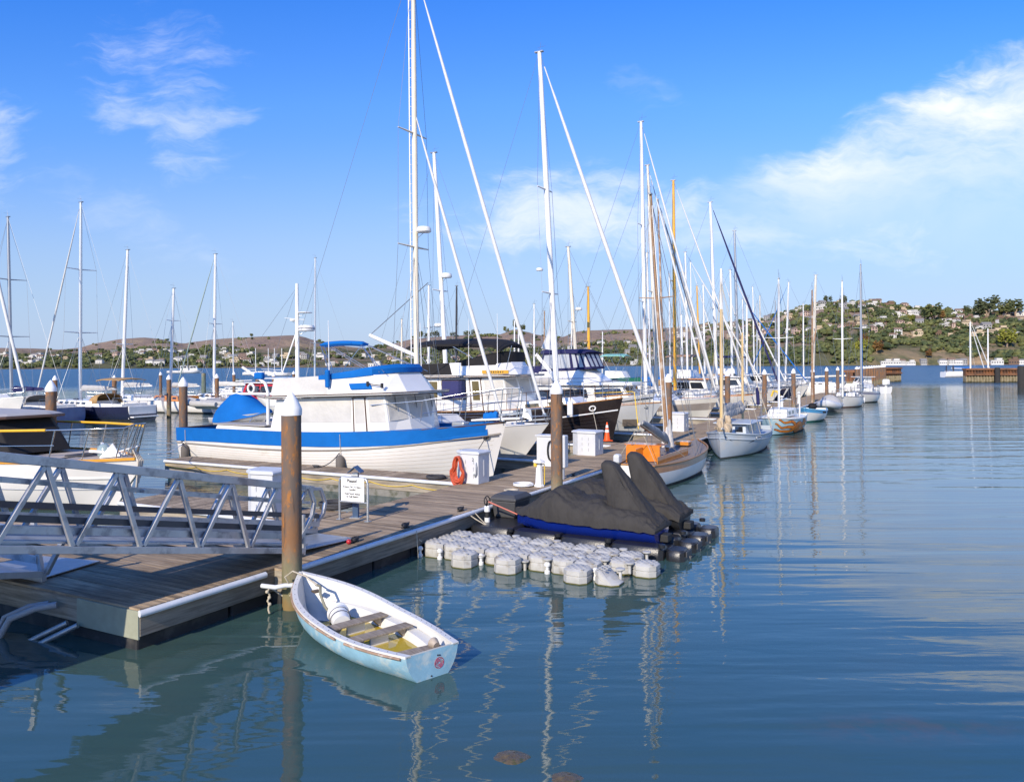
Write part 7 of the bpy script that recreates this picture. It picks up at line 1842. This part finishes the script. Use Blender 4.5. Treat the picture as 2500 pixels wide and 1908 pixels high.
# ================================================================ boats lying along the right side of the walkway
def build_wood_boat():
    L, B = 7.2, 1.95; u0 = 7.0; c = P(u0+L/2, -1.12)
    o = thing('wooden_sailboat', 'white wooden sail boat with varnished coamings and a gaff rig, beside the black covers', 'sailboat', c, DANG)
    h = Hull(L, B, .80, .74, 1.0, tf=.62, pw=2.0, rake=.03, tm=.45, draft=.5, fine=1.6, full=2.4); h.build(o, hullw, boot, N=30, K=14, stripe=(0, 4, pm('varnished_sheer_strake', (.42, .19, .055), .3, var=.2, vs=4, coat=.5)))
    h.deck(o, teakdeck, .03, .01, .99, .06); h.rail_strip(o, 'cap_rail', teak, 0, .028, .005); h.stern_strip(o, 'cap_rail', teak)
    # cockpit coaming, upright hatch panel and cockpit sole
    g = M(); 
    for sd in (-1, 1): g.beam((-L/2+.6, sd*.52, .88), (.1, sd*.62, .90), .03, .26)
    g.build('coaming', varn, o, bevel=.006)
    M().box((-1.75, -.02, .70), (3.2, 1.0, .03)).build('cockpit_sole', pm('pale_cockpit_wood', (.55, .33, .12), .5, var=.15, vs=4), o)
    bx = M(); bx.box((-2.55, .1, 1.06), (.12, 1.15, .50)); bx.box((-2.95, .1, 1.06), (.7, .04, .42)); bx.box((-2.3, .1, 1.33), (.62, 1.25, .035)); bx.build('hatch_panel', pm('orange_varnished_panel', (.66, .20, .02), .25, var=.12, vs=4, coat=.5), o, bevel=.01)
    g = M(); rs = random.Random(3)
    for k in range(26): a = rs.uniform(0, 6.28); g.tube([(-1.2+.45*rs.uniform(-1, 1), -.25+.28*rs.uniform(-1, 1), .78+.08*rs.random()) for _ in range(4)], .014, 4)
    g.build('heap_of_line', rope_m, o, 60)
    M().box((1.9, .05, 1.0), (.5, .5, .14)).build('deck_hatch', varn, o, bevel=.02)
    mx = local_of(o, P(10.9, -1.05)).x; foot = Vector((mx, .18, .85)); tz = onu(1600, 482, 11)[1]
    wl = local_of(o, at(1600, 482, 28.6)); top = Vector((wl.x*.0+mx-.75, wl.y, wl.z))
    m = mast_rig(o, h, foot, top, .068, brn_sp, (.60,), .75, h.S(.985, 0), None, name='mast')
    for dy in (-.075, .075): spar(m, 'mast_track', foot+Vector((-.06, dy, .5)), top+Vector((-.06, dy, -.4)), .02, wht_sp, 6)
    # lowered gaff and boom with a slack bundled sail, angled up toward the stern
    tip = local_of(o, at(1560, 1035, 24.8)); a = Vector((mx-.1, .16, 1.15))
    spar(o, 'boom', a, tip, .05, brn_sp, 8, .9)
    boom_cover(o, a+Vector((-.05, 0, .05)), tip+Vector((.3, 0, 0)), .17, .09, sail_d, 'furled_mainsail', .3)
    g = M(); g.loft([[(mx+.05+.26*(1+.2*sin(k*2+i))*cos(2*pi*k/10)*(1-.55*i/6), .18+.24*sin(2*pi*k/10)*(1-.55*i/6), 1.0+i*.16+.02*sin(k*3)) for k in range(10)] for i in range(7)]); g.build('bunched_staysail', pm('pale_bunched_sail', (.62, .58, .52), .85, var=.15, vs=6, bump=.03, bs=9), o, 60)
    stays(o, [(tip, (-L/2+.2, -.6, .85)), (tip, (-L/2+.2, .7, .85)), (tip+Vector((.1, 0, 0)), (-1.2, -.9, .85)), (tip+Vector((.2, 0, 0)), (-2.0, .9, .85)), (tip, top)], .010, rope_m, 'running_rigging')
    ob = outboard(o, (-L/2-.1, .55, .85), gel3, .75)
build_wood_boat()

def build_grey_ketch():
    L, B = 6.9, 2.35; c = P(16.2+L/2, -1.5)
    o = thing('grey_ketch', 'pale grey ketch with two bare spruce masts and heaps of grey sail', 'sailboat', c, DANG+pi)
    gh = pm('pale_blue_grey_paint', (.42, .47, .51), .45, var=.08, vs=1.5, col2=(.48, .49, .48), cs=1)
    h = Hull(L, B, .92, .82, 1.12, tf=.7, pw=1.7, rake=.03, tm=.42, draft=.4, fine=1.15, full=2.2); h.build(o, gh, boot, N=28, boot_z=.06)
    h.deck(o, gh, .16, .01, .985, .03); h.rail_strip(o, 'cap_rail', gh, 0, .035, .01); h.rail_strip(o, 'rub_rail', gh, .16, .03, .012); h.stern_strip(o, 'cap_rail', gh)
    hs, q = cabin(o, gh, -1.3, 1.15, 1.45, 1.2, .70, .62, .12, .05, .06, 'deck_house', .03)
    for k in (0, 2): windows(hs, q[k], [(.2, .36), (.52, .68)], .4, .85, glass)
    windows(hs, q[1], [(.12, .42), (.58, .88)], .45, .85)
    M().box((-.1, 0, 1.34), (2.75, 1.65, .05)).build('house_roof', gh, hs, bevel=.02)
    for y in (-.62, -.1): pass
    fore = local_of(o, P(18.1, -1.15)); zt = lambda px, v, u: onu(px, v, u)[1]
    D1 = P(18.1, -1.15).y; D2 = P(22.3, -1.35).y
    # masts stand where the photograph shows them
    k1 = (1756-CX)/F; k2 = (1815-CX)/F
    a = local_of(o, P(18.4, -1.05)); a.z = 1.0; top = local_of(o, at(1756, 655, P(18.4, -1.05).y)); 
    m = spar(o, 'main_mast', a, Vector((a.x-.05, a.y, top.z*.79)), .082, spruce); t2 = spar(m, 'topmast', Vector((a.x-.05, a.y, top.z*.76)), Vector((a.x-.05, a.y, top.z)), .06, wht_sp)
    M().lathe([(.10, 0), (.11, .1), (.10, .55)], (a.x, a.y, .95), 12).build('mast_boot', gel, m, 40)
    b = local_of(o, P(22.6, -1.05)); b.z = .9; tb = local_of(o, at(1816, 812, P(22.6, -1.05).y)); m2 = spar(o, 'mizzen_mast', b, Vector((b.x, b.y, tb.z)), .06, spruce)
    segs = []
    for mm, tz in ((a, top.z), (b, tb.z)):
        t = (mm.x+L/2)/L
        for sd in (1, -1):
            for dx in (-.06, .06): segs.append((h.S(min(.97, max(.03, t+dx)), 0, sd, 0), Vector((mm.x, mm.y, tz*.93))))
    segs += [(h.S(.98, 0), Vector((a.x, a.y, top.z*.95))), (h.S(.98, 0), Vector((a.x, a.y, top.z*.7)))]
    stays(o, segs, .010, rope_m)
    # untidy grey sail flaked over the booms, tan bundle on the bow
    e = Vector((b.x+.3, b.y, 1.85)); s0 = Vector((a.x-.05, a.y, 1.75)); spar(o, 'main_boom', s0, e, .045, spruce, 8)
    boom_cover(o, s0, e, .24, .20, sail_d, 'flaked_mainsail', .38); boom_cover(o, s0+Vector((.05, .1, -.18)), e+Vector((0, .1, -.15)), .16, .18, sail_d, 'flaked_mainsail', .45)
    s1 = Vector((b.x-.05, b.y, 1.8)); e1 = Vector((-L/2-.3, b.y, 1.95)); spar(o, 'mizzen_boom', s1, e1, .035, spruce, 8); boom_cover(o, s1, e1, .17, .12, sail_d, 'flaked_mizzen', .35)
    bw = h.S(.93, 0); bw.y = 0; g = M(); rs = random.Random(9)
    for c_, r_, s_ in (((-.35, .05, .15), .30, (1.2, .9, .8)), ((-.15, -.1, .30), .22, (.8, .8, 1.3)), ((-.55, .1, .42), .20, (.7, .8, 1.5)), ((-.05, .12, .10), .22, (1.1, .8, .8)), ((-.62, -.1, .12), .2, (1, 1, .8))):
        q0 = len(g.v); g.ball((0, 0, 0), r_, 14, s_)
        for i in range(q0, len(g.v)):
            x, y, z = g.v[i]; f = 1+1.1*(fbm(x*9+r_*40, y*9+z*3)-.5)+.6*(fbm(x*22, y*20+z*9+5)-.5); g.v[i] = (bw.x+c_[0]+x*f, bw.y+c_[1]+y*f, bw.z+c_[2]+z*f)
    for k in range(9):
        p = bw+Vector((rs.uniform(-.6, .1), rs.uniform(-.25, .25), rs.uniform(.25, .6))); g.tube([p, p+Vector((rs.uniform(-.2, .2), rs.uniform(-.2, .2), -.1)), p+Vector((rs.uniform(-.3, .3), rs.uniform(-.3, .3), rs.uniform(-.65, -.3)))], [.015, .03, .012], 6)
    g.build('bundled_jib', pm('tan_bundled_sail', (.46, .36, .24), .85, var=.25, vs=7, bump=.02, bs=12), o, 60)
    bs = M().tube([bw+Vector((-.4, 0, .1)), bw+Vector((1.15, .25, .28))], [.05, .03], 8).build('bowsprit', gh, o, 60)
    nb = M().box((0, 0, 0), (.52, .012, .10)).build('name_board', sign_w, o, bevel=.004)
    t = .66; p = h.S(t, .09, 1, .02); p2 = h.S(t+.04, .09, 1, .02); nb.location = p; nb.rotation_euler.z = atan2(p2.y-p.y, p2.x-p.x)
    g = M()
    for k in range(7): g.box((-.19+.062*k, .009, 0), (.036, .006, .055))
    g.build('worn_lettering', ink, nb)
    fender(o, Vector((-2.5, .3, 1.02)), pm('cream_float_ball', (.62, .54, .42), .6), .20, .5, 'mooring_ball')
    wl = lambda v: o.matrix_basis @ Vector(v)
    rope('mooring_line', 'slack line looping along the bow of the grey ketch', sag(wl(h.S(.97, .1, 1, .02)), wl(h.S(.70, .14, 1, .03)), .25), .018, rope_d)
build_grey_ketch()

def hull_patch(h, root, name, mat, path, width, sd, off=.012):
    """paint laid on a hull: a strip that follows the skin along (t, q) stations"""
    g = M(); rings = []; n = len(path)
    for i, (t, q) in enumerate(path):
        a = path[max(0, i-1)]; b = path[min(n-1, i+1)]; dt, dq = (b[0]-a[0])*h.L, (b[1]-a[1])*(h.sh(t)+h.draft); l = sqrt(dt*dt+dq*dq) or 1
        w = width(i/(n-1)) if callable(width) else width; nt, nq = -dq/l*w/h.L, dt/l*w/(h.sh(t)+h.draft)
        rings.append([h.S(min(.995, max(.005, t+nt*c)), min(.95, max(.0, q+nq*c)), sd, off) for c in [-1+k*.125 for k in range(17)]])
    g.loft(rings, False, False); return g.build(name, mat, root, 60)
def build_octopus_boat():
    L, B = 6.3, 2.3; c = P(28.2+L/2, -1.35)
    o = thing('painted_sloop', 'small sloop with an orange octopus painted on its pale blue hull', 'sailboat', c, DANG+pi)
    pb = pm('pale_mural_blue', (.36, .52, .56), .45, var=.15, vs=2, col2=(.56, .60, .56), cs=1.6)
    h = Hull(L, B, .85, .84, 1.02, tf=.84, pw=2.0, rake=.04, tm=.40, draft=.35, fine=1.4, full=3.0); h.build(o, pb, pm('dark_green_bottom', (.02, .05, .045), .6), boot_z=.05, N=28)
    h.deck(o, gel, .03, .01, .985, .05); h.rail_strip(o, 'rub_rail', gel, .03, .05, .01); h.stern_strip(o, 'rub_rail', gel, -.03, .05)
    hs, q = cabin(o, gel, -1.0, 1.4, 1.5, 1.15, .92, .44, .3, .05, .08, 'cabin', .06)
    for k in (0, 2): windows(hs, q[k], [(.15, .36), (.48, .68)], .3, .72)
    org = pm('orange_mural_paint', (.62, .20, .02), .5, var=.3, vs=6, col2=(.40, .09, .015), cs=5); dk = pm('mural_outline', (.05, .025, .02), .6, var=0)
    for sd in (1,):
        body = [(.42+.17*cos(a)*.0+.0, .5) for a in (0,)]
        hull_patch(h, o, 'mural_outline', dk, [(lerp(.475, .775, i/14), .42+.0*i) for i in range(15)], lambda s: .335*sin(pi*max(.02, min(.98, s)))**.6, sd, .016)
        hull_patch(h, o, 'octopus_body', org, [(lerp(.485, .765, i/14), .42) for i in range(15)], lambda s: .31*sin(pi*max(.02, min(.98, s)))**.6, sd, .024)
        arms = [[(.73, .25), (.80, .16), (.88, .22), (.94, .10)], [(.75, .42), (.83, .40), (.90, .44), (.97, .26)], [(.73, .56), (.82, .60), (.90, .58), (.98, .50)], [(.50, .3), (.40, .12), (.30, .16)], [(.49, .45), (.38, .34), (.24, .42)], [(.52, .58), (.40, .56), (.26, .62)], [(.48, .36), (.36, .22), (.20, .3)]]
        for pth in arms:
            P2 = []
            for i in range(17):
                f = i/16*(len(pth)-1); k = min(int(f), len(pth)-2); f -= k; f2 = f*f*(3-2*f); P2.append((lerp(pth[k][0], pth[k+1][0], f), lerp(pth[k][1], pth[k+1][1], f2)))
            hull_patch(h, o, 'mural_outline', dk, P2, lambda s: .085*(1-.62*s)+.015, sd, .014); hull_patch(h, o, 'octopus_arm', org, P2, lambda s: .085*(1-.70*s), sd, .020)
        hull_patch(h, o, 'octopus_eye', gel, [(.545, .47), (.565, .47), (.585, .47)], lambda s: .04, sd, .030); hull_patch(h, o, 'octopus_pupil', ink, [(.555, .47), (.565, .47), (.575, .47)], lambda s: .022, sd, .036)
    for sd in (-1,): hull_patch(h, o, 'octopus_arm', org, [(lerp(.15, .95, i/14), .55+.08*sin(i)) for i in range(15)], .09, sd, .012)
    mp = P(30.6, -1.2); a = local_of(o, mp); a.z = 1.25; px = 1866; top = local_of(o, at(1871, 681, mp.y)); a.y = 0
    mast_rig(o, h, a, Vector((a.x-.1, 0, top.z)), .062, wht_sp, (.55,), .9, h.S(.98, 0), h.S(.01, 0)-Vector((0, h.hb(.01), 0)))
    spar(o, 'boom', a+Vector((-.08, 0, .5)), a+Vector((-2.7, .0, .62)), .04, alu, 8)
    boom_cover(o, Vector((-.2, -1.35, 1.5)), Vector((-2.0, -1.75, 2.3)), .17, .17, navy_c, 'stowed_sail_bag', .08)
    M().tube([(-L/2+.1, .55, .8), (-L/2+.1, .55, 2.0)], .05, 8).build('white_post', white_p, o, 60); pulpit(o, h, .85, .5, .05); outboard(o, (-L/2-.12, -.2, .6), None, .7)
build_octopus_boat()

def build_blue_daysailer():
    L, B = 5.6, 2.0; c = P(38.6+L/2, -1.55)
    o = thing('daysailer', 'open white daysailer with a light blue sheer and deck, a green waterline', 'sailboat', c, DANG+pi)
    h = Hull(L, B, .72, .66, .98, tf=.7, pw=1.8, rake=.10, tm=.42, draft=.3, fine=1.25, full=2.2); h.build(o, gel, pm('green_waterline', (.02, .16, .12), .5), boot_z=.10, stripe=(0, 3, ltblue))
    h.deck(o, ltblue, .12, .01, .985, .03); h.rail_strip(o, 'gunwale', pm('pale_blue_rail', (.25, .5, .66), .4), 0, .03, .01)
    g = M()
    for x in (-1.2, .1): g.box((x, 0, .68), (.25, B*.8, .05))
    g.build('thwart', ltblue, o, bevel=.01)
    g = M()
    for k in range(7): 
        p = h.S(.50+.028*k, .10, 1, .012); p2 = h.S(.51+.028*k, .10, 1, .012); g.beam(p-(p2-p).normalized()*.035, p+(p2-p).normalized()*.035, .010, .13)
    g.build('name_lettering', ink, o)
    mp = P(42.3, -1.2); a = local_of(o, mp); a.z = .8; a.y = 0; top = local_of(o, at(1942, 709, mp.y))
    mast_rig(o, h, a, Vector((a.x-.2, 0, top.z)), .07, brn_sp, (), .6, h.S(.98, 0), None)
    M().ball((a.x+.6, .1, .95), .3, 8, (1.4, 1, .8)).build('black_cover', black_c, o, 60)
    spar(o, 'gaff', a+Vector((-.1, 0, 3.6)), a+Vector((-.9, .15, 5.6)), .05, brn_sp, 8)
build_blue_daysailer()
p = P(53.0, -1.4); rib('inflatable_tender', 'grey covered tender with a raised hump, moored along the walkway', p, DANG+pi, 4.3, 1.9, pm('grey_fitted_cover', (.42, .41, .39), .7, var=.1, bump=.02, bs=6), gel3)
def side_sloop(label, u0, L, w, B, pxb, pxt, vt, mat, mr, fb=.95, **kw):
    c = P(u0+L/2, w); loc = c; mp_u = u0+L*.45; mp = P(mp_u, w); k = (pxb-CX)/F
    # slide the mast along the boat to the picture column where it stands
    best = min((abs(pix_x(P(u_, w))-pxb), u_) for u_ in [u0+L*i/60 for i in range(61)])[1]; mp = P(best, w)
    o_root = None
    top = at(pxt, vt, mp.y); x = (u0+L/2-best)
    return sailboat('sailboat', label, loc, DANG+pi, L, B, fb, mast=(x, top.z, x-.05), mat=mat, mr=mr, **kw)
def pix_x(p): return CX+F*p.x/p.y
side_sloop('white sloop with a dark sheer line, moored alone past the grey covered tender', 58.0, 7.6, -1.9, 2.6, 2037, 2034, 686, wht_sp, .085, 1.05, toe=teak_d, bootm=pm('brown_waterline', (.16, .09, .07), .6), cover=grey_c, fen=((.1, 1),))
side_sloop('last white sloop along the walkway, with a slim blue furled sail', 67.5, 8.0, -2.6, 2.7, 2073, 2075, 646, alu_d, .10, 1.2, jib=blue_c, jr=.06, stripe=(1, 3, pm('violet_grey_stripe', (.25, .25, .33), .4)), dodge=grey_c, cover=grey_c)
def outboard_boat():
    p = G(2112, 954, 0); p = at(2112, VH, 104); p.z = 0
    o, h = motorboat('outboard_boat', 'white motor boat with a large white outboard, stern toward us before the rusty wall', p, DANG+.9, 6.5, 2.5, 1.2, gel, None, None, None, house=(.45, .75), hh=1.2, rail=False)
    outboard(o, (-3.3, 0, 1.1), gel, 1.9)
outboard_boat()

# ================================================================ breakwater walls of rusty sheet piles
def sheet_mat():
    m = bpy.data.materials.new('rusty_sheet_pile'); m.use_nodes = True; t = NT(m.node_tree); b = t.n['Principled BSDF']
    co = t.node('ShaderNodeNewGeometry').outputs['Position']; x, y, z = t.sep(co)
    n = t.noise(t.map(co, sc=(1, 1, .35)), .9, 5, .65); n2 = t.noise(co, 2.5, 4, .6); rnd = t.node('ShaderNodeNewGeometry').outputs['Random Per Island']
    up = t.mix(t.rng(n, .4, .62), (.085, .045, .028, 1), (.22, .085, .03, 1))
    lo = t.mix(t.rng(n2, .35, .7), (.30, .25, .16, 1), (.17, .14, .075, 1))
    zz = t.math('ADD', z, t.math('MULTIPLY', t.math('SUBTRACT', n, .5), .7))
    c = t.mix(t.rng(zz, 1.45, 1.15), up, lo); c = t.mix(t.rng(zz, .35, .1), c, (.05, .045, .02, 1))
    t.put(b.inputs['Base Color'], c); b.inputs['Roughness'].default_value = .85; return m
sheet = sheet_mat()
def breakwater(label, a, b, top, caps=0, name='breakwater'):
    a, b = Vector((a.x, a.y, 0)), Vector((b.x, b.y, 0)); d = (b-a).normalized(); L = (b-a).length; ang = atan2(d.y, d.x)
    o = thing(name, label, 'breakwater', a, ang)
    prof = []; n = int(L/.55)
    for i in range(n):
        x = i*L/n; s = L/n; prof += [(x, 0), (x+s*.35, 0), (x+s*.5, .28), (x+s*.85, .28)]
    prof.append((L, 0))
    g = M(); g.loft([[(x, y, z) for x, y in prof+[(L, 1.0), (0, 1.0)]] for z in (-2, top-.05)], True, True); g.build('sheet_pile_wall', sheet, o)
    wal = pm('rusty_cap_beam', (.22, .10, .045), .85, var=.3, vs=.8, col2=(.08, .045, .03), cs=.6)
    M().box((L/2, .5, top), (L+.1, 1.5, .35)).build('cap_beam', wal, o, bevel=.03); M().box((L/2, -.16, top-1.0), (L, .26, .3)).build('waler', wal, o, bevel=.03)
    return o
A1 = at(2082, VH, 112); A2 = at(2154, VH, 158); A3 = at(2200, VH, 161)
breakwater('rusty sheet pile breakwater running out past the far boats', A1, A2, 2.7); breakwater('square end face of the rusty breakwater beside the harbour entrance', A2, A3, 2.75)
dv = (A2-A1); nrm = Vector((dv.y, -dv.x, 0)).normalized()
for k in range(12):
    q = A1+dv*(k/11.6)+nrm*.55; q.z = 0; make_pile(q, 'rusty pile with white cap in the close row along the breakwater', 3.4, .30, 'capped piles along the breakwater')
B1 = at(2358, VH, 150); B2 = at(2640, VH, 150)
breakwater('long dark rusty breakwater at the right edge', B1, B2, 2.55)
for px in (2435,):
    q = at(px, VH, 149.2); q.z = 0; o = M().lathe([(.5, -2), (.45, 2.75), (.3, 2.85)], n=14).build('timber_pile', pm('black_timber', (.03, .028, .025), .9, var=.2), None, 40, loc=q); tag(o, 'stub pile standing at the middle of the right breakwater', 'pile')
q = at(2494, VH, 120); q.z = 0; dolphin = M().lathe([(.55, -2), (.55, 3.2), (.5, 3.3)], n=16).build('timber_pile', pm('black_timber', (.03, .028, .025), .9, var=.2), None, 40, loc=q); tag(dolphin, 'thick black pile cut by the right edge', 'pile')
# ketch with a blue sail cover coming in behind the right breakwater
p = at(2372, VH, 205); p.z = 0
hdg = .06; top = at(2369.5, 785, 205); mz = at(2414, 801, 205)
sailboat('sailboat', 'white ketch with a blue sail cover passing behind the right breakwater', p+Vector((0, 0, 0)), hdg, 15., 4., 1.6, hullw, None, mast=(-.3, top.z, -.3), mat=wht_sp, mr=.2, cover=blue_c, jib=None, backstay=False, simple=True, cab=(.62, .85, .9))
KT = [o for o in COL.objects if o.get('label', '').startswith('white ketch with a blue')][0]
spar(KT, 'mizzen_mast', (4.4, 0, 1.2), (4.4, 0, mz.z), .17, wht_sp)
furled(KT, (3.4, 0, 2.0), (-.1, 0, top.z-1.4), .12, sail_c); furled(KT, (4.9, 0, 2.0), (0, 0, top.z-.4), .12, sail_c)
for k, (x, y) in enumerate(((-6.6, .2), (-5.2, -.5))):
    pr = thing('person', 'person in dark clothes standing at the stern of the white ketch, '+('aft one' if k == 0 else 'forward one'), 'person', KT.matrix_basis @ Vector((x, y, 1.3)), .3+k)
    g = M(); g.loft([[(r*.6*cos(a)+ox, r*sin(a), z) for a in [2*pi*i/10 for i in range(10)]] for z, r, ox in ((.0, .14, 0), (.45, .17, 0), (.85, .19, 0), (1.1, .18, .02), (1.38, .24, .02), (1.48, .10, .02), (1.54, .07, .03), (1.62, .10, .04), (1.74, .11, .04), (1.82, .05, .03))]); g.build('body', pm('dark_jacket', (.03, .03, .04), .8), pr, 60)
M().ball((0, 0, 0), .34, 12).build('mooring_buoy', orange_b, None, 60, loc=G(250, 998, .1)); by = COL.objects[-1] if False else [o for o in COL.objects if o.name.startswith('mooring_buoy')][0]; tag(by, 'bright orange ball buoy floating before the dark sloop', 'buoy')
